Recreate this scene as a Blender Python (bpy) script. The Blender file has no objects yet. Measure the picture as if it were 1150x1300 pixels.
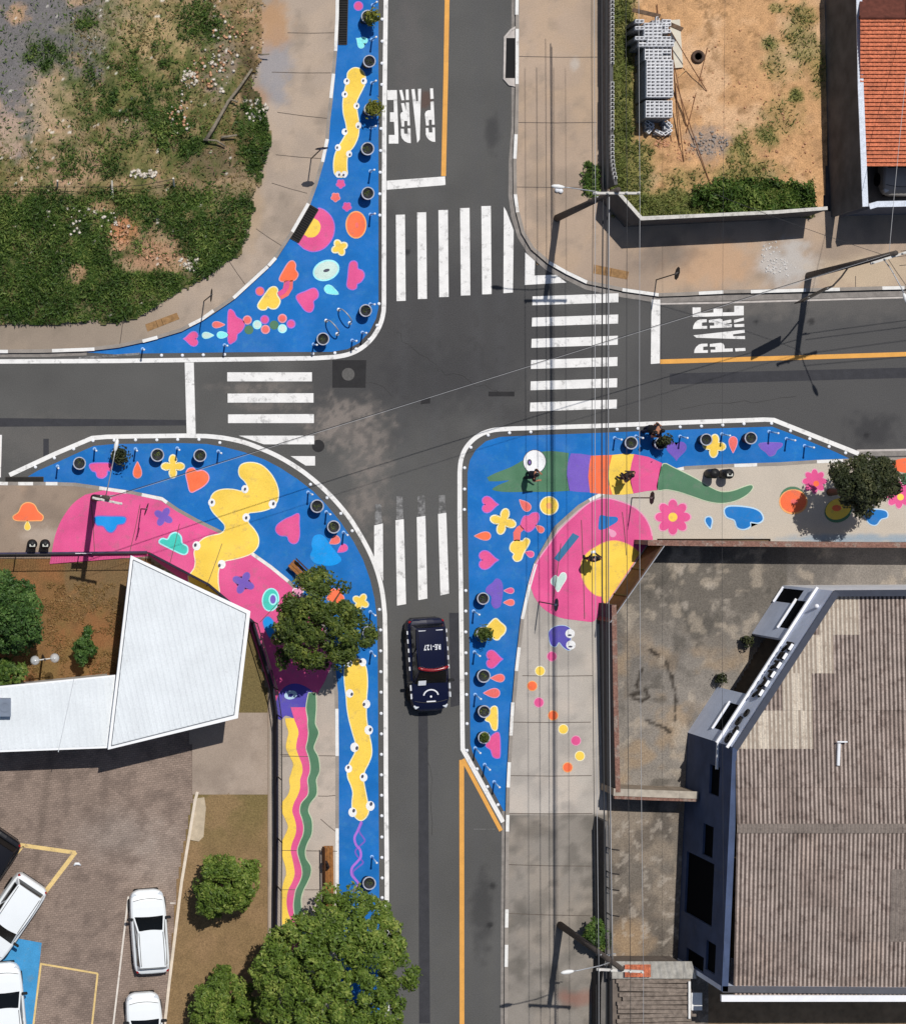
import bpy, bmesh, math, random
import numpy as np
from mathutils import Vector, Matrix
from mathutils.geometry import delaunay_2d_cdt
random.seed(7)
SC = bpy.context.scene
COL = SC.collection

# ---------------------------------------------------------------- camera, sky, sun, exposure
S = 27.0                    # photograph pixels per metre on the ground
NX, NY, H = -50.0, 630.0, 90.0   # point of the ground straight below the drone, flying height
def W(px, py, z=0.0):
    """world point that stands at height z and is seen at (px, py) of the 1150 x 1300 photograph"""
    k = (H - z) / H
    return Vector(((NX + (px - NX) * k - 575.0) / S, (650.0 - NY - (py - NY) * k) / S, z))
cam = bpy.data.cameras.new('drone_camera')
cam.sensor_fit = 'HORIZONTAL'; cam.sensor_width = 36.0
cam.lens = 36.0 * H / (1150.0 / S)
cam.shift_x = (575.0 - NX) / 1150.0
cam.shift_y = -(650.0 - NY) / 1150.0
cam.clip_end = 2000.0
camo = bpy.data.objects.new('drone_camera', cam); COL.objects.link(camo)
camo.location = ((NX - 575.0) / S, (650.0 - NY) / S, H)
SC.camera = camo
LDIR = Vector((-0.0615, -0.4556, -1.0)).normalized()
SUN_EL = math.asin(-LDIR.z); SUN_AZ = math.atan2(-LDIR.x, -LDIR.y)
wd = bpy.data.worlds.new('World'); SC.world = wd; wd.use_nodes = True
wn = wd.node_tree
sky = wn.nodes.new('ShaderNodeTexSky'); sky.sky_type = 'NISHITA'; sky.sun_disc = False
sky.sun_elevation = SUN_EL; sky.sun_rotation = SUN_AZ; sky.air_density = 1.0; sky.dust_density = 1.0
wn.links.new(sky.outputs[0], wn.nodes['Background'].inputs[0])
wn.nodes['Background'].inputs[1].default_value = 0.055
sl = bpy.data.lights.new('sun', 'SUN'); sl.energy = 3.15; sl.angle = math.radians(0.5); sl.color = (1.0, 0.965, 0.91)
so = bpy.data.objects.new('sun', sl); COL.objects.link(so)
so.rotation_euler = LDIR.to_track_quat('-Z', 'Y').to_euler(); so.location = (0, 0, 60)
SC.view_settings.view_transform = 'Standard'; SC.view_settings.look = 'None'
SC.view_settings.exposure = 0.08; SC.view_settings.gamma = 1.0

# ---------------------------------------------------------------- materials
def lin(c):
    c = c / 255.0
    return c / 12.92 if c <= 0.04045 else ((c + 0.055) / 1.055) ** 2.4
def C(r, g, b): return (lin(r), lin(g), lin(b))
MATS = {}
def mat(name, col, rough=0.8, var=0.15, scale=3.0, fine=0.0, fscale=40.0, metal=0.0, bump=0.0, spec=0.3, wear=None, wearamt=0.0):
    """painted / stony surface: base colour broken up by two noises, optional patches of a second colour where it is worn"""
    if name in MATS: return MATS[name]
    m = bpy.data.materials.new(name); m.use_nodes = True; MATS[name] = m
    nt = m.node_tree; bs = nt.nodes['Principled BSDF']
    bs.inputs['Roughness'].default_value = rough; bs.inputs['Metallic'].default_value = metal
    bs.inputs['Specular IOR Level'].default_value = spec
    base = (col[0], col[1], col[2], 1)
    bs.inputs['Base Color'].default_value = base
    if var <= 0 and fine <= 0 and wear is None: return m
    g = nt.nodes.new('ShaderNodeNewGeometry')
    n1 = nt.nodes.new('ShaderNodeTexNoise'); n1.inputs['Scale'].default_value = scale; n1.inputs['Detail'].default_value = 6
    nt.links.new(g.outputs['Position'], n1.inputs['Vector'])
    mr = nt.nodes.new('ShaderNodeMapRange'); mr.inputs[1].default_value = 0.3; mr.inputs[2].default_value = 0.7
    mr.inputs[3].default_value = 1 - var; mr.inputs[4].default_value = 1 + var
    nt.links.new(n1.outputs[0], mr.inputs[0]); fac = mr.outputs[0]
    if fine > 0:
        n2 = nt.nodes.new('ShaderNodeTexNoise'); n2.inputs['Scale'].default_value = fscale; n2.inputs['Detail'].default_value = 3
        nt.links.new(g.outputs['Position'], n2.inputs['Vector'])
        m2 = nt.nodes.new('ShaderNodeMapRange'); m2.inputs[1].default_value = 0.3; m2.inputs[2].default_value = 0.7
        m2.inputs[3].default_value = 1 - fine; m2.inputs[4].default_value = 1 + fine
        nt.links.new(n2.outputs[0], m2.inputs[0])
        mu = nt.nodes.new('ShaderNodeMath'); mu.operation = 'MULTIPLY'
        nt.links.new(fac, mu.inputs[0]); nt.links.new(m2.outputs[0], mu.inputs[1]); fac = mu.outputs[0]
    src = None
    if wear is not None:
        n3 = nt.nodes.new('ShaderNodeTexNoise'); n3.inputs['Scale'].default_value = 2.2; n3.inputs['Detail'].default_value = 9
        n3.inputs['Roughness'].default_value = 0.72
        nt.links.new(g.outputs['Position'], n3.inputs['Vector'])
        m3 = nt.nodes.new('ShaderNodeMapRange'); m3.inputs[1].default_value = 0.62 - 0.3 * wearamt; m3.inputs[2].default_value = 0.70 - 0.25 * wearamt
        m3.inputs[3].default_value = 0; m3.inputs[4].default_value = min(1.0, 0.35 + wearamt)
        nt.links.new(n3.outputs[0], m3.inputs[0])
        mx = nt.nodes.new('ShaderNodeMix'); mx.data_type = 'RGBA'
        mx.inputs['A'].default_value = base; mx.inputs['B'].default_value = (*wear, 1)
        nt.links.new(m3.outputs[0], mx.inputs['Factor']); src = mx.outputs['Result']
    if name.startswith('paint_'):   # road dust and tyre scuffs tracked over the paint
        n4 = nt.nodes.new('ShaderNodeTexNoise'); n4.inputs['Scale'].default_value = 0.45; n4.inputs['Detail'].default_value = 10; n4.inputs['Roughness'].default_value = 0.75
        nt.links.new(g.outputs['Position'], n4.inputs['Vector'])
        m4 = nt.nodes.new('ShaderNodeMapRange'); m4.inputs[1].default_value = 0.45; m4.inputs[2].default_value = 0.75; m4.inputs[3].default_value = 0; m4.inputs[4].default_value = 0.22
        nt.links.new(n4.outputs[0], m4.inputs[0]); mx4 = nt.nodes.new('ShaderNodeMix'); mx4.data_type = 'RGBA'; mx4.inputs['A'].default_value = base; mx4.inputs['B'].default_value = (0.17, 0.155, 0.14, 1)
        if src is not None: nt.links.new(src, mx4.inputs['A'])
        nt.links.new(m4.outputs[0], mx4.inputs['Factor']); src = mx4.outputs['Result']
    vm = nt.nodes.new('ShaderNodeVectorMath'); vm.operation = 'SCALE'
    vm.inputs[0].default_value = col
    if src is not None: nt.links.new(src, vm.inputs[0])
    nt.links.new(fac, vm.inputs['Scale']); nt.links.new(vm.outputs[0], bs.inputs['Base Color'])
    if bump > 0:
        bp = nt.nodes.new('ShaderNodeBump'); bp.inputs['Strength'].default_value = bump; bp.inputs['Distance'].default_value = 0.02
        nt.links.new((n2 if fine > 0 else n1).outputs[0], bp.inputs['Height']); nt.links.new(bp.outputs[0], bs.inputs['Normal'])
    return m
def colmat(name, rough=0.9, fine=0.25, fscale=25.0, bump=0.4, brick=None):
    """surface whose own colour (soil, grass, stains) is stored per vertex and broken up by noise"""
    m = bpy.data.materials.new(name); m.use_nodes = True; nt = m.node_tree; bs = nt.nodes['Principled BSDF']
    bs.inputs['Roughness'].default_value = rough; bs.inputs['Specular IOR Level'].default_value = 0.2
    at = nt.nodes.new('ShaderNodeAttribute'); at.attribute_name = 'col'
    g = nt.nodes.new('ShaderNodeNewGeometry')
    n2 = nt.nodes.new('ShaderNodeTexNoise'); n2.inputs['Scale'].default_value = fscale; n2.inputs['Detail'].default_value = 5
    n2.inputs['Roughness'].default_value = 0.65
    nt.links.new(g.outputs['Position'], n2.inputs['Vector'])
    m2 = nt.nodes.new('ShaderNodeMapRange'); m2.inputs[1].default_value = 0.3; m2.inputs[2].default_value = 0.7
    m2.inputs[3].default_value = 1 - fine; m2.inputs[4].default_value = 1 + fine
    nt.links.new(n2.outputs[0], m2.inputs[0]); fac = m2.outputs[0]
    if brick:
        b = nt.nodes.new('ShaderNodeTexBrick'); b.inputs['Scale'].default_value = 1.0
        b.inputs['Brick Width'].default_value = brick[0]; b.inputs['Row Height'].default_value = brick[1]
        b.inputs['Mortar Size'].default_value = brick[2]; b.inputs['Color1'].default_value = (1.08, 1.08, 1.08, 1)
        b.inputs['Color2'].default_value = (0.86, 0.86, 0.86, 1); b.inputs['Mortar'].default_value = (0.66, 0.66, 0.66, 1)
        mp = nt.nodes.new('ShaderNodeMapping'); mp.inputs['Rotation'].default_value = (0, 0, math.radians(-7))
        nt.links.new(g.outputs['Position'], mp.inputs[0]); nt.links.new(mp.outputs[0], b.inputs[0])
        sp = nt.nodes.new('ShaderNodeSeparateColor'); nt.links.new(b.outputs[0], sp.inputs[0])
        mu = nt.nodes.new('ShaderNodeMath'); mu.operation = 'MULTIPLY'
        nt.links.new(fac, mu.inputs[0]); nt.links.new(sp.outputs[0], mu.inputs[1]); fac = mu.outputs[0]
    vm = nt.nodes.new('ShaderNodeVectorMath'); vm.operation = 'SCALE'
    nt.links.new(at.outputs['Color'], vm.inputs[0]); nt.links.new(fac, vm.inputs['Scale'])
    nt.links.new(vm.outputs[0], bs.inputs['Base Color'])
    if bump:
        bp = nt.nodes.new('ShaderNodeBump'); bp.inputs['Strength'].default_value = bump; bp.inputs['Distance'].default_value = 0.04
        nt.links.new(n2.outputs[0], bp.inputs['Height']); nt.links.new(bp.outputs[0], bs.inputs['Normal'])
    return m
def leafmat(name, c1, c2, c3):
    m = bpy.data.materials.new(name); m.use_nodes = True; nt = m.node_tree; bs = nt.nodes['Principled BSDF']
    bs.inputs['Roughness'].default_value = 0.55; bs.inputs['Specular IOR Level'].default_value = 0.35
    g = nt.nodes.new('ShaderNodeNewGeometry')
    r = nt.nodes.new('ShaderNodeValToRGB'); e = r.color_ramp.elements
    e[0].position = 0.0; e[0].color = (*c1, 1); e[1].position = 1.0; e[1].color = (*c3, 1)
    x = e.new(0.55); x.color = (*c2, 1)
    nz = nt.nodes.new('ShaderNodeTexNoise'); nz.inputs['Scale'].default_value = 1.1; nz.inputs['Detail'].default_value = 4
    nt.links.new(g.outputs['Position'], nz.inputs['Vector'])
    ma = nt.nodes.new('ShaderNodeMath'); ma.operation = 'MULTIPLY_ADD'; ma.inputs[1].default_value = 0.6
    mb_ = nt.nodes.new('ShaderNodeMapRange'); mb_.inputs[1].default_value = 0.3; mb_.inputs[2].default_value = 0.7; mb_.inputs[3].default_value = -0.1; mb_.inputs[4].default_value = 0.5
    nt.links.new(nz.outputs[0], mb_.inputs[0]); nt.links.new(g.outputs['Random Per Island'], ma.inputs[0]); nt.links.new(mb_.outputs[0], ma.inputs[2])
    nt.links.new(ma.outputs[0], r.inputs[0]); nt.links.new(r.outputs[0], bs.inputs['Base Color'])
    tr = nt.nodes.new('ShaderNodeBsdfTranslucent'); nt.links.new(r.outputs[0], tr.inputs[0])
    mx = nt.nodes.new('ShaderNodeMixShader'); mx.inputs[0].default_value = 0.18
    nt.links.new(bs.outputs[0], mx.inputs[1]); nt.links.new(tr.outputs[0], mx.inputs[2])
    nt.links.new(mx.outputs[0], nt.nodes['Material Output'].inputs[0])
    return m

ASPH = C(90, 89, 88)
DUST = C(128, 122, 116)
def paint(name, c, w=0.26, wc=None): return mat('paint_' + name, c, 0.75, 0.13, 0.9, 0.12, 30.0, 0, 0.1, 0.25, wc if wc else tuple(0.6 * x + 0.4 * d for x, d in zip(c, C(120, 118, 116))), w)
PB = paint('blue', C(14, 110, 188), 0.3, C(40, 122, 186))
PINK = paint('pink', C(228, 88, 146)); YEL = paint('yellow', C(250, 210, 84)); ORG = paint('orange', C(252, 116, 72))
CORAL = paint('coral', C(240, 112, 104)); PUR = paint('purple', C(120, 92, 190)); GRN = paint('green', C(82, 126, 96))
CYAN = paint('cyan', C(140, 238, 236)); TEAL = paint('teal', C(70, 205, 190)); SKYB = paint('sky_blue', C(10, 152, 234))
WHT = paint('white', C(240, 240, 240)); DKG = paint('dark_grey', C(70, 72, 90)); MINT = paint('mint', C(205, 228, 218))
PBL = paint('bright_blue', C(26, 120, 196)); STEEL = paint('steel_blue', C(52, 116, 158)); VIO = paint('violet', C(176, 112, 214))
O_PINK = paint('pale_pink', C(214, 132, 196)); O_YEL = paint('pale_yellow', C(244, 238, 200)); O_COR = paint('pale_coral', C(232, 160, 170))
O_CYN = paint('pale_cyan', C(170, 244, 246)); O_PUR = paint('pale_purple', C(140, 104, 190)); O_BLU = paint('pale_blue', C(188, 216, 236))
O_GRN = paint('pale_green', C(196, 208, 178)); O_ROSE = paint('rose', C(236, 158, 190)); O_PCH = paint('peach', C(250, 178, 110))
PLUM = paint('plum', C(88, 78, 176))
LINEW = mat('road_line_white', C(234, 232, 229), 0.7, 0.07, 2.0, 0.1, 45, wear=C(150, 148, 146), wearamt=0.26)
LINEO = mat('road_line_worn', C(132, 131, 130), 0.8, 0.2, 6.0, 0.25, 30, wear=ASPH, wearamt=0.6)
LINEY = mat('road_line_yellow', C(226, 164, 80), 0.7, 0.08, 2.0, 0.08, 30, wear=C(190, 140, 84), wearamt=0.12)
CONC = mat('concrete', C(150, 142, 134), 0.9, 0.14, 2.0, 0.14, 25, bump=0.2)
CONCD = mat('concrete_dark', C(112, 108, 104), 0.9, 0.16, 2.0, 0.14, 25, bump=0.2)
KERBW = mat('kerb_white', C(232, 230, 226), 0.8, 0.08, 3.0, 0.1, 30, wear=C(170, 160, 150), wearamt=0.2)
BLACK = mat('black_metal', (0.012, 0.012, 0.014), 0.5, 0)
DARK = mat('dark_grey_metal', C(52, 48, 46), 0.6, 0.1)
GALV = mat('galvanised_steel', C(170, 172, 176), 0.45, 0.1, 6, metal=0.3)
WHITEP = mat('white_plastic', C(238, 240, 244), 0.5, 0.03)
BLUEP = mat('pale_blue_tube', C(150, 190, 235), 0.5, 0.05)
RUBBER = mat('rubber', (0.02, 0.02, 0.02), 0.85, 0.2, 12)

# ---------------------------------------------------------------- object helpers
def tag(o, label=None, cat=None, group=None, kind=None):
    if label: o['label'] = label
    if cat: o['category'] = cat
    if group: o['group'] = group
    if kind: o['kind'] = kind
    return o
def empty(name, loc, rz=0.0):
    o = bpy.data.objects.new(name, None); COL.objects.link(o); o.location = loc; o.rotation_euler = (0, 0, rz)
    o.empty_display_size = 0.3
    return o
def link(name, me, mats, parent=None):
    o = bpy.data.objects.new(name, me); COL.objects.link(o)
    if not isinstance(mats, (list, tuple)): mats = [mats]
    for m in mats: me.materials.append(m)
    if parent: o.parent = parent
    return o
def dup(root, loc=None, rz=None, label=None, group=None):
    r = root.copy(); COL.objects.link(r)
    if loc is not None: r.location = loc
    if rz is not None: r.rotation_euler = (0, 0, rz)
    if label: r['label'] = label
    if group: r['group'] = group
    for ch in list(root.children):
        c = ch.copy(); COL.objects.link(c); c.parent = r
        for g in list(ch.children):
            d = g.copy(); COL.objects.link(d); d.parent = c
    return r
class MB:
    """collects shapes into ONE mesh object"""
    def __init__(s): s.v = []; s.f = []; s.mi = []; s.m = 0
    def add(s, vs, fs):
        b = len(s.v); s.v += [tuple(x) for x in vs]
        s.f += [tuple(i + b for i in f) for f in fs]; s.mi += [s.m] * len(fs); return s
    def box(s, c, size, rz=0.0, M=None):
        x, y, z = size[0] / 2, size[1] / 2, size[2] / 2
        R = M if M is not None else Matrix.Rotation(rz, 3, 'Z')
        vs = [Vector(c) + R @ Vector((sx * x, sy * y, sz * z)) for sx in (-1, 1) for sy in (-1, 1) for sz in (-1, 1)]
        return s.add(vs, [(0, 1, 3, 2), (4, 6, 7, 5), (0, 4, 5, 1), (2, 3, 7, 6), (0, 2, 6, 4), (1, 5, 7, 3)])
    def bbox(s, c, size, bev, rz=0.0):
        """box with chamfered vertical corners and top edge"""
        x, y, h = size[0] / 2, size[1] / 2, size[2]
        ring = [(-x + bev, -y), (x - bev, -y), (x, -y + bev), (x, y - bev), (x - bev, y), (-x + bev, y), (-x, y - bev), (-x, -y + bev)]
        R = Matrix.Rotation(rz, 3, 'Z'); z0 = -h / 2; vs = []
        for zz, k in ((z0, 0), (h / 2 - bev, 0), (h / 2, bev)):
            for (a, b) in ring:
                vs.append(Vector(c) + R @ Vector((a - math.copysign(k, a), b - math.copysign(k, b), zz)))
        fs = [tuple(range(7, -1, -1)), tuple(range(16, 24))]
        for l in (0, 8):
            for i in range(8): fs.append((l + i, l + (i + 1) % 8, l + 8 + (i + 1) % 8, l + 8 + i))
        return s.add(vs, fs)
    def tube(s, pts, r, n=8, cap=True):
        pts = [Vector(p) for p in pts]; rs = r if isinstance(r, (list, tuple)) else [r] * len(pts)
        vs = []; fs = []; up = None
        for i, p in enumerate(pts):
            d = (pts[min(i + 1, len(pts) - 1)] - pts[max(i - 1, 0)])
            if d.length < 1e-9: d = Vector((0, 0, 1))
            d.normalize()
            if up is None or abs(up.dot(d)) > 0.98: up = Vector((0, 0, 1)) if abs(d.z) < 0.9 else Vector((1, 0, 0))
            a = d.cross(up).normalized(); b = a.cross(d).normalized(); up = b
            for k in range(n):
                t = 2 * math.pi * k / n; vs.append(p + (a * math.cos(t) + b * math.sin(t)) * rs[i])
        for i in range(len(pts) - 1):
            for k in range(n):
                fs.append((i * n + k, i * n + (k + 1) % n, (i + 1) * n + (k + 1) % n, (i + 1) * n + k))
        if cap:
            fs.append(tuple(range(n - 1, -1, -1))); fs.append(tuple(range((len(pts) - 1) * n, len(pts) * n)))
        return s.add(vs, fs)
    def lathe(s, c, prof, n=20, sx=1.0, sy=1.0):
        vs = []; fs = []
        for (r, z) in prof:
            for k in range(n):
                t = 2 * math.pi * k / n; vs.append((c[0] + r * sx * math.cos(t), c[1] + r * sy * math.sin(t), c[2] + z))
        for i in range(len(prof) - 1):
            for k in range(n): fs.append((i * n + k, i * n + (k + 1) % n, (i + 1) * n + (k + 1) % n, (i + 1) * n + k))
        if prof[0][0] > 1e-4: fs.append(tuple(range(n - 1, -1, -1)))
        if prof[-1][0] > 1e-4: fs.append(tuple(range((len(prof) - 1) * n, len(prof) * n)))
        return s.add(vs, fs)
    def ball(s, c, r, n=12, sz=1.0):
        m = max(4, n // 2); prof = [(max(1e-5, r * math.sin(math.pi * i / m)), -r * sz * math.cos(math.pi * i / m)) for i in range(m + 1)]
        return s.lathe(c, prof, n)
    def prism(s, pts, z0, z1, px=True):
        """vertical prism over a plan outline (photo pixels at ground level when px)"""
        p = [W(a, b) for a, b in pts] if px else [Vector((a, b, 0)) for a, b in pts]
        if sum(p[i].x * p[(i + 1) % len(p)].y - p[(i + 1) % len(p)].x * p[i].y for i in range(len(p))) < 0: p.reverse()
        n = len(p); vs = [(a.x, a.y, z0) for a in p] + [(a.x, a.y, z1) for a in p]
        fs = [tuple(range(n - 1, -1, -1)), tuple(range(n, 2 * n))] + [(i, (i + 1) % n, n + (i + 1) % n, n + i) for i in range(n)]
        return s.add(vs, fs)
    def flat(s, pts, z):
        """flat painted outline in photo pixels at height z"""
        p = [W(a, b, z) for a, b in pts]
        if sum(p[i].x * p[(i + 1) % len(p)].y - p[(i + 1) % len(p)].x * p[i].y for i in range(len(p))) < 0: p.reverse()
        return s.add(p, [tuple(range(len(p)))])
    def clipflat(s, pts, region, z):
        vs, fs = clip(pts, region)
        if not fs: return s
        p = [W(a, b, z) for a, b in vs]; out = []
        for f in fs:
            a, b, c = (p[i] for i in f)
            out.append(f if (b - a).cross(c - a).z > 0 else tuple(reversed(f)))
        return s.add(p, out)
    def build(s, name, mats, parent=None, smooth=False):
        me = bpy.data.meshes.new(name); me.from_pydata(s.v, [], s.f); me.update()
        o = link(name, me, mats, parent)
        if any(s.mi): me.polygons.foreach_set('material_index', s.mi)
        if smooth: me.polygons.foreach_set('use_smooth', [True] * len(me.polygons))
        return o
def clip(a, b):
    """triangles of outline a that lie inside outline b"""
    ccw = lambda q: list(q) if sum(q[i][0] * q[(i + 1) % len(q)][1] - q[(i + 1) % len(q)][0] * q[i][1] for i in range(len(q))) > 0 else list(reversed(q))
    a, b = ccw(a), ccw(b)
    va = [Vector(p) for p in a] + [Vector(p) for p in b]; n = len(a)
    fa = [list(range(n)), list(range(n, n + len(b)))]
    r = delaunay_2d_cdt(va, [], fa, 1, 1e-4)
    vs, fs, of = r[0], r[2], r[5]
    out = []
    for f, o in zip(fs, of):
        if 0 in o and 1 in o:
            for i in range(1, len(f) - 1): out.append((f[0], f[i], f[i + 1]))
    return [(v.x, v.y) for v in vs], out
def sm(pts, n=5, closed=True):
    """Catmull-Rom smoothing"""
    out = []; L = len(pts)
    rng = range(L) if closed else range(L - 1)
    for i in rng:
        g = (lambda k: pts[k % L]) if closed else (lambda k: pts[max(0, min(L - 1, k))])
        p0, p1, p2, p3 = g(i - 1), g(i), g(i + 1), g(i + 2)
        for k in range(n):
            t = k / n; t2 = t * t; t3 = t2 * t
            out.append(tuple(0.5 * (2 * p1[j] + (p2[j] - p0[j]) * t + (2 * p0[j] - 5 * p1[j] + 4 * p2[j] - p3[j]) * t2 + (3 * p1[j] - p0[j] - 3 * p2[j] + p3[j]) * t3) for j in (0, 1)))
    if not closed: out.append(tuple(pts[-1]))
    return out
def off(pts, d):
    """outline moved outward by d"""
    n = len(pts); A = sum(pts[i][0] * pts[(i + 1) % n][1] - pts[(i + 1) % n][0] * pts[i][1] for i in range(n))
    sg = 1 if A > 0 else -1; out = []
    for i in range(n):
        a, b, c = pts[i - 1], pts[i], pts[(i + 1) % n]
        e1 = (b[0] - a[0], b[1] - a[1]); e2 = (c[0] - b[0], c[1] - b[1])
        l1 = math.hypot(*e1) or 1; l2 = math.hypot(*e2) or 1
        nx = e1[1] / l1 + e2[1] / l2; ny = -e1[0] / l1 - e2[0] / l2; l = math.hypot(nx, ny)
        if l < 0.3: l = 0.3
        k = min(1.6, 2 / (l if l > 0.9 else 0.9) / 1.0) if False else 1.0
        out.append((b[0] + sg * d * nx / l * k, b[1] + sg * d * ny / l * k))
    return out
def band(pts, w):
    """strip of width w (pixels) along a line"""
    L = []; R = []
    ws = w if isinstance(w, (list, tuple)) else [w] * len(pts)
    for i, p in enumerate(pts):
        a = pts[max(0, i - 1)]; b = pts[min(len(pts) - 1, i + 1)]
        d = (b[0] - a[0], b[1] - a[1]); l = math.hypot(*d) or 1
        nx, ny = -d[1] / l, d[0] / l; k = 1.0
        if 0 < i < len(pts) - 1:
            e = (p[0] - a[0], p[1] - a[1]); le = math.hypot(*e) or 1
            k = 1 / max(0.6, abs((-e[1] / le) * nx + (e[0] / le) * ny))
        h = ws[i] / 2 * k
        L.append((p[0] + nx * h, p[1] + ny * h)); R.append((p[0] - nx * h, p[1] - ny * h))
    return L, R
def addband(mb, pts, w, z):
    L, R = band(pts, w); n = len(L)
    p = [W(a, b, z) for a, b in L] + [W(a, b, z) for a, b in R]
    for i in range(n - 1):
        q = [p[i], p[i + 1], p[n + i + 1], p[n + i]]
        if (q[1] - q[0]).cross(q[2] - q[0]).z < 0: q.reverse()
        mb.add(q, [(0, 1, 2, 3)])
    return mb
def inside(poly, X, Y):
    r = np.zeros(X.shape, bool); n = len(poly)
    for i in range(n):
        x1, y1 = poly[i]; x2, y2 = poly[(i + 1) % n]
        c = ((y1 > Y) != (y2 > Y)) & (X < (x2 - x1) * (Y - y1) / ((y2 - y1) if y2 != y1 else 1e-9) + x1); r ^= c
    return r
def vnoise(X, Y, sc, seed):
    rs = np.random.RandomState(seed); T = rs.rand(256, 256)
    x = X / sc + 40; y = Y / sc + 40; xi = np.floor(x).astype(int); yi = np.floor(y).astype(int)
    fx = x - xi; fy = y - yi; fx = fx * fx * (3 - 2 * fx); fy = fy * fy * (3 - 2 * fy)
    g = lambda a, b: T[a % 256, b % 256]
    return (g(xi, yi) * (1 - fx) + g(xi + 1, yi) * fx) * (1 - fy) + (g(xi, yi + 1) * (1 - fx) + g(xi + 1, yi + 1) * fx) * fy
def fbm(X, Y, sc, seed, o=4):
    t = 0; a = 0.5; n = 0
    for k in range(o): t = t + a * vnoise(X, Y, sc / 2 ** k, seed + k); n += a; a *= 0.55
    return t / n
def sstep(a, b, x): t = np.clip((x - a) / (b - a), 0, 1); return t * t * (3 - 2 * t)
def blob(X, Y, cx, cy, rx, ry=None, soft=0.5, ns=None):
    ry = ry or rx; d = np.sqrt(((X - cx) / rx) ** 2 + ((Y - cy) / ry) ** 2)
    if ns is not None: d = d + (ns - 0.5) * 1.4
    return 1 - sstep(1 - soft, 1 + soft, d)
def mixc(A, c, f): return A * (1 - f[..., None]) + np.array(c) * f[..., None]
def sheet(name, poly, step, z, fn, m, edge=0.0, rough=0.0, seed=3, label=None):
    """ground sheet over an outline, coloured per vertex by fn(X, Y) -> rgb (albedo), with an uneven edge"""
    xs = np.arange(min(p[0] for p in poly), max(p[0] for p in poly) + step, step)
    ys = np.arange(min(p[1] for p in poly), max(p[1] for p in poly) + step, step)
    X, Y = np.meshgrid(xs, ys); ny, nx = X.shape
    Z = np.full(X.shape, z) + (rough * (fbm(X, Y, 14, seed + 50) - 0.3) if rough else 0)
    k = (H - Z) / H
    WX = (NX + (X - NX) * k - 575) / S; WY = (650 - NY - (Y - NY) * k) / S
    cx = (X[:-1, :-1] + X[1:, 1:]) / 2; cy = (Y[:-1, :-1] + Y[1:, 1:]) / 2
    ex = edge * 2 * (fbm(cx, cy, 12, seed) - 0.5); ey = edge * 2 * (fbm(cx, cy, 12, seed + 9) - 0.5)
    keep = inside(poly, cx + ex, cy + ey)
    I = np.arange(ny * nx).reshape(ny, nx)
    F = np.stack([I[1:, :-1], I[1:, 1:], I[:-1, 1:], I[:-1, :-1]], -1)[keep]
    used = np.zeros(ny * nx, bool); used[F.ravel()] = True; remap = np.cumsum(used) - 1
    V = np.stack([WX.ravel(), WY.ravel(), Z.ravel()], -1)[used]
    me = bpy.data.meshes.new(name); me.from_pydata(V.tolist(), [], remap[F].tolist()); me.update()
    rgb = np.clip(fn(X, Y), 0.002, 0.95).reshape(-1, 3)[used]
    ca = me.color_attributes.new('col', 'FLOAT_COLOR', 'POINT')
    ca.data.foreach_set('color', np.concatenate([rgb, np.ones((len(rgb), 1))], 1).astype(np.float32).ravel())
    me.polygons.foreach_set('use_smooth', [True] * len(me.polygons))
    o = link(name, me, m); o['kind'] = 'structure'
    return o
def struct(o): o['kind'] = 'structure'; return o
# ---------------------------------------------------------------- ground, road, pavements
gm = MB(); gm.add([(-400, -400, -0.06), (400, -400, -0.06), (400, 400, -0.06), (-400, 400, -0.06)], [(0, 1, 2, 3)])
struct(gm.build('ground', mat('ground_earth', C(140, 118, 92), 0.95, 0.3, 0.15, 0.2, 3)))

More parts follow.
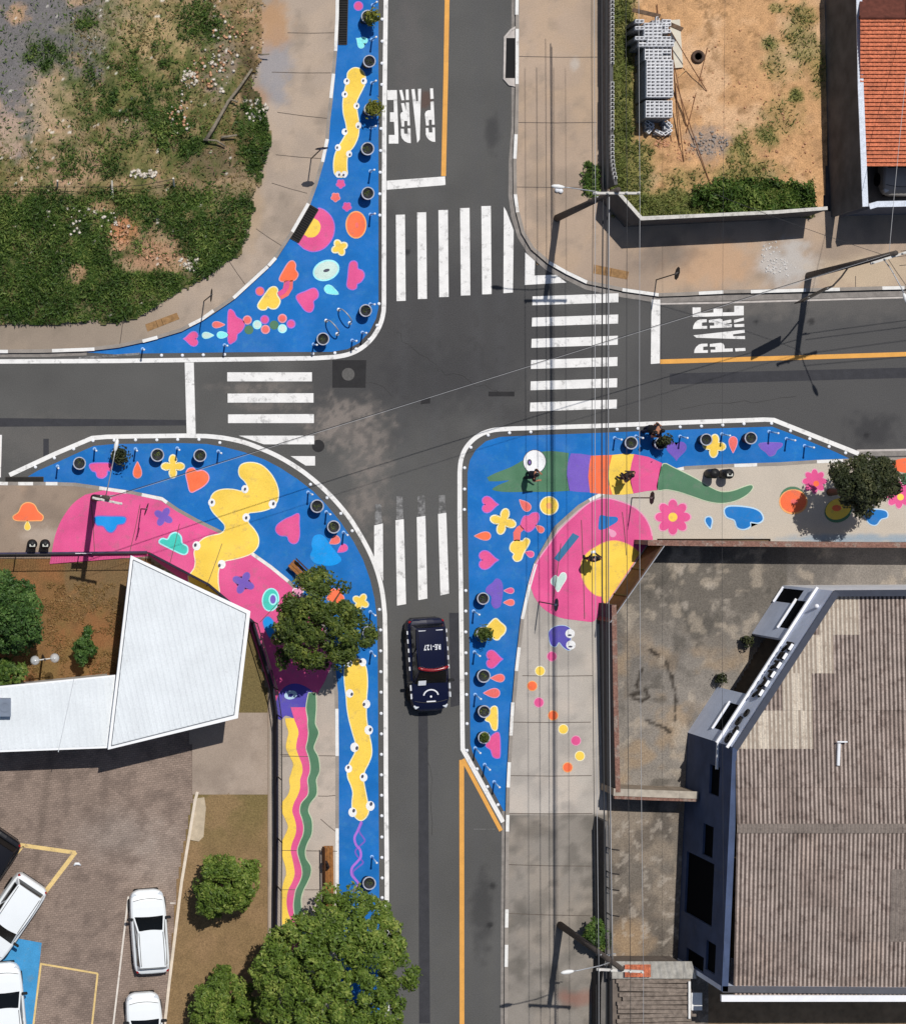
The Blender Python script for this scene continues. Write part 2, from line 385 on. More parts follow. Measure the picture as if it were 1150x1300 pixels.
def road_col(X, Y):
    n = fbm(X, Y, 60, 11); n2 = fbm(X, Y, 9, 12)
    A = np.array(C(93, 92, 90)) * (0.84 + 0.32 * n)[..., None]
    A = mixc(A, C(72, 71, 72), .75 * blob(X, Y, 580, 430, 190, 130, .7, n)); A = mixc(A, C(80, 79, 80), .6 * sstep(700, 900, X))
    # worn aggregate along the wheel tracks, dust in the gutters, concrete spilt on the crossing
    for tr in (512, 552, 606, 636):
        A = mixc(A, C(88, 88, 90), 0.25 * np.exp(-((X - tr) / 9) ** 2) * (n2 > 0.35))
    for (cx, cy, rx, ry, s) in ((435, 535, 46, 26, .8), (462, 560, 34, 34, .6), (470, 610, 22, 60, .5), (455, 640, 16, 18, .5), (330, 492, 50, 7, .5), (340, 515, 50, 6, .35), (425, 540, 20, 14, .6)):
        A = mixc(A, C(136, 127, 120), s * blob(X, Y, cx, cy, rx, ry, .5, fbm(X, Y, 10, 21)) * (.35 + .65 * sstep(.42, .55, fbm(X, Y, 7, 23))))
    A = mixc(A, C(122, 116, 110), .5 * blob(X, Y, 940, 384, 60, 16, .7, n2)); A = mixc(A, C(112, 108, 104), .45 * blob(X, Y, 1080, 385, 120, 18, .7, n2))
    A = mixc(A, C(104, 100, 98), .5 * blob(X, Y, 520, 60, 14, 90, .6, n2)); A = mixc(A, C(98, 78, 70), .8 * blob(X, Y, 541, 128, 7, 12, .4, n2))
    A = mixc(A, C(110, 106, 102), .5 * blob(X, Y, 60, 560, 70, 26, .7, n2))
    A = mixc(A, C(52, 52, 55), .6 * blob(X, Y, 1108, 548, 30, 22, .6, n2)); A = mixc(A, C(50, 50, 53), .5 * blob(X, Y, 625, 170, 8, 20, .6, n2))
    A = mixc(A, C(48, 48, 50), .5 * blob(X, Y, 612, 1160, 12, 46, .6, n2)); A = mixc(A, C(56, 56, 58), .35 * blob(X, Y, 560, 480, 70, 40, .8, n2))
    for (x, y) in ((626, 1125), (622, 1175), (925, 395), (1030, 408), (960, 408), (1100, 552), (516, 320)):
        A = mixc(A, C(34, 34, 36), .7 * blob(X, Y, x, y, 3.5, 3, .5, n2))
    return A
road_poly = [(-900, 436), (300, 436), (410, 300), (410, -900), (668, -900), (668, 330), (760, 360), (2000, 345), (2000, 600), (1090, 600), (700, 660), (655, 820), (655, 2200), (420, 2200), (420, 800), (300, 640), (150, 630), (-900, 630)]
ASM = colmat('asphalt', 0.92, 0.32, 26, 0.6)
sheet('road', [(max(-120, min(1270, a)), max(-120, min(1420, b))) for a, b in road_poly], 3, 0.0, road_col, ASM)
far = MB()
for q in ([(-1200, 436), (-120, 436), (-120, 630), (-1200, 630)], [(1270, 345), (2400, 335), (2400, 600), (1270, 600)], [(410, -1200), (668, -1200), (668, -120), (410, -120)], [(420, 1420), (655, 1420), (655, 2500), (420, 2500)]): far.flat(q, 0.0)
struct(far.build('road', mat('asphalt_far', ASPH, 0.92, 0.12, 1.0, 0.2, 22)))

# darker repairs in the asphalt
PATCH = mat('asphalt_patch', C(60, 60, 64), 0.9, 0.12, 3, 0.2, 25)
PATCHD = mat('asphalt_dark_patch', C(47, 46, 47), 0.9, 0.12, 3, 0.2, 25)
p = MB()
for q in ([(-60, 530), (237, 533), (237, 540), (-60, 542)], [(850, 474), (1170, 466), (1170, 479), (850, 488)], [(531, 905), (543, 905), (546, 1300), (532, 1300)], [(55, 557), (62, 557), (62, 583), (55, 583)],
          [(570, 778), (584, 778), (585, 895), (572, 898)]): p.flat(q, 0.004)
p.m = 1
for q in ([(422, 457), (465, 457), (464, 492), (422, 492)], [(620, 497), (653, 497), (653, 503), (620, 503)], [(535, 506), (546, 505), (546, 512), (534, 513)]): p.flat(q, 0.005)
p.flat([(404 + 8 * math.cos(t), 566 + 8 * math.sin(t)) for t in np.linspace(0, 6.28, 17)[:-1]], 0.005)
struct(p.build('asphalt_patch', [PATCH, PATCHD]))
cr = MB(); rc = np.random.RandomState(77)
for (x0, y0, x1, y1) in ((500, 420, 560, 470), (560, 470, 640, 500), (430, 470, 500, 500), (540, 930, 552, 1060), (860, 520, 1010, 505)):
    n = 9; pts = [(x0 + (x1 - x0) * i / n + rc.uniform(-4, 4), y0 + (y1 - y0) * i / n + rc.uniform(-4, 4)) for i in range(n + 1)]
    addband(cr, pts, list(rc.uniform(.25, .6, n + 1)), 0.0055)
struct(cr.build('asphalt_crack', mat('crack_dark', C(58, 57, 56), .95, .2, 5)))
mh = MB(); c = W(442, 475)
mh.lathe((c.x, c.y, 0.006), [(0.30, 0), (0.30, 0.008), (0.27, 0.008), (0.27, 0.004), (0.0, 0.004)], 24)
for k in range(-3, 4): mh.box((c.x + k * 0.07, c.y, 0.013), (0.03, 0.36, 0.006))
struct(mh.build('manhole_cover', mat('cast_iron', C(92, 90, 88), 0.7, 0.2, 8, 0.2)))

# kerb lines of the pavements (photo pixels)
NWK = [(429, -60), (428, 20), (426, 62), (423, 95), (420, 128), (417, 152), (415, 180), (409, 205), (401, 233), (392, 258), (371, 294), (350, 326), (341, 336), (296, 378), (280, 389), (256, 405), (230, 418.5), (200, 427.5), (180, 432.5), (150, 439), (105, 444), (50, 445.5), (-60, 446)]
NEK = [(657, -60), (656.5, 106), (655.5, 165), (653.5, 205), (654, 245), (657, 268), (664, 295), (676, 315), (697, 333), (720, 346), (746, 358), (790, 367), (836, 374), (870, 373), (918, 370), (1023, 368), (1170, 364), (1260, 361)]
SEK = [(1260, 580), (1170, 582), (1085, 584), (1036, 586), (990, 589), (930, 591), (870, 594), (857, 597), (830, 603), (800, 614), (775, 622), (757, 630), (735, 643), (706, 669), (690, 697), (680, 716), (672, 744), (663, 788), (656, 850), (649, 930), (645, 1000), (644, 1040), (643, 1160), (642, 1420)]
SWK = [(-60, 613), (20, 614), (60, 614), (95, 615), (130, 620), (165, 625), (205, 633), (225, 647), (250, 661), (285, 678), (320, 703), (344, 720), (367, 739), (395, 768), (413, 800), (423, 840), (427, 880), (428, 950), (428, 1420)]
ZP = 0.12
def pave_col(base, dark, warm, seed):
    def fn(X, Y):
        n = fbm(X, Y, 70, seed); n2 = fbm(X, Y, 14, seed + 3); n3 = fbm(X, Y, 30, seed + 5)
        A = np.array(base) * (0.84 + 0.32 * n)[..., None]
        A = mixc(A, warm, 0.6 * sstep(.45, .7, n3)); A = mixc(A, dark, 0.55 * sstep(.5, .75, fbm(X, Y, 38, seed + 8)))
        A = mixc(A, dark, 0.35 * sstep(.62, .72, n2))
        return A
    return fn
def slab(name, poly, z, fn, m, kerb):
    """raised pavement: coloured top sheet and the step down to the road along its kerb line"""
    o = sheet(name, poly, 4, z, fn, m)
    mb = MB(); L = [W(a, b, 0) for a, b in kerb]
    vs = [(q.x, q.y, z - 0.004) for q in L] + [(q.x, q.y, -0.03) for q in L]; n = len(L)
    mb.add(vs, [(i, i + 1, n + i + 1, n + i) for i in range(n - 1)])
    struct(mb.build('kerb_face', CONC, o)); return o
PAVM = colmat('pavement', 0.92, 0.19, 26, 0.3)
def nw_col(X, Y):
    A = pave_col(C(176, 159, 143), C(140, 127, 114), C(186, 166, 146), 31)(X, Y); n2 = fbm(X, Y, 16, 77)
    A = mixc(A, C(150, 148, 152), .8 * blob(X, Y, 350, 85, 22, 42, .4, n2)); A = mixc(A, C(182, 142, 104), .8 * blob(X, Y, 345, 32, 24, 28, .5, n2))
    A = mixc(A, C(172, 134, 104), .7 * blob(X, Y, 325, 125, 14, 14, .5, n2)); A = mixc(A, C(176, 150, 118), .5 * blob(X, Y, 320, 240, 12, 60, .6, n2))
    A = mixc(A, C(134, 122, 108), .6 * sstep(330, 150, X) * sstep(330, 420, Y))
    return A
nw = slab('pavement', NWK + [(-60, 380), (150, 390), (260, 335), (306, 250), (325, 190), (320, 100), (322, -60)], ZP, nw_col, PAVM, NWK)
def ne_col(X, Y):
    A = pave_col(C(178, 157, 138), C(144, 130, 117), C(188, 163, 138), 41)(X, Y); n2 = fbm(X, Y, 14, 78)
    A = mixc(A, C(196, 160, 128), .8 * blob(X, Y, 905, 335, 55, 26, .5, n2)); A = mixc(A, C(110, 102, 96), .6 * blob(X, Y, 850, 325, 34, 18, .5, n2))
    A = mixc(A, C(192, 188, 184), .8 * blob(X, Y, 1000, 338, 36, 26, .4, n2)); A = mixc(A, C(198, 178, 152), .8 * blob(X, Y, 1110, 345, 70, 20, .5, n2))
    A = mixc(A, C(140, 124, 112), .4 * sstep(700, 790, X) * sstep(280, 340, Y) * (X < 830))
    A = mixc(A, C(190, 180, 170), .8 * blob(X, Y, 729, 80, 5, 8, .5, n2))
    return A
slab('pavement', NEK + [(1260, 255), (1045, 268), (815, 280), (770, 238), (766, -60)], ZP, ne_col, PAVM, NEK)
def se_col(X, Y):
    A = pave_col(C(186, 178, 169), C(152, 146, 140), C(198, 186, 174), 51)(X, Y); n2 = fbm(X, Y, 14, 79)
    A = mixc(A, C(200, 188, 172), .75 * (X > 800) * sstep(780, 830, X) * (Y < 700))
    old = (Y > 1033) & (X < 780); A = np.where(old[..., None], pave_col(C(142, 135, 127), C(104, 100, 94), C(160, 149, 137), 57)(X, Y), A)
    A = mixc(A, C(90, 86, 80), .5 * old * sstep(.5, .7, fbm(X, Y, 22, 61)))
    A = mixc(A, C(110, 150, 180), .6 * blob(X, Y, 1090, 684, 110, 5, .5, n2)); A = mixc(A, C(150, 104, 90), .6 * blob(X, Y, 735, 1268, 25, 10, .5, n2))
    return A
slab('pavement', SEK + [(790, 1420), (760, 790), (835, 684), (1260, 690)], ZP, se_col, PAVM, SEK)
def sw_col(X, Y):
    A = pave_col(C(156, 138, 122), C(126, 112, 100), C(172, 146, 124), 64)(X, Y)
    A = np.where(((X > 340) & (Y > 800))[..., None], pave_col(C(184, 172, 160), C(152, 144, 134), C(194, 178, 164), 67)(X, Y), A)
    A = mixc(A, C(196, 180, 166), .5 * blob(X, Y, 55, 680, 30, 12, .5, fbm(X, Y, 10, 3)))
    return A
slab('pavement', SWK + [(340, 1420), (340, 880), (322, 800), (185, 707), (-60, 709)], ZP, sw_col, PAVM, SWK)

# joints between the cast slabs
jm = MB()
JN = mat('slab_joint', C(98, 88, 80), 0.95, 0.2, 4)
for a, b in (((365, 41), (424, 41)), ((345, 91), (420, 92)), ((352, 142), (417, 150)), ((350, 196), (410, 201)), ((345, 232), (390, 245)), ((325, 290), (358, 312)), ((290, 330), (312, 362)), ((156, 408), (152, 438)),
             ((657, 71), (758, 72)), ((655, 155), (757, 155)), ((654, 237), (755, 237)), ((663, 858), (752, 858)), ((650, 917), (750, 917)), ((647, 985), (751, 985)), ((645, 1033), (752, 1033)),
             ((404, 1011), (428, 1010)), ((356, 958), (428, 960)), ((1125, 325), (1150, 362)), ((1086, 350), (1086, 364)), ((642, 1160), (750, 1163)), ((643, 1098), (750, 1100)), ((407, 1040), (426, 1056))):
    addband(jm, [a, ((a[0] + b[0]) / 2, (a[1] + b[1]) / 2 + .6), b], 0.9, ZP + 0.003)
for a, b in (((120, 700), (116, 640)), ((165, 700), (178, 640)), ((215, 718), (228, 665)), ((262, 745), (282, 690)), ((330, 790), (365, 752)), ((700, 775), (712, 690)), ((742, 786), (738, 660)), ((795, 705), (790, 650)), ((358, 960), (400, 961)), ((357, 1080), (428, 1081)), ((357, 1130), (428, 1130))): addband(jm, [a, ((a[0] + b[0]) / 2 + .5, (a[1] + b[1]) / 2), b], 0.7, ZP + 0.0295)
struct(jm.build('slab_joint', JN))

# kerbs: concrete edge band with its white painted lengths, and the concrete gutters
kb = MB()
for K in (NWK, NEK, SEK, SWK):
    inn = off(K + [(K[-1][0], K[-1][1])], 0)[:len(K)]
    L, R = band(K, 7)
    mid = [((a[0] + b[0]) / 2, (a[1] + b[1]) / 2) for a, b in zip(K, (L if K in (NWK,) else L))]
    addband(kb, K, 4.5, ZP + 0.004)
kb.m = 1
for seg in ([(428.5, -20), (428, 20), (426, 64)], [(423.5, 93), (420, 124)], [(415.5, 176), (409.5, 205)], [(391.5, 258), (379, 280), (371, 294)], [(350, 327), (341, 337)], [(340, 338), (296.5, 378)], [(271, 394), (256, 405), (240, 413)], [(200, 428), (181, 433)], [(120, 443), (66, 445)], [(10, 446), (-30, 446)],
            [(656.5, -20), (656, 18)], [(656.5, 36), (656.3, 106)], [(655, 170), (653.5, 201)], [(654, 246), (657, 269)], [(697, 333), (720, 346), (745, 358)], [(790, 367.5), (836, 374)], [(887, 372), (918, 370.5)], [(953, 370), (1023, 368)], [(1045, 367.5), (1066, 367)], [(1120, 365.5), (1148, 365)],
            [(680, 716), (672, 744), (663, 786)], [(659, 822), (655.5, 852)], [(651, 892), (648.5, 934)], [(646.5, 968), (645, 1000)], [(644.5, 1035), (644, 1056)], [(643.5, 1155), (643, 1178)], [(643, 1200), (642.5, 1228)], [(932, 591), (961, 590)], [(1037, 586), (1070, 585)], [(852, 598), (868, 594.5)], [(748, 635), (762, 628), (768, 625)],
            [(58, 614), (73, 614)], [(23, 614), (42, 614)], [(-20, 613), (10, 614)], [(126, 619.5), (160, 624.5)], [(180, 628), (206, 633.5), (212, 638)], [(320, 703), (344, 720), (366, 738)], [(428, 1052), (428, 1150)], [(427.6, 900), (428, 960)]):
    addband(kb, seg, 4.2, ZP + 0.008)
struct(kb.build('kerb', [CONC, KERBW]))
gt = MB()
addband(gt, [(652.5, -60), (652.5, 160), (649, 205), (648.5, 248), (652, 274), (660, 300), (673, 321), (695, 340), (744, 364), (790, 374), (836, 381), (918, 378), (1023, 376), (1260, 369)], 6.5, 0.008)
addband(gt, [(640, 1030), (639, 1160), (638, 1420)], 6, 0.008); addband(gt, [(1090, 576), (1260, 573)], 7, 0.008)
addband(gt, [(-60, 450.5), (60, 450), (110, 448)], 6, 0.008)
gt.m = 1
addband(gt, [(836, 385.5), (918, 384), (1023, 381), (1260, 374)], 2.2, 0.010); addband(gt, [(1088, 572), (1260, 569)], 2.4, 0.010)
struct(gt.build('gutter', [mat('gutter_concrete', C(138, 132, 127), 0.92, 0.2, 3, 0.15, 25), mat('pale_cement', C(192, 184, 178), 0.9, 0.15, 4)]))

# ---------------------------------------------------------------- painted road markings
lw = MB()
NWL = [(491, -60), (489.5, 20), (488, 140), (487.5, 260), (487.4, 385)] + sm([(487, 395), (484, 408), (478, 421), (468, 434), (455, 444), (441, 450), (425, 453)], 5, False) + [(400, 454.5), (300, 456), (150, 458), (-60, 459)]
SWL = [(12, 603), (70, 576), (117, 556), (135, 554.5), (170, 553.8), (235, 553), (258, 553.5)] + sm([(262, 553.6), (285, 556), (310, 561.5), (335, 571), (358, 582), (385, 599), (408, 618), (426, 636), (444, 658), (459, 682), (471, 705), (480, 729), (485.5, 753), (488.5, 780)], 4, False) + [(489.3, 820), (490, 1000), (491, 1100), (492, 1420)]
SEL = [(1090, 576), (982, 533), (970, 532.6), (930, 534), (860, 536.5), (760, 540.5), (685, 543), (650, 544)] + sm([(643, 544.5), (626, 546), (611, 551), (599, 559.5), (590, 571), (585, 585), (583.5, 600)], 5, False) + [(583.5, 660), (585, 740), (586, 830), (587, 930), (587.3, 951), (638.5, 1044)]
for L_ in (NWL, SWL, SEL): addband(lw, L_, 5.6, 0.016)
lw.flat([(491, 229), (565, 223.5), (565.5, 234.5), (491, 240.5)], 0.014); lw.flat([(827, 380), (838, 380), (837.5, 461), (826, 462)], 0.014)
lw.flat([(234.5, 460), (246, 460), (248.5, 551), (237, 551)], 0.014); lw.flat([(-3, 552), (2.5, 552), (1, 606), (-3, 606)], 0.014)
lw.m = 1; lw.flat([(100, 453), (178, 447.5), (176, 450.5), (100, 456)], 0.012)
struct(lw.build('edge_line', [LINEW, LINEO]))
ly = MB()
addband(ly, [(568.5, -60), (566, 90), (563, 223)], 6, 0.014); addband(ly, [(838, 459), (1000, 454.2), (1260, 446)], 5.8, 0.014)
addband(ly, [(586, 965), (586.2, 1100), (586.5, 1420)], 6, 0.014); addband(ly, [(587.5, 964), (636, 1055)], 5, 0.0145)
ly.m = 1; addband(ly, [(594, 1053), (628, 1053)], 0.8, 0.014)
struct(ly.build('centre_line', [LINEY, LINEO]))
cw = MB()
for x0, x1, y0, y1, dy in ((503.5, 515, 272, 382, 0), (530.5, 542, 269, 379.5, 0), (557.5, 569.5, 266, 377, 0), (585, 597, 263.5, 375, 0), (612, 624, 261, 373.5, 0)):
    cw.flat([(x0 - 1, y0 + .4), (x1 - 1, y0), (x1, y1 - .4), (x0, y1)], 0.014)
cw.flat([(639.5, 262), (643, 268), (652, 292), (651, 371), (639, 372)], 0.014)
cw.flat([(666.5, 320), (679, 331), (678.5, 349.5), (706, 348.5), (719, 358.5), (666, 361.5)], 0.014)
for k in range(6): cw.flat([(676 - .6 * k, 376 + 27 * k), (785 - .4 * k, 372 + 27 * k), (784.8 - .4 * k, 383.5 + 27 * k), (675.6 - .6 * k, 387.3 + 27 * k)], 0.014)
cw.flat([(288.5, 472.5), (396, 472.5), (396, 484), (288.5, 484)], 0.014); cw.flat([(289, 499.5), (398, 499), (398, 511), (289, 511)], 0.014)
cw.flat([(289.5, 526), (398.5, 525.5), (398.5, 537), (289.5, 537)], 0.014); cw.flat([(303, 553), (399, 553), (399, 564), (335, 564)], 0.0135); cw.flat([(369, 579), (400, 579), (400, 591), (388, 591)], 0.0135)
cw.flat([(475, 667), (486, 664.5), (486.5, 738), (475, 707)], 0.0135)
for q in ([(502, 660.5), (512.5, 659), (515.5, 767), (504, 769)], [(529, 656.5), (540, 655), (542.5, 760), (531, 762)], [(556, 652.5), (566.5, 651), (570, 753.5), (559, 756)]): cw.flat(q, 0.014)
cw.m = 1
for q in ([(503, 630), (511, 630), (512, 659), (503, 660)], [(530, 630), (539, 629), (540, 655), (530, 656)], [(557, 629), (565, 628), (566, 651), (557, 652)], [(476, 640), (484, 640), (485, 664), (476, 666)]): cw.flat(q, 0.013)
struct(cw.build('crosswalk_stripes', [LINEW, LINEO]))
# the word PARE in front of both stop lines
GL = [[(879, 390), (889.5, 390), (889.5, 397.3), (905.5, 396.5), (905.5, 391.5), (917, 391.5), (917, 396.4), (932, 396), (932, 388), (944, 388), (944, 400), (889.5, 402), (879, 402)],
      [(879.5, 417.5), (880, 413.5), (882, 409.5), (885.5, 406.5), (889, 405.3), (897, 405), (897, 408.8), (891, 409.3), (891, 413.7), (897.5, 413.5), (897.5, 417)],
      [(899.5, 406), (914, 404.3), (916.5, 405.3), (917.5, 407.5), (928, 405.3), (928.3, 409.2), (918.5, 411.6), (929, 411.3), (929, 415.2), (901, 416.5), (901, 413.2), (906.5, 413.2), (906.5, 409.3), (899.7, 409.3)],
      [(931.5, 406), (944, 403), (944.3, 406.6), (931.8, 409.6)], [(931.8, 411.4), (944.6, 411), (944.8, 414.6), (932, 415.2)],
      [(880, 425.5), (945, 418.3), (945.3, 422.2), (930.5, 424.2), (930.5, 426.6), (945.5, 426.3), (945.6, 430.3), (884, 428.6)],
      [(881, 448), (881.5, 444), (883.5, 440.3), (887, 437.3), (890.5, 436.2), (898, 436), (898, 439.5), (892.5, 440), (892.5, 444.5), (898.5, 444.2), (898.5, 447.6)],
      [(901, 436.5), (915, 435), (918, 436.3), (919.5, 439), (919.6, 442.4), (930, 442), (930.2, 446), (902, 447.2), (902, 443.7), (908, 443.8), (908, 440), (901, 440)], [(933, 442), (946, 441.5), (946.2, 445.2), (933.5, 446)]]
t = MB()
for g in GL: t.flat(g, 0.014)
struct(t.build('road_lettering', LINEW))
t = MB()
for g in GL: t.flat([(552.5 - (448 - y) * 1.016, 180.8 - (x - 880) * 1.046) for x, y in g], 0.014)
struct(t.build('road_lettering', LINEW))

# ---------------------------------------------------------------- painted corners
def circ(x, y, a, b=None, ang=0, n=22):
    b = b or a; c, s = math.cos(math.radians(ang)), math.sin(math.radians(ang))
    return [(x + a * math.cos(t) * c - b * math.sin(t) * s, y + a * math.cos(t) * s + b * math.sin(t) * c) for t in [2 * math.pi * i / n for i in range(n)]]
def rot(pts, x, y, ang):
    c, s = math.cos(math.radians(ang)), math.sin(math.radians(ang)); return [(x + a * c - b * s, y + a * s + b * c) for a, b in pts]
def heart(x, y, l, w, ang):
    """tip points along ang"""
    out = []
    for i in range(28):
        t = 2 * math.pi * i / 28
        hx = 16 * math.sin(t) ** 3; hy = 13 * math.cos(t) - 5 * math.cos(2 * t) - 2 * math.cos(3 * t) - math.cos(4 * t)
        out.append((-(hy + 2.5) / 29 * l, hx / 32 * w))
    return rot(out, x, y, ang)
def drop(x, y, l, w, ang):
    out = []
    for i in range(22):
        t = 2 * math.pi * i / 22; out.append((l / 2 * math.cos(t), w / 2 * math.sin(t) * (math.sin(t / 2) ** 1.3) * 1.25))
    return rot(out, x, y, ang)
def star(x, y, r, ri, ang, n=4):
    out = []
    for i in range(n * 12):
        t = 2 * math.pi * i / (n * 12); k = abs(math.cos(n * t / 2)) ** 1.6; q = ri + (r - ri) * k; out.append((q * math.cos(t), q * math.sin(t)))
    return rot(out, x, y, ang)
ROADZ = 0.0; 
class Corner:
    """one painted corner: blue ground coat with its painted figures as children"""
    def __init__(s, blue, kerb_region, name='painted_corner'):
        m = MB(); m.flat(blue, 0.006); s.root = struct(m.build(name, PB)); s.reg = off(kerb_region, 2.7)
    def fig(s, name, parts, where='road', parent=None):
        """parts: list of (outline, material); where road / pavement / both (cut at the kerb line)"""
        mb = MB(); ms = []
        for i, (pl, m_) in enumerate(parts):
            if m_ not in ms: ms.append(m_)
            mb.m = ms.index(m_)
            if where in ('road', 'both'): mb.flat(pl, 0.010 + 0.004 * i)
            if where == 'pavement': mb.flat(pl, ZP + 0.010 + 0.004 * i)
            if where == 'both': mb.clipflat(pl, s.reg, ZP + 0.010 + 0.004 * i)
        o = mb.build(name, ms, parent or s.root); return o
def ol(pl, fill, line, d=1.5): return [(off(pl, d), line), (pl, fill)]
def eye(c, x, y, r, px, py, parent, where='road', pr=None):
    a = 1.2 * r if False else r
    return c.fig('painted_eye', [(circ(x, y, r * 0.95, r * 1.08), WHT), (circ(px, py, (pr or r * 0.32), (pr or r * 0.32) * 1.4, 15), DKG)][0:2], where, parent)
def lift(o, dz):
    for v in o.data.vertices: v.co.z += dz
    return o
# north-west corner
blue_nw = [(480.5, -60), (480.5, 390), (477.5, 404), (469, 421), (456, 435), (441, 443), (421, 446.5), (300, 447), (180, 448.5), (150, 450), (108, 447)] + [(a, b) for a, b in NWK[::-1] if 105 <= a and b > -61]
nwc = Corner(blue_nw, NWK + [(-60, 300), (300, 200), (320, -60)])
cat1 = sm([(441, 100), (442, 92), (447, 87), (453, 86), (459, 89), (463, 96), (463, 105), (459, 114), (455, 122), (452, 130), (453, 142), (455, 155), (455, 167), (453, 176), (448, 186), (442, 193), (440, 203), (440, 214), (440, 221), (433, 224), (426, 221), (424, 212), (425, 199), (429, 188), (435, 178), (440, 168), (440, 158), (437, 146), (436, 138), (436, 128), (438, 115)])
o = nwc.fig('painted_caterpillar', ol(cat1, YEL, O_YEL, 1.3))
for (x, y, px, py) in ((440, 103, 440.5, 102), (462, 102.5, 461, 102), (437.5, 119.5, 438, 119), (452.5, 134, 453, 134), (455, 159, 454.5, 160.5), (437.5, 167, 439, 166), (429, 187, 428, 187), (443, 195, 444, 196), (429.5, 221, 430.5, 221.5), (437, 221, 436, 222)): lift(eye(nwc, x, y, 4, px, py, o), .012)
for x, y, m_ in ((432.5, 233, PINK), (426, 250, CORAL), (440.5, 262, PINK)): nwc.fig('painted_flower', ol(star(x, y, 5.6, 4.2, 20, 5), m_, VIO if m_ is PINK else O_COR, 0.8))
semi = sm([(404.5, 264), (412, 267), (420, 275), (424, 286), (422.5, 299), (416, 310), (407, 316.5), (396, 318.5), (386, 315)], 4, False) + [(378.5, 308.5)]
nwc.fig('painted_sun', ol(semi, PINK, VIO, 1.2) + [(sm([(398, 276.5), (404, 280), (407, 287), (405, 295), (399, 300.5), (391, 301)], 4, False) + [(386, 297.5)], YEL)])
nwc.fig('painted_fruit', ol(circ(452, 285, 11.8, 16), ORG, O_PCH, 1.6) + [(circ(453, 285.5, 2.2, 3.6), CORAL)])
nwc.fig('painted_star', ol(star(431, 314, 9.5, 5.2, 65), YEL, O_YEL, 1.8))
nwc.fig('painted_eye', ol(sm(circ(414, 343, 15.5, 11, -22, 10), 3), MINT, O_CYN, 2) + [(circ(414.5, 343, 4.2, 2, -15), DKG)])
nwc.fig('painted_cloud', ol(sm([(444, 335), (449, 331.5), (453, 334), (454, 341), (460, 344), (462, 350), (458, 357), (453, 360), (452, 365), (447, 367), (441, 363), (442, 352)], 4), PINK, VIO, 1.2))
nwc.fig('painted_drop', ol(sm([(412, 366), (415, 362), (420, 362.5), (424, 366), (429.5, 373), (419, 372.5), (414, 370.5)], 3), CYAN, O_CYN, .8))
nwc.fig('painted_heart', ol(sm([(376.5, 376), (388, 370), (398, 366), (403, 370), (403, 377), (397.5, 382), (398, 389), (395, 395), (389, 394.5), (383, 388)], 4), PINK, VIO, 1.2))
nwc.fig('painted_rainbow', [([(361, 356), (372, 355), (371.5, 366), (366, 375), (357, 380), (352, 372), (359, 367)], CORAL), ([(362.5, 356), (368, 356), (367, 365), (362, 372), (355, 376), (352, 371), (359.5, 366)], PINK)])
nwc.fig('painted_cloud', ol(sm([(355, 354), (361, 342), (367, 333), (372, 331.5), (375, 336), (374.5, 342), (378, 348), (374.5, 354.5), (368, 356), (360, 357)], 4), ORG, O_COR, 1.2))
nwc.fig('painted_ball', ol(circ(330, 369.5, 5), CORAL, VIO, 1))
nwc.fig('painted_cloud', ol(sm([(328, 387), (336, 375), (343, 366), (349, 364.5), (352, 368), (351, 374), (355, 382), (351, 390), (345, 391), (340, 388.5), (337, 392), (331, 392)], 4), YEL, O_YEL, 1.5))
nwc.fig('painted_cloud', ol(sm([(290, 396), (296, 395), (300, 402), (308, 407), (310, 413), (306, 420), (301, 424), (300, 430), (296, 434), (290, 433)], 4), PINK, VIO, 1))
for x, y, m_, l in ((314, 406, CORAL, O_COR), (316, 418.5, GRN, GRN), (326.5, 412, MINT, O_CYN), (336, 405.5, PINK, VIO), (337, 418, CORAL, O_COR), (348, 412.5, GRN, GRN), (358.5, 404, CORAL, O_COR), (358.5, 417, MINT, O_CYN), (369.5, 411, PINK, VIO)): nwc.fig('painted_ball', ol(circ(x, y, 4.3), m_, l, 1.5))
nwc.fig('painted_drop', ol(drop(277.5, 412, 15, 8, 0), CORAL, O_COR, .9)); nwc.fig('painted_drop', ol(drop(264, 425.5, 14, 8, 0), MINT, O_CYN, .9)); nwc.fig('painted_drop', ol(drop(283.5, 425, 15, 8.5, 0), CYAN, O_CYN, .9))
nwc.fig('painted_heart', ol(heart(242, 430, 18, 18, 180), PINK, VIO, 1)); nwc.fig('painted_heart', ol(heart(458, 52, 14, 15, 215), CYAN, O_CYN, .6)); nwc.fig('painted_ball', ol(circ(455, 7, 5), PINK, VIO, 1.2))
# south-west corner
blue_sw = [(48, 597.5), (70, 588), (95, 576.5), (119, 566), (146, 563.5), (230, 562.5), (262, 563.5), (285, 567.5), (310, 574), (335, 583), (356, 594), (378, 608.5), (398, 624), (415, 641.5), (433, 663.5), (449, 688), (461, 711), (469.5, 735), (475.5, 760), (478.5, 785), (479.5, 830), (480.5, 1000), (481.5, 1150), (482, 1420)] + [(a, b) for a, b in SWK[::-1] if a > 15]
swc = Corner(blue_sw, SWK + [(330, 1420), (330, 880), (300, 800), (185, 720), (-60, 720)])
swc.fig('painted_cloud', ol(sm([(114, 591), (119, 588.5), (139, 588.5), (142.5, 592), (140, 597), (136, 597.5), (135, 603), (130, 606.5), (124, 605), (122, 599), (117, 597)], 4), PINK, VIO, 1.2))
swc.fig('painted_drop', ol(drop(174.5, 596.5, 20, 11, -90), ORG, O_COR, 1)); swc.fig('painted_star', ol(star(219.5, 592, 14, 4.5, 0), YEL, O_YEL, 1.6))
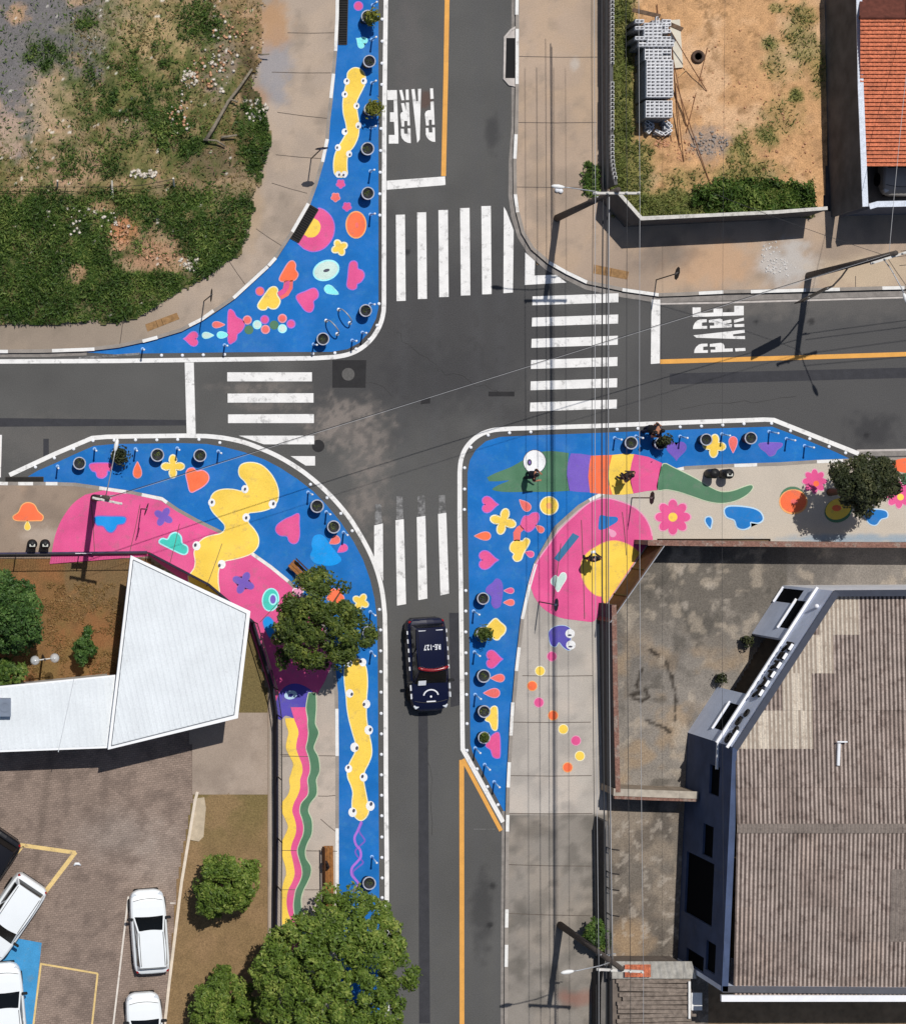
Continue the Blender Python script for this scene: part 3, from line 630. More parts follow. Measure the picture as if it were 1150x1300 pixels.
swc.fig('painted_heart', ol(sm([(242, 624), (238.5, 612), (236.5, 602), (239, 596), (245, 594.5), (250, 598.5), (257, 597.5), (263.5, 602), (264.5, 609), (259, 616), (250, 621.5)], 4), ORG, O_ROSE, 1.2))
cat2 = sm([(318, 587.5), (331, 590.5), (342, 600), (349.5, 612), (353, 624), (352, 635), (346, 643), (336, 647.5), (325, 649.5), (315.5, 651), (314, 657), (315, 664), (322, 672), (327.5, 682), (327, 693), (320, 701.5), (310, 706), (297, 709.5), (285, 712), (279, 718), (276.5, 728), (276.5, 740), (275.5, 756), (240, 738), (247, 722), (248.5, 712), (247, 702), (250, 693), (258, 684.5), (268, 680.5), (280, 678), (285.5, 673), (285.5, 666), (278, 657.5), (271, 650), (267, 641), (269, 630), (275, 624), (285, 621.5), (297, 622), (306, 624), (312.5, 622), (314.5, 617), (311, 610.5), (305, 604.5), (303.5, 597), (307, 590)], 3)
o = swc.fig('painted_caterpillar', ol(cat2, YEL, O_YEL, 1.3), 'both')
for (x, y, r, px, py, w) in ((268.8, 638, 4.8, 269, 637.5, 'road'), (311, 621, 4.8, 311, 621, 'road'), (312.5, 657, 5, 312.5, 657.5, 'road'), (346, 640, 5.2, 347, 639.5, 'road'), (249.5, 693, 5.4, 248, 692, 'pavement'), (281.5, 716.5, 5.2, 278.5, 718, 'pavement')): lift(eye(swc, x, y, r, px, py, o, w), .012)
swc.fig('painted_heart', ol(sm([(379, 652.5), (379.5, 665), (380, 678), (378, 687), (373, 690), (367.5, 687), (364.5, 680.5), (356, 679.5), (350.5, 674), (352, 667), (361, 660), (370, 656)], 4), PINK, VIO, 1))
swc.fig('painted_cloud', ol(sm([(396, 690), (399, 681), (407, 679), (413, 683.5), (419, 692), (427, 702), (433, 710.5), (427, 716), (418, 718), (408, 716.5), (399, 714), (394, 706), (397, 698)], 4), SKYB, SKYB, .5))
swc.fig('painted_drop', ol(drop(424.5, 686.5, 14, 11, 150), CORAL, O_COR, .8)); swc.fig('painted_drop', ol(drop(434.5, 697, 14, 10, 145), PINK, VIO, .8))
cat3 = sm([(443, 838), (450, 836), (458, 839), (463.5, 846), (465.5, 856), (466, 870), (465, 884), (464.5, 898), (465, 914), (468, 932), (471, 947), (471, 959), (467, 970), (462.5, 979), (461, 990), (463.5, 1005), (466, 1018), (467.5, 1030), (464, 1038), (458, 1041.5), (452, 1038), (448, 1030), (447.5, 1018), (448.5, 1007), (446, 997), (442, 987), (442, 976), (446, 966), (451, 956), (452, 945), (448, 930), (443.5, 913), (441, 898), (440, 884), (438, 868), (437.5, 853), (439, 845)])
o = swc.fig('painted_caterpillar', ol(cat3, YEL, O_YEL, 1.3))
for (x, y, r, px, py) in ((443, 842, 4.6, 444.5, 841.5), (460.5, 841, 4.8, 458, 840), (444, 880.5, 5, 446.5, 881.5), (465, 894, 5.2, 462, 894.5), (468, 927, 5.6, 470, 926.5), (450, 949, 5.6, 453, 950), (442.5, 976, 4.8, 442, 974.5), (461.5, 987, 5.2, 460, 986), (470, 1023.5, 5.8, 471, 1021), (447.5, 1031.5, 5.6, 449, 1029.5)): lift(eye(swc, x, y, r, px, py, o), .012)
for k, ln in enumerate(([(459, 1043), (454, 1055), (450, 1064), (452, 1073), (457, 1079), (458, 1088), (453, 1095), (447, 1102), (446.5, 1111), (453, 1119), (455, 1124), (448, 1132)], [(460, 1045), (456, 1055), (460, 1062), (463, 1068), (456, 1075), (451, 1081), (454, 1088), (461, 1095), (455, 1101), (448, 1108), (452, 1118)])):
    L_, R_ = band(sm(ln, 4, False), 3.0 if k == 0 else 2.0); lift(swc.fig('painted_squiggle', [(L_ + R_[::-1], VIO if k == 0 else PUR)]), .004 * (1 - k))
swp = struct(MB().flat(sm([(63, 716), (66, 700), (70, 680), (78, 660), (92, 640), (108, 628)], 4, False) + [(131, 622.5), (165, 627), (204, 635.5), (224, 649), (249, 663), (284, 680), (319, 705), (343, 722), (366, 741), (394, 770), (412, 802), (422, 842), (412, 866), (400, 886), (385, 905), (352, 895), (343, 876), (318, 800), (190, 706)], ZP + 0.006).build('painted_pavement', PINK))
swf = Corner.__new__(Corner); swf.root = swp
swf.fig('painted_cloud', ol(sm([(17, 656), (24, 650.5), (28, 642), (35, 638.5), (43, 641), (48, 649.5), (54, 655), (53, 660), (47, 660.5), (22, 660.5)], 4), ORG, O_PCH, 1.2), 'pavement')
swf.fig('painted_drop', ol(drop(34.8, 667, 12, 8, -90), YEL, O_YEL, .6), 'pavement')
swf.fig('painted_cloud', ol(sm([(121, 656.5), (140, 656), (157, 656.5), (159.5, 660), (156.5, 664.5), (149, 666), (146.5, 671), (142, 675.5), (136.5, 674), (131, 667.5), (123, 666)], 4), SKYB, O_PUR, 1.4), 'pavement')
swf.fig('painted_star', ol(star(207.5, 656, 12, 5, 30), PUR, O_PUR, 1), 'pavement'); swf.fig('painted_star', ol(star(309, 740, 14, 5, 25), PUR, O_PUR, 1), 'pavement')
swf.fig('painted_cloud', ol(sm([(203, 688.5), (206, 684.5), (213, 685.5), (217.5, 679), (223.5, 677), (229, 681.5), (230.5, 690), (237, 694.5), (237, 701), (232.5, 703), (223, 699), (212, 693.5)], 4), TEAL, O_CYN, 1.8), 'pavement')
swf.fig('painted_eye', ol(circ(343.5, 761.5, 9.5, 13.5, 8), TEAL, O_CYN, 1.6) + [(circ(346.5, 761, 5.5, 7.5), O_CYN), (circ(346.5, 761, 3.6, 5.5), PUR)], 'pavement')
swf.fig('painted_cloud', ol(sm([(334, 789), (340, 783), (347, 789), (351, 800), (350, 808), (344, 811), (338, 802)], 4), SKYB, O_PUR, 1), 'pavement')
WAV = [(880, 356, 366, 392, 400.5), (898, 358, 369, 389, 401), (912, 362, 373, 391, 400), (920, 363, 376, 391, 400), (930, 366, 379, 392, 404), (940, 364, 377, 391, 401), (950, 363, 376, 389, 398), (960, 367.5, 379, 392, 403), (970, 372, 383, 394, 405), (980, 370, 384, 394, 405), (990, 367, 381, 391, 401), (1000, 368, 381, 392, 402), (1010, 365, 378, 391, 401), (1020, 357.5, 373, 383, 393.5), (1030, 357.5, 371, 381, 391), (1040, 362, 374, 384, 395), (1050, 365.5, 376, 386, 396), (1060, 362, 375, 385, 395), (1070, 357.5, 371, 381, 390), (1080, 357.5, 369, 378, 387), (1090, 359, 371, 380, 388), (1100, 362, 373, 383, 394), (1110, 363, 374, 384, 394), (1120, 360, 371, 381, 390), (1130, 358, 366, 376, 385), (1140, 358, 364, 374, 382), (1150, 358, 364, 373, 382), (1160, 358, 366, 374, 383), (1170, 358, 369, 376, 384), (1200, 359, 371, 380, 388), (1240, 358, 366, 375, 384)]
for a, b, m_, y0, e in ((1, 2, YEL, 912, 0), (2, 3, PINK, 898, 0), (3, 4, GRN, 880, 1.2)):
    L_ = sm([(r[a] + (0.0), r[0]) for r in WAV if r[0] >= y0], 4, False); R_ = sm([(r[b], r[0]) for r in WAV if r[0] >= y0], 4, False)
    pl = L_ + R_[::-1]
    lift(swf.fig('painted_wave', ([(off(pl, e), O_GRN)] if e else []) + [(pl, m_)], 'pavement'), .012 if not e else .008)
swf.fig('painted_monster', [(sm([(350, 896), (352, 886), (356, 878), (365, 870), (377, 868), (390, 873), (399, 881), (401, 888), (396, 893), (389, 898), (384, 903), (381, 911), (374, 913), (368, 910), (362, 909), (357, 914), (352, 911)], 4), PLUM), (circ(369, 882.5, 8.2, 5.6, -12), O_BLU), (circ(369, 883, 3.4, 2, -20), PLUM)], 'pavement')
lift(swf.root.children[-1], .016)
swc.fig('painted_flower', ol(star(426, 757, 11, 8, 20, 5), ORG, O_COR, 1)); swc.fig('painted_star', ol(star(458, 764, 10, 5, 30), YEL, O_YEL, 1.5)); swf.fig('painted_heart', ol(heart(380, 752, 14, 14, 60), O_ROSE, WHT, 1), 'pavement')
# south-east corner
blue_se = [(593.5, 640), (593.5, 600), (596.5, 584), (604, 571), (617, 560), (635, 554.5), (690, 552), (760, 549.5), (860, 545.5), (930, 543), (980, 541.5), (1000, 549), (1060, 573.5), (1080, 583)] + [(a, b) for a, b in SEK if a < 1080 and b < 1010] + [(641, 1033), (600, 956), (597, 945), (596.5, 900), (595.5, 760)]
reg_se = SEK + [(800, 1420), (800, 900), (900, 720), (1260, 720)]
sec = Corner(blue_se, reg_se)
head = sm([(618, 606), (630, 600), (648, 593), (664, 584), (680, 575), (700, 572.5), (722, 575)], 4, False) + sm([(721, 585), (719.5, 600), (721, 612), (723, 623)], 4, False) + sm([(700, 624.5), (670, 624.5), (640, 624.5), (625, 621.5), (633, 615.5), (646, 610), (632, 611), (621, 611)], 4, False)
ln_ = sec.fig('painted_lizard', [(head, GRN)], 'road')
lift(sec.fig('painted_eye', [(off(circ(678.5, 586, 14, 14.6), .8), DKG), (circ(678.5, 586, 14, 14.6), WHT), (circ(672, 587, 3, 4.2), DKG), (circ(672.3, 587, 1, 2), O_PUR)], 'road', ln_), .006)
for nm, pl, m_, ln2 in (('painted_body_segment', [(724.5, 575.5), (737, 576), (750, 578), (748, 590), (746.5, 604), (748.5, 625), (735, 624.5), (722.5, 623), (719.5, 605), (720.5, 588)], PUR, O_PUR),
                        ('painted_body_segment', [(750, 578.5), (763, 578), (777, 577.5), (774, 590), (772, 603), (774, 617), (777, 628), (763, 627), (749, 625.5), (746.5, 606), (748, 590)], ORG, O_PCH),
                        ('painted_body_segment', [(777, 577.5), (791, 576), (805, 576.5), (801.5, 588), (799.5, 600), (801, 613), (804, 626.5), (791, 628), (777.5, 628), (773, 615), (772, 602), (774, 590)], YEL, O_YEL),
                        ('painted_body_segment', [(805, 576.5), (823, 580), (840.5, 588), (838, 600), (835.5, 611), (834.5, 622), (820, 623.5), (804, 626.5), (800, 613), (799.5, 600), (801.5, 588)], PINK, VIO)):
    sec.fig(nm, [(pl, m_)], 'both', ln_)
tail = sm([(842, 589), (855, 594), (870, 601), (886, 609.5), (900, 618), (915, 624.5), (930, 623.5), (945, 618), (953.5, 616), (955, 620), (947, 628.5), (933, 635.5), (916, 638.5), (898, 636), (880, 630), (862, 624), (846, 621), (835, 621.5), (837, 606)], 3)
sec.fig('painted_tail', [(off(tail, 1.2), O_GRN), (tail, GRN)], 'both', ln_)
for x, y, l, w in ((622.5, 640.5, 20, 20), (620.5, 711, 24, 23), (628, 837, 20, 22)): sec.fig('painted_heart', ol(heart(x, y, l, w, 0), PINK, VIO, 1.2))
sec.fig('painted_star', ol(star(638.5, 662, 16, 5.5, 15), YEL, O_YEL, 1.6)); sec.fig('painted_ball', ol(circ(697, 642, 10.8), YEL, O_YEL, 1.4) + [(circ(697, 642, 4), O_PCH)])
for x, y, l, w, a, m_, q in ((666, 641, 18, 11, 225, CORAL, O_COR), (612.5, 680.5, 20, 11, 180, ORG, O_COR), (685, 671, 12, 8, 220, CORAL, O_COR), (672, 703, 11, 8, 200, PINK, O_COR), (646, 750, 12, 7, 180, PINK, O_COR), (646, 765, 13, 8, 180, CORAL, O_COR), (631.5, 861, 17, 10, 180, CORAL, O_COR), (624, 880, 20, 12, 180, CORAL, O_ROSE), (930.5, 564.5, 20, 11, 90, CORAL, O_ROSE)): sec.fig('painted_drop', ol(drop(x, y, l, w, a), m_, q, .9))
sec.fig('painted_rainbow', [([(652, 687), (651.5, 676), (656, 669), (664, 664.5), (666.5, 671), (661, 676), (660, 687)], CORAL)])
sec.fig('painted_cloud', ol(sm([(665, 656), (671, 655), (676, 651.5), (682.5, 651.5), (684, 658), (681, 665), (676, 672), (670, 675), (664.5, 671), (661, 666)], 4), PINK, VIO, 1))
sec.fig('painted_cloud', ol(sm([(649, 691), (655, 686.5), (663, 687.5), (667, 684), (671.5, 686), (670.5, 691), (664, 702), (661, 710), (655, 712), (651.5, 707.5), (653, 703), (648, 698)], 4), YEL, O_YEL, 1.4))
sec.fig('painted_cloud', ol(sm([(625.5, 740), (630, 735), (636, 738), (638, 748), (636.5, 762), (634, 770), (628, 772), (624, 766), (624, 757), (617, 751), (619, 745)], 4), PUR, PUR, .6))
sec.fig('painted_star', ol(sm([(629, 786), (634.5, 790.5), (641, 796.5), (640, 803), (635, 808), (632, 811.5), (627.5, 810.5), (623, 804), (618, 798), (622, 792)], 4), YEL, O_YEL, 1.6))
sec.fig('painted_cloud', ol(sm([(624, 899), (629, 897.5), (631, 903), (630.5, 925), (625.5, 925.5), (622, 917), (616.5, 914), (620, 908)], 4), YEL, O_YEL, 1.3))
sec.fig('painted_cloud', ol(sm([(626, 933), (633.5, 932), (634.5, 958), (632, 962.5), (626, 960.5), (623, 952), (617, 947), (621, 940)], 4), PINK, VIO, 1))
sec.fig('painted_heart', ol(heart(858.5, 573, 24, 25, 90), PUR, PUR, .6)); sec.fig('painted_star', ol(star(906.5, 566, 14, 6.5, 5), YEL, O_YEL, 1.5))
sec.fig('painted_cloud', ol(sm([(965, 563), (990, 562.5), (992, 566), (986, 571), (983, 576.5), (977, 578.5), (972, 573.5), (966, 569)], 4), PUR, O_PUR, .8))
pk = sm([(672.5, 742), (677, 724), (685, 708), (698, 690), (709, 674), (730, 653.5), (748, 638.5), (766, 632.5), (784, 635.5), (805, 644), (818, 656), (825, 669), (828.5, 683)], 4, False) + [(829, 690), (822, 690), (756, 787)] + sm([(752, 790), (735, 788), (710, 784), (690, 773), (678, 758)], 4, False)
sep = struct(MB().flat(pk, ZP + 0.006).build('painted_pavement', PINK)); sef = Corner.__new__(Corner); sef.root = sep
L_, R_ = band(pk[:48], 1.6); sef.fig('painted_outline', [(L_ + R_[::-1], O_ROSE)], 'pavement')
sef.fig('painted_sun', ol(sm([(737.5, 722), (739, 712), (746, 702), (756, 695), (769, 688.5), (782, 687), (796, 691), (806, 697)], 4, False) + [(812, 702), (768, 768)] + sm([(764, 757), (755, 754.5), (745, 745), (739, 733)], 4, False), YEL, O_PCH, 1), 'pavement')
sef.fig('painted_cloud', [(sm([(762, 654), (771, 655.5), (783, 656.5), (783.5, 662), (776, 667), (768, 671.5), (760, 672), (760, 662)], 4), PBL)], 'pavement'); sef.fig('painted_drop', [(drop(776.5, 676, 13, 9.5, 232), O_ROSE)], 'pavement')
sef.fig('painted_bar', [([(727, 676.5), (735.5, 681), (709.5, 713.5), (703, 709)], STEEL)], 'pavement')
sef.fig('painted_heart', ol(sm([(700, 736), (705, 731), (709, 733.5), (713, 728), (717.5, 728.5), (718, 735), (712.5, 744), (708, 751), (704.5, 744), (700.5, 741)], 4), MINT, WHT, 1), 'pavement')
fl = [(854 + r * math.cos(t), 656.5 + r * math.sin(t)) for t, r in ((2 * math.pi * i / 96, 15 + 7 * abs(math.cos(4 * 2 * math.pi * i / 96)) ** .8) for i in range(96))]
sef.fig('painted_flower', [([(854 + (a - 854) * 1.08, 656.5 + (b - 656.5) * 1.08) for a, b in fl], O_ROSE), (fl, PINK)] + [(circ(854, 656.5, 5.8), YEL)], 'pavement')
sef.fig('painted_drop', ol(drop(900, 663.5, 14, 8.5, 78), PBL, O_BLU, 1.8), 'pavement')
sef.fig('painted_cloud', ol(sm([(920, 648), (925, 643.5), (940, 643.5), (956, 646), (965, 651), (968, 659), (962, 663.5), (952.5, 662.5), (952, 668), (944, 671.5), (936, 669), (932.5, 660), (923, 656)], 4), PBL, O_BLU, 1.8), 'pavement')
sef.fig('painted_fruit', [(circ(1006, 633, 16.4, 15.5), GRN), (circ(1007, 637, 18.2, 16), O_PCH), (circ(1007, 636.5, 16.6, 14.3), ORG), (circ(1008, 637, 4.6, 3.6), CORAL)], 'pavement')
def flower(x, y, r0, m_, c, n=8): return [([(x + q * math.cos(t), y + q * math.sin(t)) for t, q in ((2 * math.pi * i / 80, r * .7 + r * .3 * abs(math.cos(n / 2 * 2 * math.pi * i / 80))) for i in range(80))], mm) for r, mm in ((r0 + 1.4, O_ROSE), (r0, m_))] + [(circ(x + 2, y + 3, r0 * .25), c)]
sef.fig('painted_flower', flower(1034, 611, 15, PINK, ORG), 'pavement'); sef.fig('painted_flower', flower(1141, 628, 17, PINK, YEL), 'pavement')
sef.fig('painted_fruit', [(circ(1064, 648, 18, 15, -25), GRN), (circ(1064, 646, 17, 13, -25), YEL), (circ(1062, 645, 6, 4), ORG)], 'pavement')
sef.fig('painted_cloud', ol(sm([(1095, 649), (1110, 647), (1124, 649), (1126, 656), (1118, 659), (1112, 666), (1104, 664.5), (1098, 656)], 4), PBL, O_BLU, 1.4), 'pavement')
sef.fig('painted_fruit', [(sm([(1132, 590), (1140, 583), (1165, 582), (1165, 600), (1148, 600), (1138, 597)], 4), ORG)], 'pavement'); sef.fig('painted_leaf', [(sm([(1143, 606), (1150, 600), (1170, 600), (1170, 616), (1150, 616)], 4), GRN)], 'pavement')
mo = sef.fig('painted_monster', ol(sm([(696.5, 805), (698.5, 800), (703, 796.5), (710, 794.5), (718, 795), (724, 799), (726, 806), (724, 813), (727, 821), (722, 825.5), (715, 821.5), (709.5, 815.5), (705, 821), (699, 818)], 4), PLUM, O_BLU, .8), 'pavement')
for y in (804.5, 819): lift(sef.fig('painted_eye', [(circ(723.5 + (y > 810), y, 6, 5.8), WHT), (circ(723 + (y > 810), y + 2, 2.6, 1.2), DKG)], 'pavement', mo), .01)
for x, y, m_, q in ((700.5, 833.5, PINK, O_ROSE), (685.5, 852, YEL, O_YEL), (675.5, 871, ORG, O_PCH), (684, 892, PINK, O_ROSE), (702, 908.5, ORG, O_PCH), (715, 926, YEL, O_YEL), (731, 940.5, PINK, O_ROSE), (736, 960, YEL, O_YEL), (720.5, 974.5, ORG, O_PCH)): sef.fig('painted_ball', ol(circ(x, y, 5.6), m_, q, 1), 'pavement')
# ---------------------------------------------------------------- lots (soil, grass, paving of the plots)
SOIL = colmat('soil', 0.95, 0.35, 16, 0.6)
NWG = None
def nw_green(X, Y):
    n = fbm(X, Y, 46, 101); n2 = fbm(X, Y, 14, 102); n3 = fbm(X, Y, 24, 104)
    g = sstep(225, 262, Y + 30 * (n - .5)) * (0.75 + .6 * (n - .3))
    g = np.maximum(g, .9 * blob(X, Y, 330, 175, 26, 50, .4, n2)); g = np.maximum(g, .75 * blob(X, Y, 170, 120, 75, 75, .7, n3) * sstep(.36, .6, n2 * .5 + n3 * .5))
    g = np.maximum(g, .8 * blob(X, Y, 215, 165, 40, 40, .6, n3)); g = np.maximum(g, .7 * blob(X, Y, 60, 65, 26, 20, .5, n2)); g = np.maximum(g, .6 * blob(X, Y, 250, 30, 28, 30, .6, n3))
    g = np.maximum(g, .55 * blob(X, Y, 110, 205, 60, 22, .6, n2)); g = np.maximum(g, .6 * blob(X, Y, 110, 25, 18, 14, .5, n2))
    for (cx, cy, rx, ry) in ((158, 300, 18, 24), (198, 318, 24, 24), (98, 346, 12, 12), (225, 335, 14, 12), (172, 335, 24, 12), (132, 262, 16, 8)): g = g * (1 - blob(X, Y, cx, cy, rx, ry, .5, n2))
    low = sstep(228, 262, Y + 30 * (n - .5)); g = g * (.55 + .3 * low + (.75 - .4 * low) * sstep(.34, .58, fbm(X, Y, 17, 107))) * (.78 + .44 * vnoise(X, Y, 5, 108))
    return np.clip(g, 0, 1)
def nwlot_col(X, Y):
    n = fbm(X, Y, 40, 111); n2 = fbm(X, Y, 8, 112); n3 = fbm(X, Y, 18, 113)
    A = np.array(C(160, 138, 108)) * (0.72 + .5 * n2)[..., None]
    A = mixc(A, C(150, 118, 82), .6 * sstep(.4, .65, n)); A = mixc(A, C(194, 160, 128), .6 * sstep(.5, .7, n3))
    gr = np.maximum(blob(X, Y, 40, 40, 120, 60, .3, n3), np.maximum(blob(X, Y, 25, 120, 38, 75, .3, n3), blob(X, Y, 120, 45, 30, 60, .4, n3)))
    A = mixc(A, C(112, 111, 114), .9 * gr)
    A = mixc(A, C(190, 162, 142), .8 * blob(X, Y, 2, 170, 24, 30, .4, n2)); A = mixc(A, C(190, 164, 134), .7 * blob(X, Y, 64, 130, 28, 38, .5, n2)); A = mixc(A, C(196, 156, 116), .7 * blob(X, Y, 24, 18, 12, 12, .4, n2))
    A = mixc(A, C(196, 156, 130), .7 * blob(X, Y, 110, 218, 70, 14, .6, n2)); A = mixc(A, C(196, 132, 96), .8 * blob(X, Y, 158, 292, 18, 20, .5, n2)); A = mixc(A, C(178, 136, 108), .7 * blob(X, Y, 190, 322, 36, 22, .5, n2))
    A = mixc(A, C(140, 124, 116), .8 * blob(X, Y, 278, 70, 22, 50, .5, n2)); A = mixc(A, C(196, 158, 124), .7 * blob(X, Y, 232, 150, 18, 30, .5, n2)); A = mixc(A, C(196, 170, 120), .5 * blob(X, Y, 190, 40, 70, 40, .7, n3))
    A = mixc(A, C(70, 58, 46), .8 * blob(X, Y, 318, 118, 14, 60, .4, n2)); A = mixc(A, C(84, 72, 56), .7 * blob(X, Y, 270, 200, 40, 30, .6, n3))  # first blob paints the shadowed gully beside the fallen trunk
    ol_ = np.maximum(.8 * blob(X, Y, 185, 110, 110, 130, .5, n3), .7 * blob(X, Y, 80, 205, 120, 36, .5, n3)) * sstep(.35, .6, n2 * .5 + n * .5); A = mixc(A, C(98, 108, 56), ol_); A = mixc(A, C(62, 72, 38), .6 * ol_ * sstep(.5, .62, n2))
    g = nw_green(X, Y)
    G = np.array(C(54, 76, 32)) * (0.5 + .95 * n2)[..., None]; G = mixc(G, C(112, 118, 66), .5 * sstep(.52, .7, n3)); G = mixc(G, C(34, 44, 24), .6 * sstep(.5, .7, fbm(X, Y, 20, 119)))
    A = A * (1 - g[..., None]) + G * g[..., None]
    A = mixc(A, C(232, 226, 214), .8 * (vnoise(X, Y, 4, 130) > .93) * (n3 > .42))
    return A
NWP = [(-120, -60), (326, -60), (334, 20), (334, 60), (322, 110), (338, 140), (344, 180), (334, 215), (322, 245), (316, 300), (300, 322), (272, 345), (240, 362), (200, 388), (178, 400), (155, 407), (100, 408), (50, 412), (-120, 408)]
o = sheet('vacant_lot', NWP, 2.5, 0.17, nwlot_col, SOIL, 12, 0.16, 120)
def nelot_col(X, Y):
    n = fbm(X, Y, 50, 141); n2 = fbm(X, Y, 7, 142); n3 = fbm(X, Y, 20, 143)
    A = np.array(C(202, 158, 114)) * (0.74 + .52 * n2)[..., None]
    A = mixc(A, C(220, 184, 148), .6 * sstep(.5, .7, n)); A = mixc(A, C(166, 130, 96), .5 * sstep(.55, .75, n3)); A = mixc(A, C(140, 108, 74), .6 * sstep(.62, .74, fbm(X, Y, 10, 149)))
    A = mixc(A, C(150, 136, 126), .8 * blob(X, Y, 900, 182, 26, 18, .5, n2))
    g = ne_green(X, Y); G = np.array(C(92, 106, 52)) * (0.5 + 1.0 * n2)[..., None]; G = mixc(G, C(150, 146, 88), .4 * sstep(.5, .7, n3))
    return A * (1 - g[..., None]) + G * g[..., None]
def ne_green(X, Y):
    n2 = fbm(X, Y, 12, 151); n3 = fbm(X, Y, 26, 152)
    g = np.maximum(.95 * sstep(815, 795, X + 14 * (n2 - .5)), .95 * sstep(232, 250, Y + 24 * (n3 - .5)) * (X < 1035))
    g = np.maximum(g, .8 * sstep(845, 815, X + 20 * (n2 - .5)) * sstep(165, 190, Y))
    for (cx, cy, rx, ry, s) in ((1015, 50, 22, 40, .6), (978, 55, 13, 10, .7), (985, 80, 18, 24, .4), (1010, 120, 8, 10, .9), (940, 190, 16, 22, .8), (972, 172, 16, 16, .8), (990, 150, 24, 26, .4), (950, 225, 40, 18, .7), (1020, 25, 20, 20, .6), (1040, 80, 12, 40, .5), (870, 225, 40, 14, .5), (985, 10, 10, 6, .6)): g = np.maximum(g, s * blob(X, Y, cx, cy, rx, ry, .6, n2))
    return np.clip(g, 0, 1)
NEP = [(775, -60), (1052, -60), (1049, 100), (1050, 190), (1045, 268), (815, 279), (785, 258), (776, 240)]
sheet('building_plot', NEP, 2.5, 0.10, nelot_col, SOIL, 0, 0.10, 140)
def brown_col(X, Y):
    n = fbm(X, Y, 30, 161); n2 = fbm(X, Y, 8, 162)
    A = np.array(C(128, 96, 62)) * (.75 + .5 * n2)[..., None]; A = mixc(A, C(150, 102, 66), .6 * sstep(.45, .65, n)); A = mixc(A, C(120, 104, 62), .5 * sstep(.5, .7, fbm(X, Y, 18, 163)))
    return mixc(A, C(118, 100, 72), .7 * (X > 80) * blob(X, Y, 130, 735, 60, 36, .4, n2))
sheet('bare_yard', [(-120, 700), (190, 700), (200, 880), (-120, 900)], 4, 0.05, brown_col, SOIL, 0, 0.04, 160)
def park_col(X, Y):
    n = fbm(X, Y, 60, 171); n2 = fbm(X, Y, 12, 172)
    A = np.array(C(152, 134, 122)) * (.82 + .36 * n)[..., None]; A = mixc(A, C(112, 98, 90), .5 * sstep(.45, .7, n2)); A = mixc(A, C(176, 160, 148), .5 * blob(X, Y, 205, 1090, 34, 40, .7, n2))
    A = mixc(A, C(96, 84, 76), .4 * np.exp(-((X - (62 - (Y - 980) * .14)) / 5) ** 2)); return mixc(A, C(160, 150, 142), .4 * blob(X, Y, 150, 1060, 40, 26, .8, n2))
sheet('car_park', [(-140, 900), (262, 900), (250, 1012), (229, 1120), (205, 1420), (-140, 1420)], 4, 0.05, park_col, colmat('pavers', 0.92, 0.22, 18, 0.5, (0.20, 0.10, 0.012)))
def strip_col(X, Y):
    n = fbm(X, Y, 40, 181); n2 = fbm(X, Y, 8, 182)
    A = np.array(C(136, 112, 80)) * (.8 + .4 * n2)[..., None]; A = mixc(A, C(118, 106, 66), .7 * sstep(1100, 1020, Y + 30 * (n - .5))); A = mixc(A, C(150, 122, 90), .6 * sstep(.5, .7, n))
    return mixc(A, C(112, 100, 66), .6 * blob(X, Y, 312, 880, 28, 50, .5, n2))
sheet('planting_strip', [(246, 1005), (350, 1005), (352, 1420), (200, 1420), (225, 1120)], 3, 0.07, strip_col, SOIL, 0, 0.05, 180)
sheet('planting_strip', [(282, 790), (345, 790), (350, 914), (270, 914)], 3, 0.07, strip_col, SOIL, 0, 0.03, 185)
sheet('concrete_yard', [(240, 905), (352, 905), (352, 1008), (245, 1009)], 4, 0.09, pave_col(C(164, 148, 134), C(138, 124, 112), C(176, 160, 146), 191), PAVM)
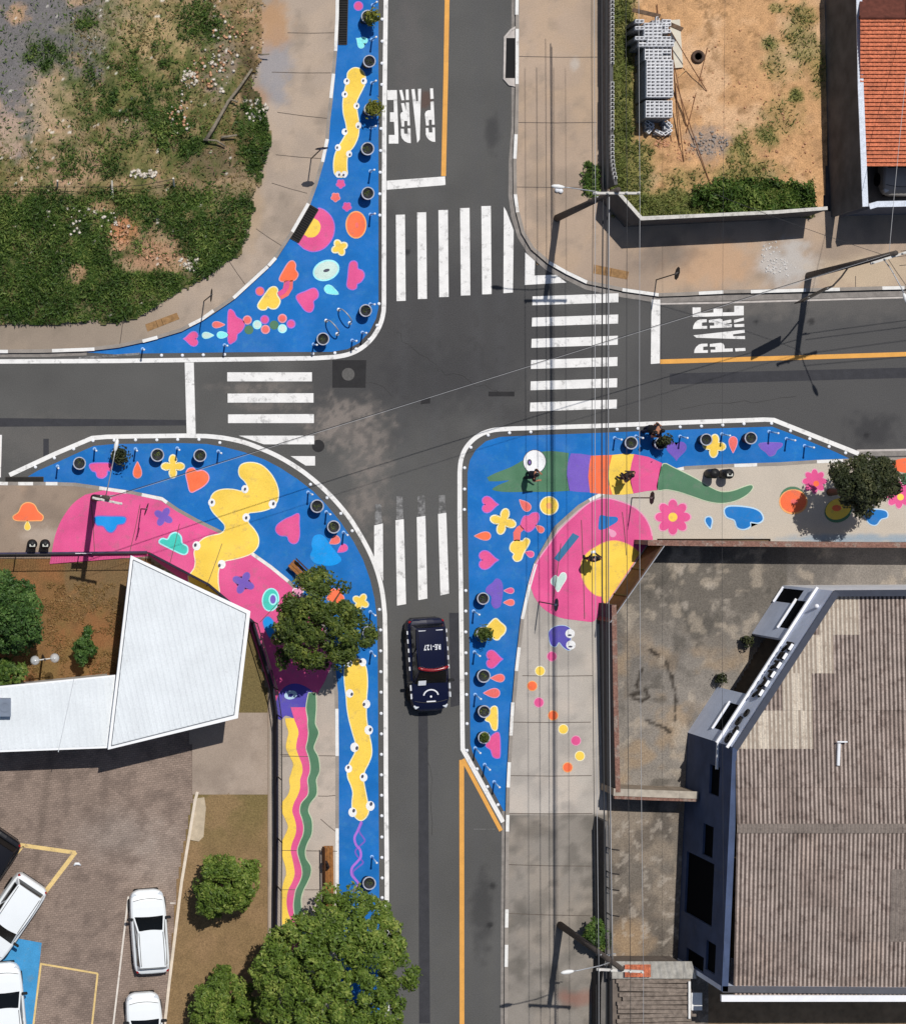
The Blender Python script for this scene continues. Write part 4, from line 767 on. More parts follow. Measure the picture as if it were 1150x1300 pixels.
def yard_col(X, Y):
    n = fbm(X, Y, 70, 201); n2 = fbm(X, Y, 16, 202); n3 = fbm(X, Y, 34, 203)
    A = np.array(C(136, 129, 121)) * (.8 + .4 * n2)[..., None]; A = mixc(A, C(104, 98, 90), .85 * sstep(860, 740, Y + 60 * (n - .5)) * (X < 1000)); A = mixc(A, C(160, 138, 112), .7 * sstep(.42, .66, fbm(X, Y, 30, 209)) * sstep(780, 850, Y + 50 * (n - .5)))
    A = mixc(A, C(168, 158, 146), .7 * sstep(.6, .7, fbm(X, Y, 12, 206)) * blob(X, Y, 880, 745, 70, 50, .6)); A = mixc(A, C(90, 86, 82), .55 * sstep(.55, .72, n)); A = mixc(A, C(84, 80, 74), .7 * sstep(.52, .64, fbm(X, Y, 44, 211)) * sstep(.4, .6, n2)); A = mixc(A, C(184, 170, 152), .45 * sstep(.58, .7, fbm(X, Y, 20, 213))); A = mixc(A, C(116, 108, 99), .8 * (Y > 1030)); A = mixc(A, C(154, 140, 124), .55 * (Y > 1030) * sstep(.5, .68, n3)); A = mixc(A, C(88, 82, 76), .6 * (Y > 1030) * sstep(.5, .64, fbm(X, Y, 28, 215))); A = mixc(A, C(168, 142, 112), .7 * blob(X, Y, 795, 1195, 26, 22, .6, n2)); A = mixc(A, C(178, 168, 156), .5 * (Y > 1030) * (fbm(X, Y, 9, 208) > .66))
    for pts in ([(815, 850), (808, 870), (812, 880), (800, 882)], [(818, 875), (824, 885), (815, 890), (802, 886)], [(845, 840), (853, 860), (858, 890), (856, 915)], [(825, 825), (835, 832)], [(820, 915), (845, 925), (850, 930)]):
        for a, b in zip(pts, pts[1:]):
            for t in np.linspace(0, 1, 8): A = mixc(A, C(56, 50, 44), .85 * blob(X, Y, a[0] + (b[0] - a[0]) * t, a[1] + (b[1] - a[1]) * t, 2.0, 2.0, .5, fbm(X, Y, 6, 217)))
    return A
sheet('concrete_yard', [(775, 690), (1270, 690), (1270, 760), (1000, 760), (900, 930), (900, 1420), (760, 1420), (758, 790)], 3, 0.08, yard_col, colmat('old_concrete', 0.93, 0.32, 16, 0.5))
struct(MB().prism([(245, 1014), (259, 1012), (261, 1025), (258, 1062), (252, 1068), (241, 1066), (243, 1040)], 0.02, 0.13).build('stepping_slab', mat('sandy_concrete', C(190, 174, 150), .92, .15, 3, .15)))

# paint in the car park
pm = MB(); Z0 = 0.056
addband(pm, [(-60, 1063), (0, 1069.5), (96, 1083)], 5, Z0); addband(pm, [(96, 1082), (55, 1136), (40, 1157)], 5.5, Z0 + .001); addband(pm, [(42, 1154), (19, 1183)], [5, 2], Z0 + .002)
addband(pm, [(30, 1075), (10, 1098), (-10, 1120)], 2, Z0); addband(pm, [(51, 1224), (124, 1236.5)], 2.4, Z0); addband(pm, [(124, 1236.5), (117, 1300), (104, 1420)], 2.4, Z0 + .001); addband(pm, [(52, 1224), (45, 1280), (28, 1420)], 2.4, Z0 + .001)
pm.m = 1; addband(pm, [(163, 1139), (144, 1300), (130, 1420)], 2.2, Z0); addband(pm, [(162, 1139.5), (174, 1140)], 2.0, Z0 + .001); addband(pm, [(216, 1147), (223, 1147)], 2, Z0)
pm.m = 2; pm.flat([(-60, 1178), (10, 1189.5), (53, 1197.5), (46, 1260), (36, 1420), (-60, 1420)], Z0 - .002)
struct(pm.build('parking_lines', [mat('parking_yellow', C(226, 196, 132), .8, .1, 2, .12, 30, wear=C(150, 130, 110), wearamt=.25), mat('parking_white', C(222, 214, 204), .8, .1, 2, .12, 30, wear=C(150, 130, 118), wearamt=.2), mat('parking_blue', C(66, 148, 200), .8, .1, 2, .12, 20, wear=C(96, 140, 170), wearamt=.25)]))
k = MB()
L_, R_ = band([(250, 1005), (247, 1017), (230, 1120), (214, 1250), (196, 1420)], 3.6)
k.prism(L_ + R_[::-1], -0.03, 0.17); struct(k.build('kerb', mat('kerb_cream', C(222, 208, 190), .85, .12, 3, .12)))

# ---------------------------------------------------------------- plants
LEAF_OLIVE = leafmat('leaf_olive', C(46, 58, 22), C(80, 98, 38), C(136, 144, 66))
LEAF_BRIGHT = leafmat('leaf_bright', C(64, 84, 26), C(100, 124, 46), C(158, 168, 84))
LEAF_GRASS = leafmat('leaf_grass', C(74, 88, 38), C(104, 112, 56), C(160, 154, 92))
LEAF_DARK = leafmat('leaf_dark', C(38, 44, 26), C(58, 66, 38), C(98, 98, 62))
LEAF_DEEP = leafmat('leaf_deep', C(42, 68, 28), C(66, 98, 42), C(110, 138, 70))
LEAF_WEED = leafmat('leaf_weed', C(42, 62, 22), C(76, 104, 40), C(136, 150, 76))
LEAF_YEL = leafmat('leaf_yellowish', C(110, 104, 30), C(130, 132, 50), C(90, 110, 44))
BARK = mat('bark', C(92, 74, 58), .95, .25, 12)
def quads(name, P, Nrm, size, m, parent=None, asp=1.7, seed=1):
    """leaves: one small folded blade (two faces) per point"""
    rs = np.random.RandomState(seed); n = len(P)
    R = rs.randn(n, 3); Nn = Nrm / np.maximum(1e-6, np.linalg.norm(Nrm, axis=1))[:, None]
    U = np.cross(Nn, R); U /= np.maximum(1e-6, np.linalg.norm(U, axis=1))[:, None]; V = np.cross(Nn, U)
    s = np.asarray(size).reshape(-1, 1) * np.ones((n, 1)); a = U * s * asp / 2; b = V * s / 2; d = Nn * s * 0.18
    Q = np.stack([P - a, P - b * .9 - d, P + a * 1.0, P + b * .9 - d], 1).reshape(-1, 3)
    I = np.arange(n)[:, None] * 4
    F = np.concatenate([I + [0, 1, 2], I + [0, 2, 3]], 1).reshape(-1, 3)
    me = bpy.data.meshes.new(name); me.from_pydata(Q.tolist(), [], F.tolist()); me.update()
    return link(name, me, m, parent)
def edge_dist(poly, X, Y):
    d = np.full(X.shape, 1e9)
    for i in range(len(poly)):
        x1, y1 = poly[i]; x2, y2 = poly[(i + 1) % len(poly)]; L2 = (x2 - x1) ** 2 + (y2 - y1) ** 2 or 1
        t = np.clip(((X - x1) * (x2 - x1) + (Y - y1) * (y2 - y1)) / L2, 0, 1)
        d = np.minimum(d, np.hypot(X - x1 - t * (x2 - x1), Y - y1 - t * (y2 - y1)))
    return d
def tree(name, label, poly, z0, z1, m, base, clumps=120, per=80, leaf=0.17, cr=0.42, seed=1, cat='tree', group=None, trunk=0.14, skip=0.0, holes=()):
    """tapered trunk with limbs and a crown of leaf clumps filling the outline seen from above"""
    rs = np.random.RandomState(seed); b = W(*base)
    root = empty(name, b); tag(root, label, cat, group); q0 = Vector(b)
    x0, x1 = min(p[0] for p in poly), max(p[0] for p in poly); y0, y1 = min(p[1] for p in poly), max(p[1] for p in poly)
    mx = edge_dist(poly, *[np.array([v]) for v in (sum(p[0] for p in poly) / len(poly), sum(p[1] for p in poly) / len(poly))])[0] * 1.05 + 1e-3
    CX = []; 
    while len(CX) < clumps:
        X = rs.uniform(x0, x1, 400); Y = rs.uniform(y0, y1, 400); ok = inside(poly, X, Y); X, Y = X[ok], Y[ok]; D = edge_dist(poly, X, Y)
        n_ = vnoise(X, Y, 13, seed + 5)
        for x, y, d, q in zip(X, Y, D, n_):
            if d < cr * S * (0.12 if rs.rand() < .35 else .5) or q < skip or any(math.hypot(x - hx, y - hy) < hr for hx, hy, hr in holes): continue
            t = min(1.0, d / mx); zz = z0 + (z1 - z0) * (math.sqrt(1 - (1 - t) ** 2) * rs.uniform(.72, 1.0) if rs.rand() < .78 else rs.uniform(0, .7) * t)
            CX.append((x, y, zz))
            if len(CX) >= clumps: break
    P = []; N_ = []; tips = []
    for (x, y, zz) in CX:
        c = np.array(W(x, y, zz)) - np.array(q0); r = cr * rs.uniform(.6, 1.25); tips.append(Vector(c))
        d = rs.randn(per, 3); d[:, 2] = np.abs(d[:, 2]) * 0.9 - 0.25; d /= np.linalg.norm(d, axis=1)[:, None]
        rad = r * rs.uniform(.55, 1.05, (per, 1)); P.append(c + d * rad * np.array([1, 1, .8])); N_.append(d + rs.randn(per, 3) * .55 + np.array([0, 0, .35]))
    quads('crown', np.concatenate(P), np.concatenate(N_), rs.uniform(.6, 1.3, len(CX) * per) * leaf, m, root, seed=seed)
    tm = MB(); top = Vector((0, 0, z0 + (z1 - z0) * .25)); ctr = sum(tips, Vector()) / len(tips)
    top.x, top.y = ctr.x * .35, ctr.y * .35
    tm.tube([(0, 0, -0.1), (top.x * .2, top.y * .2, top.z * .4), top * .75, top], [trunk * 1.4, trunk, trunk * .85, trunk * .7], 9)
    for t_ in tips[::max(1, len(tips) // 14)]:
        mid = top.lerp(t_, .5) + Vector((0, 0, -.12)); tm.tube([top * .8, mid, t_], [trunk * .55, trunk * .35, trunk * .12], 6)
    tm.build('trunk', BARK, root, True)
    return root
tree('street_tree', 'dark olive street tree over the pink and blue pavement beside the white roof', [(352, 765), (362, 750), (372, 742), (384, 728), (398, 722), (412, 719), (426, 725), (432, 738), (444, 750), (456, 757), (461, 772), (456, 786), (464, 792), (472, 801), (473, 811), (466, 822), (454, 832), (442, 842), (420, 846), (404, 850), (388, 846), (372, 852), (356, 848), (350, 832), (354, 816), (346, 800), (350, 782)], 2.2, 5.0, LEAF_OLIVE, (398, 783), 180, 90, .115, .35, 11, skip=.36, holes=((426, 757, 15), (459, 765, 14), (382, 752, 12), (412, 795, 8), (424, 810, 8)))
tree('street_tree', 'largest tree, bright green and spreading over the kerb beside the police car lane', [(395, 1152), (408, 1138), (424, 1130), (438, 1140), (452, 1130), (468, 1140), (482, 1132), (494, 1148), (500, 1165), (514, 1182), (524, 1190), (512, 1205), (524, 1225), (543, 1247), (528, 1254), (510, 1250), (516, 1290), (500, 1360), (430, 1390), (350, 1360), (325, 1290), (330, 1262), (318, 1240), (326, 1218), (338, 1200), (345, 1186), (362, 1172), (382, 1162)], 2.4, 6.4, LEAF_BRIGHT, (392, 1215), 400, 110, .125, .40, 12, trunk=.2, skip=.24)
tree('young_tree', 'round green tree standing on the dry strip right of the white hatchback', [(256, 1100), (270, 1088), (290, 1083), (310, 1086), (326, 1100), (334, 1120), (328, 1140), (315, 1150), (302, 1162), (282, 1168), (262, 1165), (250, 1152), (252, 1130), (244, 1114)], 1.2, 3.4, LEAF_BRIGHT, (283, 1122), 105, 100, .11, .33, 13, skip=.22)
tree('young_tree', 'rounded green tree cut by the bottom edge, beside the rear white car', [(252, 1252), (266, 1237), (285, 1228), (304, 1234), (318, 1250), (326, 1270), (326, 1320), (300, 1350), (260, 1345), (246, 1310), (240, 1278)], 1.2, 3.4, LEAF_BRIGHT, (276, 1280), 115, 100, .11, .33, 14, skip=.2)
tree('garden_tree', 'deep green dense tree in the bare yard at the left edge', [(-90, 740), (-60, 716), (-20, 718), (5, 724), (24, 735), (44, 752), (54, 776), (54, 800), (46, 816), (32, 824), (12, 830), (-20, 836), (-60, 836), (-95, 800)], 1.8, 4.6, LEAF_DEEP, (-12, 778), 280, 100, .105, .34, 15, skip=.16)
tree('garden_bush', 'yellowish green bush below the dense tree at the left edge', [(-60, 828), (-20, 834), (8, 836), (26, 838), (36, 852), (26, 868), (8, 880), (-20, 892), (-60, 890)], .8, 2.8, LEAF_WEED, (-2, 856), 90, 60, .15, .3, 16, 'bush', skip=.15)
tree('garden_shrub', 'small dark shrub in the bare yard between lamp and white roof', [(92, 820), (98, 808), (104, 808), (106, 800), (112, 795), (118, 802), (117, 814), (120, 826), (114, 838), (104, 845), (94, 838)], .4, 1.8, LEAF_DEEP, (104, 822), 46, 40, .11, .2, 17, 'shrub', trunk=.05, skip=.2)
tree('street_tree', 'dark grey green tree on the beige pavement near the right edge', [(1042, 628), (1050, 602), (1062, 590), (1076, 583), (1086, 578), (1104, 582), (1120, 578), (1134, 588), (1138, 598), (1146, 608), (1140, 622), (1128, 634), (1112, 640), (1108, 650), (1092, 652), (1080, 640), (1062, 634)], 2.0, 4.4, LEAF_DARK, (1052, 625), 125, 96, .10, .32, 18, skip=.3)
tree('wall_shrub', 'green shrub growing at the fence beside the lower utility pole', [(742, 1192), (744, 1178), (752, 1170), (764, 1168), (772, 1180), (774, 1200), (764, 1213), (752, 1208)], .5, 1.9, LEAF_WEED, (752, 1190), 50, 46, .12, .22, 19, 'shrub', trunk=.05, skip=.15)

def weeds(name, dens, box, n, h, size, m, z, seed, poly=None, label=None, cat=None, kind='stuff'):
    """ground plants: many small leaning blades thrown where the plot is green"""
    rs = np.random.RandomState(seed); X = rs.uniform(box[0], box[2], n * 4); Y = rs.uniform(box[1], box[3], n * 4)
    ok = rs.rand(n * 4) < dens(X, Y)
    if poly: ok &= inside(poly, X, Y)
    X, Y = X[ok][:n], Y[ok][:n]; nn = fbm(X, Y, 22, seed + 3)
    zz = z + rs.rand(len(X)) ** 1.6 * h * sstep(.25, .62, nn) + .02
    k_ = (H - zz) / H
    P = np.stack([(NX + (X - NX) * k_ - 575) / S, (650 - NY - (Y - NY) * k_) / S, zz], 1)
    N_ = rs.randn(len(X), 3) * .8 + np.array([0, 0, .6])
    o = quads(name, P, N_, rs.uniform(.4, 1.5, len(X)) * size, m, None, 3.2, seed); tag(o, label, cat, None, kind); return o
weeds('weeds', lambda X, Y: np.maximum(nw_green(X, Y) ** 1.5, .05), (-60, -40, 346, 412), 56000, .3, .055, LEAF_WEED, .2, 301, NWP, 'rank green weeds over the vacant corner lot', 'weeds')
weeds('dry_grass', lambda X, Y: .5 * (1 - nw_green(X, Y)) * (fbm(X, Y, 18, 311) > .46) * ((X > 90) | (Y > 180)), (-40, -40, 330, 400), 9000, .15, .05, leafmat('leaf_dry', C(150, 126, 80), C(120, 106, 66), C(180, 156, 104)), .2, 302, NWP, 'dry straw coloured grass between the weeds of the corner lot', 'grass')
weeds('grass', lambda X, Y: ne_green(X, Y) ** 2.0 * (.4 + .6 * sstep(.4, .6, fbm(X, Y, 9, 155))), (776, -40, 1050, 276), 19000, .15, .05, LEAF_GRASS, .13, 303, None, 'green grass along the block wall and front wall of the building plot', 'grass')
weeds('grass', lambda X, Y: .9 * blob(X, Y, 752, 226, 10, 18, .5, fbm(X, Y, 8, 5)), (735, 200, 762, 250), 900, .25, .07, LEAF_WEED, .13, 304, None, 'tuft of grass on the pavement at the foot of the block wall', 'grass')
weeds('grass', lambda X, Y: .85 * blob(X, Y, 960, 250, 62, 18, .8, fbm(X, Y, 12, 5)), (880, 225, 1035, 272), 6500, .65, .08, LEAF_WEED, .2, 305, None, 'tall bushy weeds behind the white coping of the building plot', 'weeds')
weeds('dry_grass', lambda X, Y: .45 * np.ones_like(X) * (fbm(X, Y, 16, 321) > .5), (0, 740, 170, 862), 5000, .08, .04, leafmat('leaf_straw', C(120, 104, 58), C(150, 118, 72), C(186, 150, 100)), .08, 306, [(20, 740), (160, 740), (146, 860), (20, 862)], 'sparse dry grass in the bare yard by the lamp', 'grass')

# loose stones and rubble
def rubble(name, spots, n, size, m, z, seed, label, cat, spread=1.0):
    rs = np.random.RandomState(seed); mb = MB()
    for k in range(n):
        cx, cy, rx, ry = spots[rs.randint(len(spots))]; a = rs.rand() * 6.28; r = math.sqrt(rs.rand())
        w = W(cx + rx * r * math.cos(a), cy + ry * r * math.sin(a), z); s_ = size * rs.uniform(.4, 1.5)
        pts = [Vector((rs.uniform(.6, 1) * s_ * math.cos(t), rs.uniform(.6, 1) * s_ * math.sin(t), 0)) for t in np.linspace(0, 5.2, 6)]
        top = [p * .6 + Vector((0, 0, s_ * rs.uniform(.5, .9))) for p in pts]; b_ = [w + p for p in pts] + [w + p for p in top]
        mb.add(b_, [tuple(range(6, 12))] + [(i, (i + 1) % 6, 6 + (i + 1) % 6, 6 + i) for i in range(6)])
    o = mb.build(name, m); tag(o, label, cat, None, 'stuff'); return o
STON = mat('pale_rubble', C(214, 204, 190), .9, .25, 6); STONB = mat('brick_rubble', C(196, 150, 116), .9, .3, 6); STONG = mat('grey_rubble', C(150, 142, 136), .9, .3, 6)
rubble('rubble', [(280, 70, 22, 50), (325, 140, 16, 14), (232, 145, 16, 30), (240, 335, 14, 10), (110, 280, 60, 20), (240, 100, 10, 12), (180, 220, 20, 6)], 260, .09, STON, .24, 401, 'scattered pale stones and rubble on the weedy corner lot', 'rubble')
rubble('rubble', [(262, 92, 26, 20), (225, 155, 14, 22), (150, 300, 16, 18), (290, 40, 24, 30), (200, 320, 24, 14)], 200, .08, STONB, .24, 402, 'brownish brick rubble on the weedy corner lot', 'rubble')
rubble('rubble', [(900, 182, 24, 16)], 110, .07, STONG, .12, 403, 'heap of grey rubble on the bare plot by the leaning rods', 'rubble')
rubble('rubble', [(860, 190, 26, 14), (930, 110, 60, 80), (1000, 190, 36, 50), (840, 182, 10, 6)], 320, .055, STONB, .12, 404, 'small clods and stones over the bare orange plot', 'rubble')
rubble('rubble', [(978, 325, 12, 22), (990, 340, 20, 12)], 120, .06, mat('plaster_rubble', C(206, 202, 198), .9, .2, 6), .10, 405, 'small heap of pale plaster rubble on the pavement by the shaded wall', 'rubble')
# ---------------------------------------------------------------- walls and buildings
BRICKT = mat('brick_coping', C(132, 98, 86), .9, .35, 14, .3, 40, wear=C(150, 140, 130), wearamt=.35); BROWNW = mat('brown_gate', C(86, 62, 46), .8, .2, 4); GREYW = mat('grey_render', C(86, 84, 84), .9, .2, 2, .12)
def wallline(name, pts, th, z0, z1, m, parent=None, zoff=0.0):
    """free-standing wall of thickness th (m) along plan pixels, mitred"""
    L_, R_ = band(pts, th * S); mb = MB(); n = len(L_)
    mb.prism(L_ + R_[::-1], z0, z1); return mb.build(name, m, parent)
def wall(name, label, pts, th, z1, m, cap=None, capth=.06, capw=.04, cat='wall', z0=-.05):
    o = wallline(name, pts, th, z0, z1, m); tag(o, label, cat)
    if cap: wallline('coping', pts, th + capw, z1 + .001, z1 + capth, cap, o)
    return o
def gp(px, py, z):
    """plan pixel of what is seen at (px, py) at height z"""
    k_ = (H - z) / H; return (NX + (px - NX) * k_, NY + (py - NY) * k_)
# building plot: block wall to the pavement, rendered wall to the street
BLKM = mat('block_grey', C(190, 188, 186), .9, .15, 8, .15)
w1 = wall('block_wall', 'unfinished hollow block wall between the beige pavement and the bare plot', [gp(776, -60, 1.5), gp(776, 120, 1.5), gp(777, 205, 1.5), gp(782, 234, 1.5)], .16, 1.5, mat('block_wall_shaded', C(96, 94, 94), .9, .2, 4, .15))  # body darker than its top course, west-face shade put into the colour
tm_ = MB(); tm_.m = 0
for y in np.arange(-50, 230, 5.2):
    if 83 < y < 102 or 165 < y < 170: continue
    c = W(776.5 + (max(0, y - 190) / 40.) ** 2 * 5, y, 1.6); tm_.box(c + Vector((0, .07, 0)), (.16, .03, .19)); tm_.box(c + Vector((-.065, 0, 0)), (.03, .11, .19)); tm_.box(c + Vector((.065, 0, 0)), (.03, .11, .19))
tm_.build('hollow_course', BLKM, w1)
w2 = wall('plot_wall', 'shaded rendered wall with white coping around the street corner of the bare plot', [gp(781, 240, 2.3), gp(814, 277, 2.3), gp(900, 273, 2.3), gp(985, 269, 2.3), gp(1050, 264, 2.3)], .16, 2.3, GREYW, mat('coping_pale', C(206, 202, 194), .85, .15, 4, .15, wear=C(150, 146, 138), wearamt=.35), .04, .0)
# neighbour house
house = empty('tiled_house', W(1190, 120)); tag(house, 'house with orange tiled roof behind the tall pale wall at the right edge', 'house')
def par(o, root): o.parent = root; o.matrix_parent_inverse = Matrix.Translation(root.location).inverted(); return o
b_ = MB()
b_.prism([gp(1098, -60, 2.6), gp(1300, -60, 2.6), gp(1300, 190, 2.6), gp(1098, 190, 2.6)], 2.3, 2.5); par(b_.build('ceiling_slab', GREYW), house)
b_ = MB(); b_.prism([gp(1110, -60, 2.5), gp(1300, -60, 2.5), gp(1300, 60, 2.5), gp(1110, 60, 2.5)], -.05, 2.3); par(b_.build('wall', mat('house_wall', C(170, 160, 148), .9, .1, 3)), house)
r_ = MB(); xs = np.linspace(1092, 1320, 120)
ys = np.arange(22, 210, 5.1)
vs = []; fs = []; nx = len(xs)
for j, y in enumerate(ys):
    for yy, lift_ in ((y, .0), (y + 4.9, .085)):
        zc = 3.7 - (yy - 22) / 188 * .95 + lift_
        for i, x in enumerate(xs): vs.append(W(x, yy, zc + .012 * math.cos(i * math.pi / 1.5 * 1.0)))
for r in range(2 * len(ys) - 1):
    for i in range(nx - 1): fs.append((r * nx + i, r * nx + i + 1, (r + 1) * nx + i + 1, (r + 1) * nx + i))
r_.add(vs, [tuple(reversed(f)) for f in fs]); par(r_.build('roof', mat('roof_tile', C(198, 116, 84), .85, .25, 5, .25, 20, wear=C(150, 88, 68), wearamt=.3)), house)
r_ = MB(); r_.add([W(1091, 21, 3.72), W(1320, 21, 3.72), W(1320, -60, 2.2), W(1091, -60, 2.2)], [(0, 1, 2, 3)]); r_.tube([W(1091, 21.5, 3.73), W(1320, 21.5, 3.73)], .1, 8); par(r_.build('ridge', mat('roof_tile_shaded', C(96, 54, 44), .9, .25, 5)), house)  # north slope in a dark copy of the tile colour, shade painted in
PALEW = mat('pale_wall_top', C(214, 220, 230), .85, .12, 5, .15, 20)
w3 = wall('boundary_wall', 'tall pale wall with shaded grey side between the bare plot and the tiled house', [gp(1089, -60, 3.3), gp(1092, 110, 3.3), gp(1098, 262, 3.3)], .2, 3.3, mat('wall_shaded', C(92, 92, 94), .9, .25, 1.5, .12), PALEW, .05, .06)  # pale wall, shade of its west face put into the dark body colour
w4 = wall('front_wall', 'pale capped street wall in front of the carport at the right edge', [gp(1103, 262, 3.0), gp(1113, 259, 3.0), gp(1300, 255, 3.0)], .2, 3.0, mat('front_wall_grey', C(100, 104, 116), .9, .1, 2), PALEW, .05, .06)
st = MB(); st.prism([(1092, 178), (1330, 178), (1330, 272), (1092, 272)], -.05, .08); struct(st.build('carport_floor', CONCD))
sd = MB(); sd.prism([(1040, -70), (1052, -70), (1052, 270), (1040, 268)], -.05, .02); struct(sd.build('plot_edge', GREYW))

# yard of the commercial building
w5 = wall('yard_wall', 'low yard wall with worn red brick coping along the beige mural pavement', [gp(822, 689, 1.9), gp(900, 690, 1.9), gp(1000, 691, 1.9), gp(1280, 693, 1.9)], .2, 1.9, mat('yard_wall_render', C(120, 112, 104), .9, .2, 3), BRICKT, .05, .05)
w6 = wall('yard_gate', 'brown solid gate across the cut corner of the concrete yard', [(757, 787), (825, 688)], .08, 1.85, BROWNW, None, cat='gate')
tb = MB(); tb.tube([W(826, 689, 0) + Vector((0, 0, 1.92)), W(757, 787, 0) + Vector((0, 0, 1.92))], .025, 6); tb.build('top_rail', GALV, w6)
for f in (.33, .66): 
    q = W(757 + 68 * f, 787 - 99 * f); MB().box((q.x - .05, q.y + .03, .95), (.06, .03, 1.75), math.radians(55)).build('stile', DARK, w6)
w7 = wall('yard_wall', 'yard wall with red brick coping beside the grey mural pavement', [gp(779, 768, 1.9), gp(781, 880, 1.9), gp(784, 1006, 1.9)], .2, 1.9, mat('yard_wall_shaded', C(70, 68, 68), .9, .2, 3), BRICKT, .05, .02)  # darker than the north yard wall, west-face shade put into the render
w8 = wall('yard_wall', 'short wall with red edged coping dividing the two concrete yards', [gp(779, 1006, 1.9), gp(830, 1009, 1.9), gp(886, 1011, 1.9)], .3, 1.88, mat('yard_wall_sandy', C(150, 136, 120), .9, .2, 3), None)
cc = MB(); L_, R_ = band([gp(779, 1006, 1.95), gp(830, 1008, 1.95), gp(886, 1010, 1.95)], 9); cc.prism(L_ + R_[::-1], 1.882, 1.94); cc.build('coping', mat('coping_cement', C(176, 166, 152), .9, .2, 4), w8)
cc = MB(); L_, R_ = band([gp(780, 1012.5, 1.9), gp(830, 1014.5, 1.9), gp(885, 1016, 1.9)], 4); cc.prism(L_ + R_[::-1], 1.7, 1.9); cc.build('brick_edge', BRICKT, w8)
w9 = wall('fence_wall', 'shaded low wall with wire posts beside the lower grey pavement', [(755, 1036), (756, 1130), (757, 1210), (752, 1240), (750, 1420)], .15, 1.5, mat('fence_wall_dark', C(64, 62, 62), .9, .2, 3), CONCD, .04, .06)
for yy in (1068, 1098, 1118, 1150):
    a = W(756, yy); MB().tube([(a.x, a.y, 1.5), (a.x, a.y, 2.1), (a.x + .3, a.y, 2.35)], .03, 6).build('bracket', DARK, w9)
tb = MB()
for z in (1.75, 1.95, 2.12): tb.tube([W(755, 1040) + Vector((0, 0, z)), W(757, 1205) + Vector((0, 0, z))], .008, 4)
tb.build('fence_wire', GALV, w9)

# commercial building with cut corner, corrugated roof and raised letters
A2, B2 = (872, 930), (993, 743)
HT = 5.35
bld = empty('commercial_building', W(1010, 1000)); tag(bld, 'two storey navy and grey commercial building with corrugated roof and raised letters', 'building')
FACM = mat('facade_grey', C(216, 224, 242), .8, .06, 2, .05); NAVY = mat('navy_render', C(72, 85, 114), .85, .18, 1.2, .1, wear=C(92, 98, 112), wearamt=.15); GLS = mat('dark_glass', (.004, .005, .006), .2, 0, spec=.3); VOID = mat('unlit_window', (.006, .007, .009), .9, 0, spec=.02); RIM = mat('white_rim', C(240, 240, 244), .7, .05)
Aw, Bw = W(*A2), W(*B2); Cw = Vector((camo.location.x, camo.location.y, H))
def onplane(px, py, P, Q):
    """(distance along P-Q, height) of the point of that vertical plane seen at a pixel"""
    g = W(px, py, 0); d = g - Cw; u = (Q - P).normalized(); n = Vector((-u.y, u.x, 0)); t = (P - Cw).dot(n) / d.dot(n); x = Cw + d * t
    return (x - P).dot(u), x.z
def panel(name, P, Q, z0, z1, th, holes, m, parent):
    """wall panel with real openings; thickness goes to the right-hand side of P-Q"""
    u = (Q - P).normalized(); n = Vector((u.y, -u.x, 0)); L = (Q - P).length
    ss = sorted({0, L} | {h[0] for h in holes} | {h[1] for h in holes}); zs = sorted({z0, z1} | {h[2] for h in holes} | {h[3] for h in holes})
    solid = lambda i, j: 0 <= i < len(ss) - 1 and 0 <= j < len(zs) - 1 and not any(h[0] - 1e-6 <= ss[i] and ss[i + 1] <= h[1] + 1e-6 and h[2] - 1e-6 <= zs[j] and zs[j + 1] <= h[3] + 1e-6 for h in holes)
    mb = MB(); pt = lambda s, z, d: P + u * s + n * (th * d) + Vector((0, 0, z - P.z))
    for i in range(len(ss) - 1):
        for j in range(len(zs) - 1):
            if not solid(i, j): continue
            a, b, c, d = ss[i], ss[i + 1], zs[j], zs[j + 1]
            mb.add([pt(b, c, 0), pt(a, c, 0), pt(a, d, 0), pt(b, d, 0)], [(0, 1, 2, 3)]); mb.add([pt(a, c, 1), pt(b, c, 1), pt(b, d, 1), pt(a, d, 1)], [(0, 1, 2, 3)])
            if not solid(i - 1, j): mb.add([pt(a, c, 0), pt(a, c, 1), pt(a, d, 1), pt(a, d, 0)], [(0, 1, 2, 3)])
            if not solid(i + 1, j): mb.add([pt(b, c, 1), pt(b, c, 0), pt(b, d, 0), pt(b, d, 1)], [(0, 1, 2, 3)])
            if not solid(i, j - 1): mb.add([pt(a, c, 0), pt(b, c, 0), pt(b, c, 1), pt(a, c, 1)], [(0, 1, 2, 3)])
            if not solid(i, j + 1): mb.add([pt(b, d, 0), pt(a, d, 0), pt(a, d, 1), pt(b, d, 1)], [(0, 1, 2, 3)])
    return par(mb.build(name, m), parent), pt
def rect(pxs, P, Q):
    r = [onplane(x, y, P, Q) for x, y in pxs]; s = sorted(a for a, _ in r); z = sorted(b for _, b in r)
    return ((s[0] + s[1]) / 2, (s[2] + s[3]) / 2, (z[0] + z[1]) / 2, (z[2] + z[3]) / 2)
LF = (Bw - Aw).length
holes = [list(rect(q, Aw, Bw)) for q in ([(995, 746), (1019, 750), (1010, 767), (983, 763)], [(1014, 762), (1026, 764), (1002, 800), (996, 796)], [(930, 893), (941, 896), (914, 930), (911, 923)])]
print('holes', holes, LF)
for h_ in holes[1:3]: h_[2] = 2.35; h_[3] = 3.55
holes.append([rect([(954, 804), (995, 812), (948, 882), (908, 871)], Aw, Bw)[0], rect([(954, 804), (995, 812), (948, 882), (908, 871)], Aw, Bw)[1], -.05, 3.55])
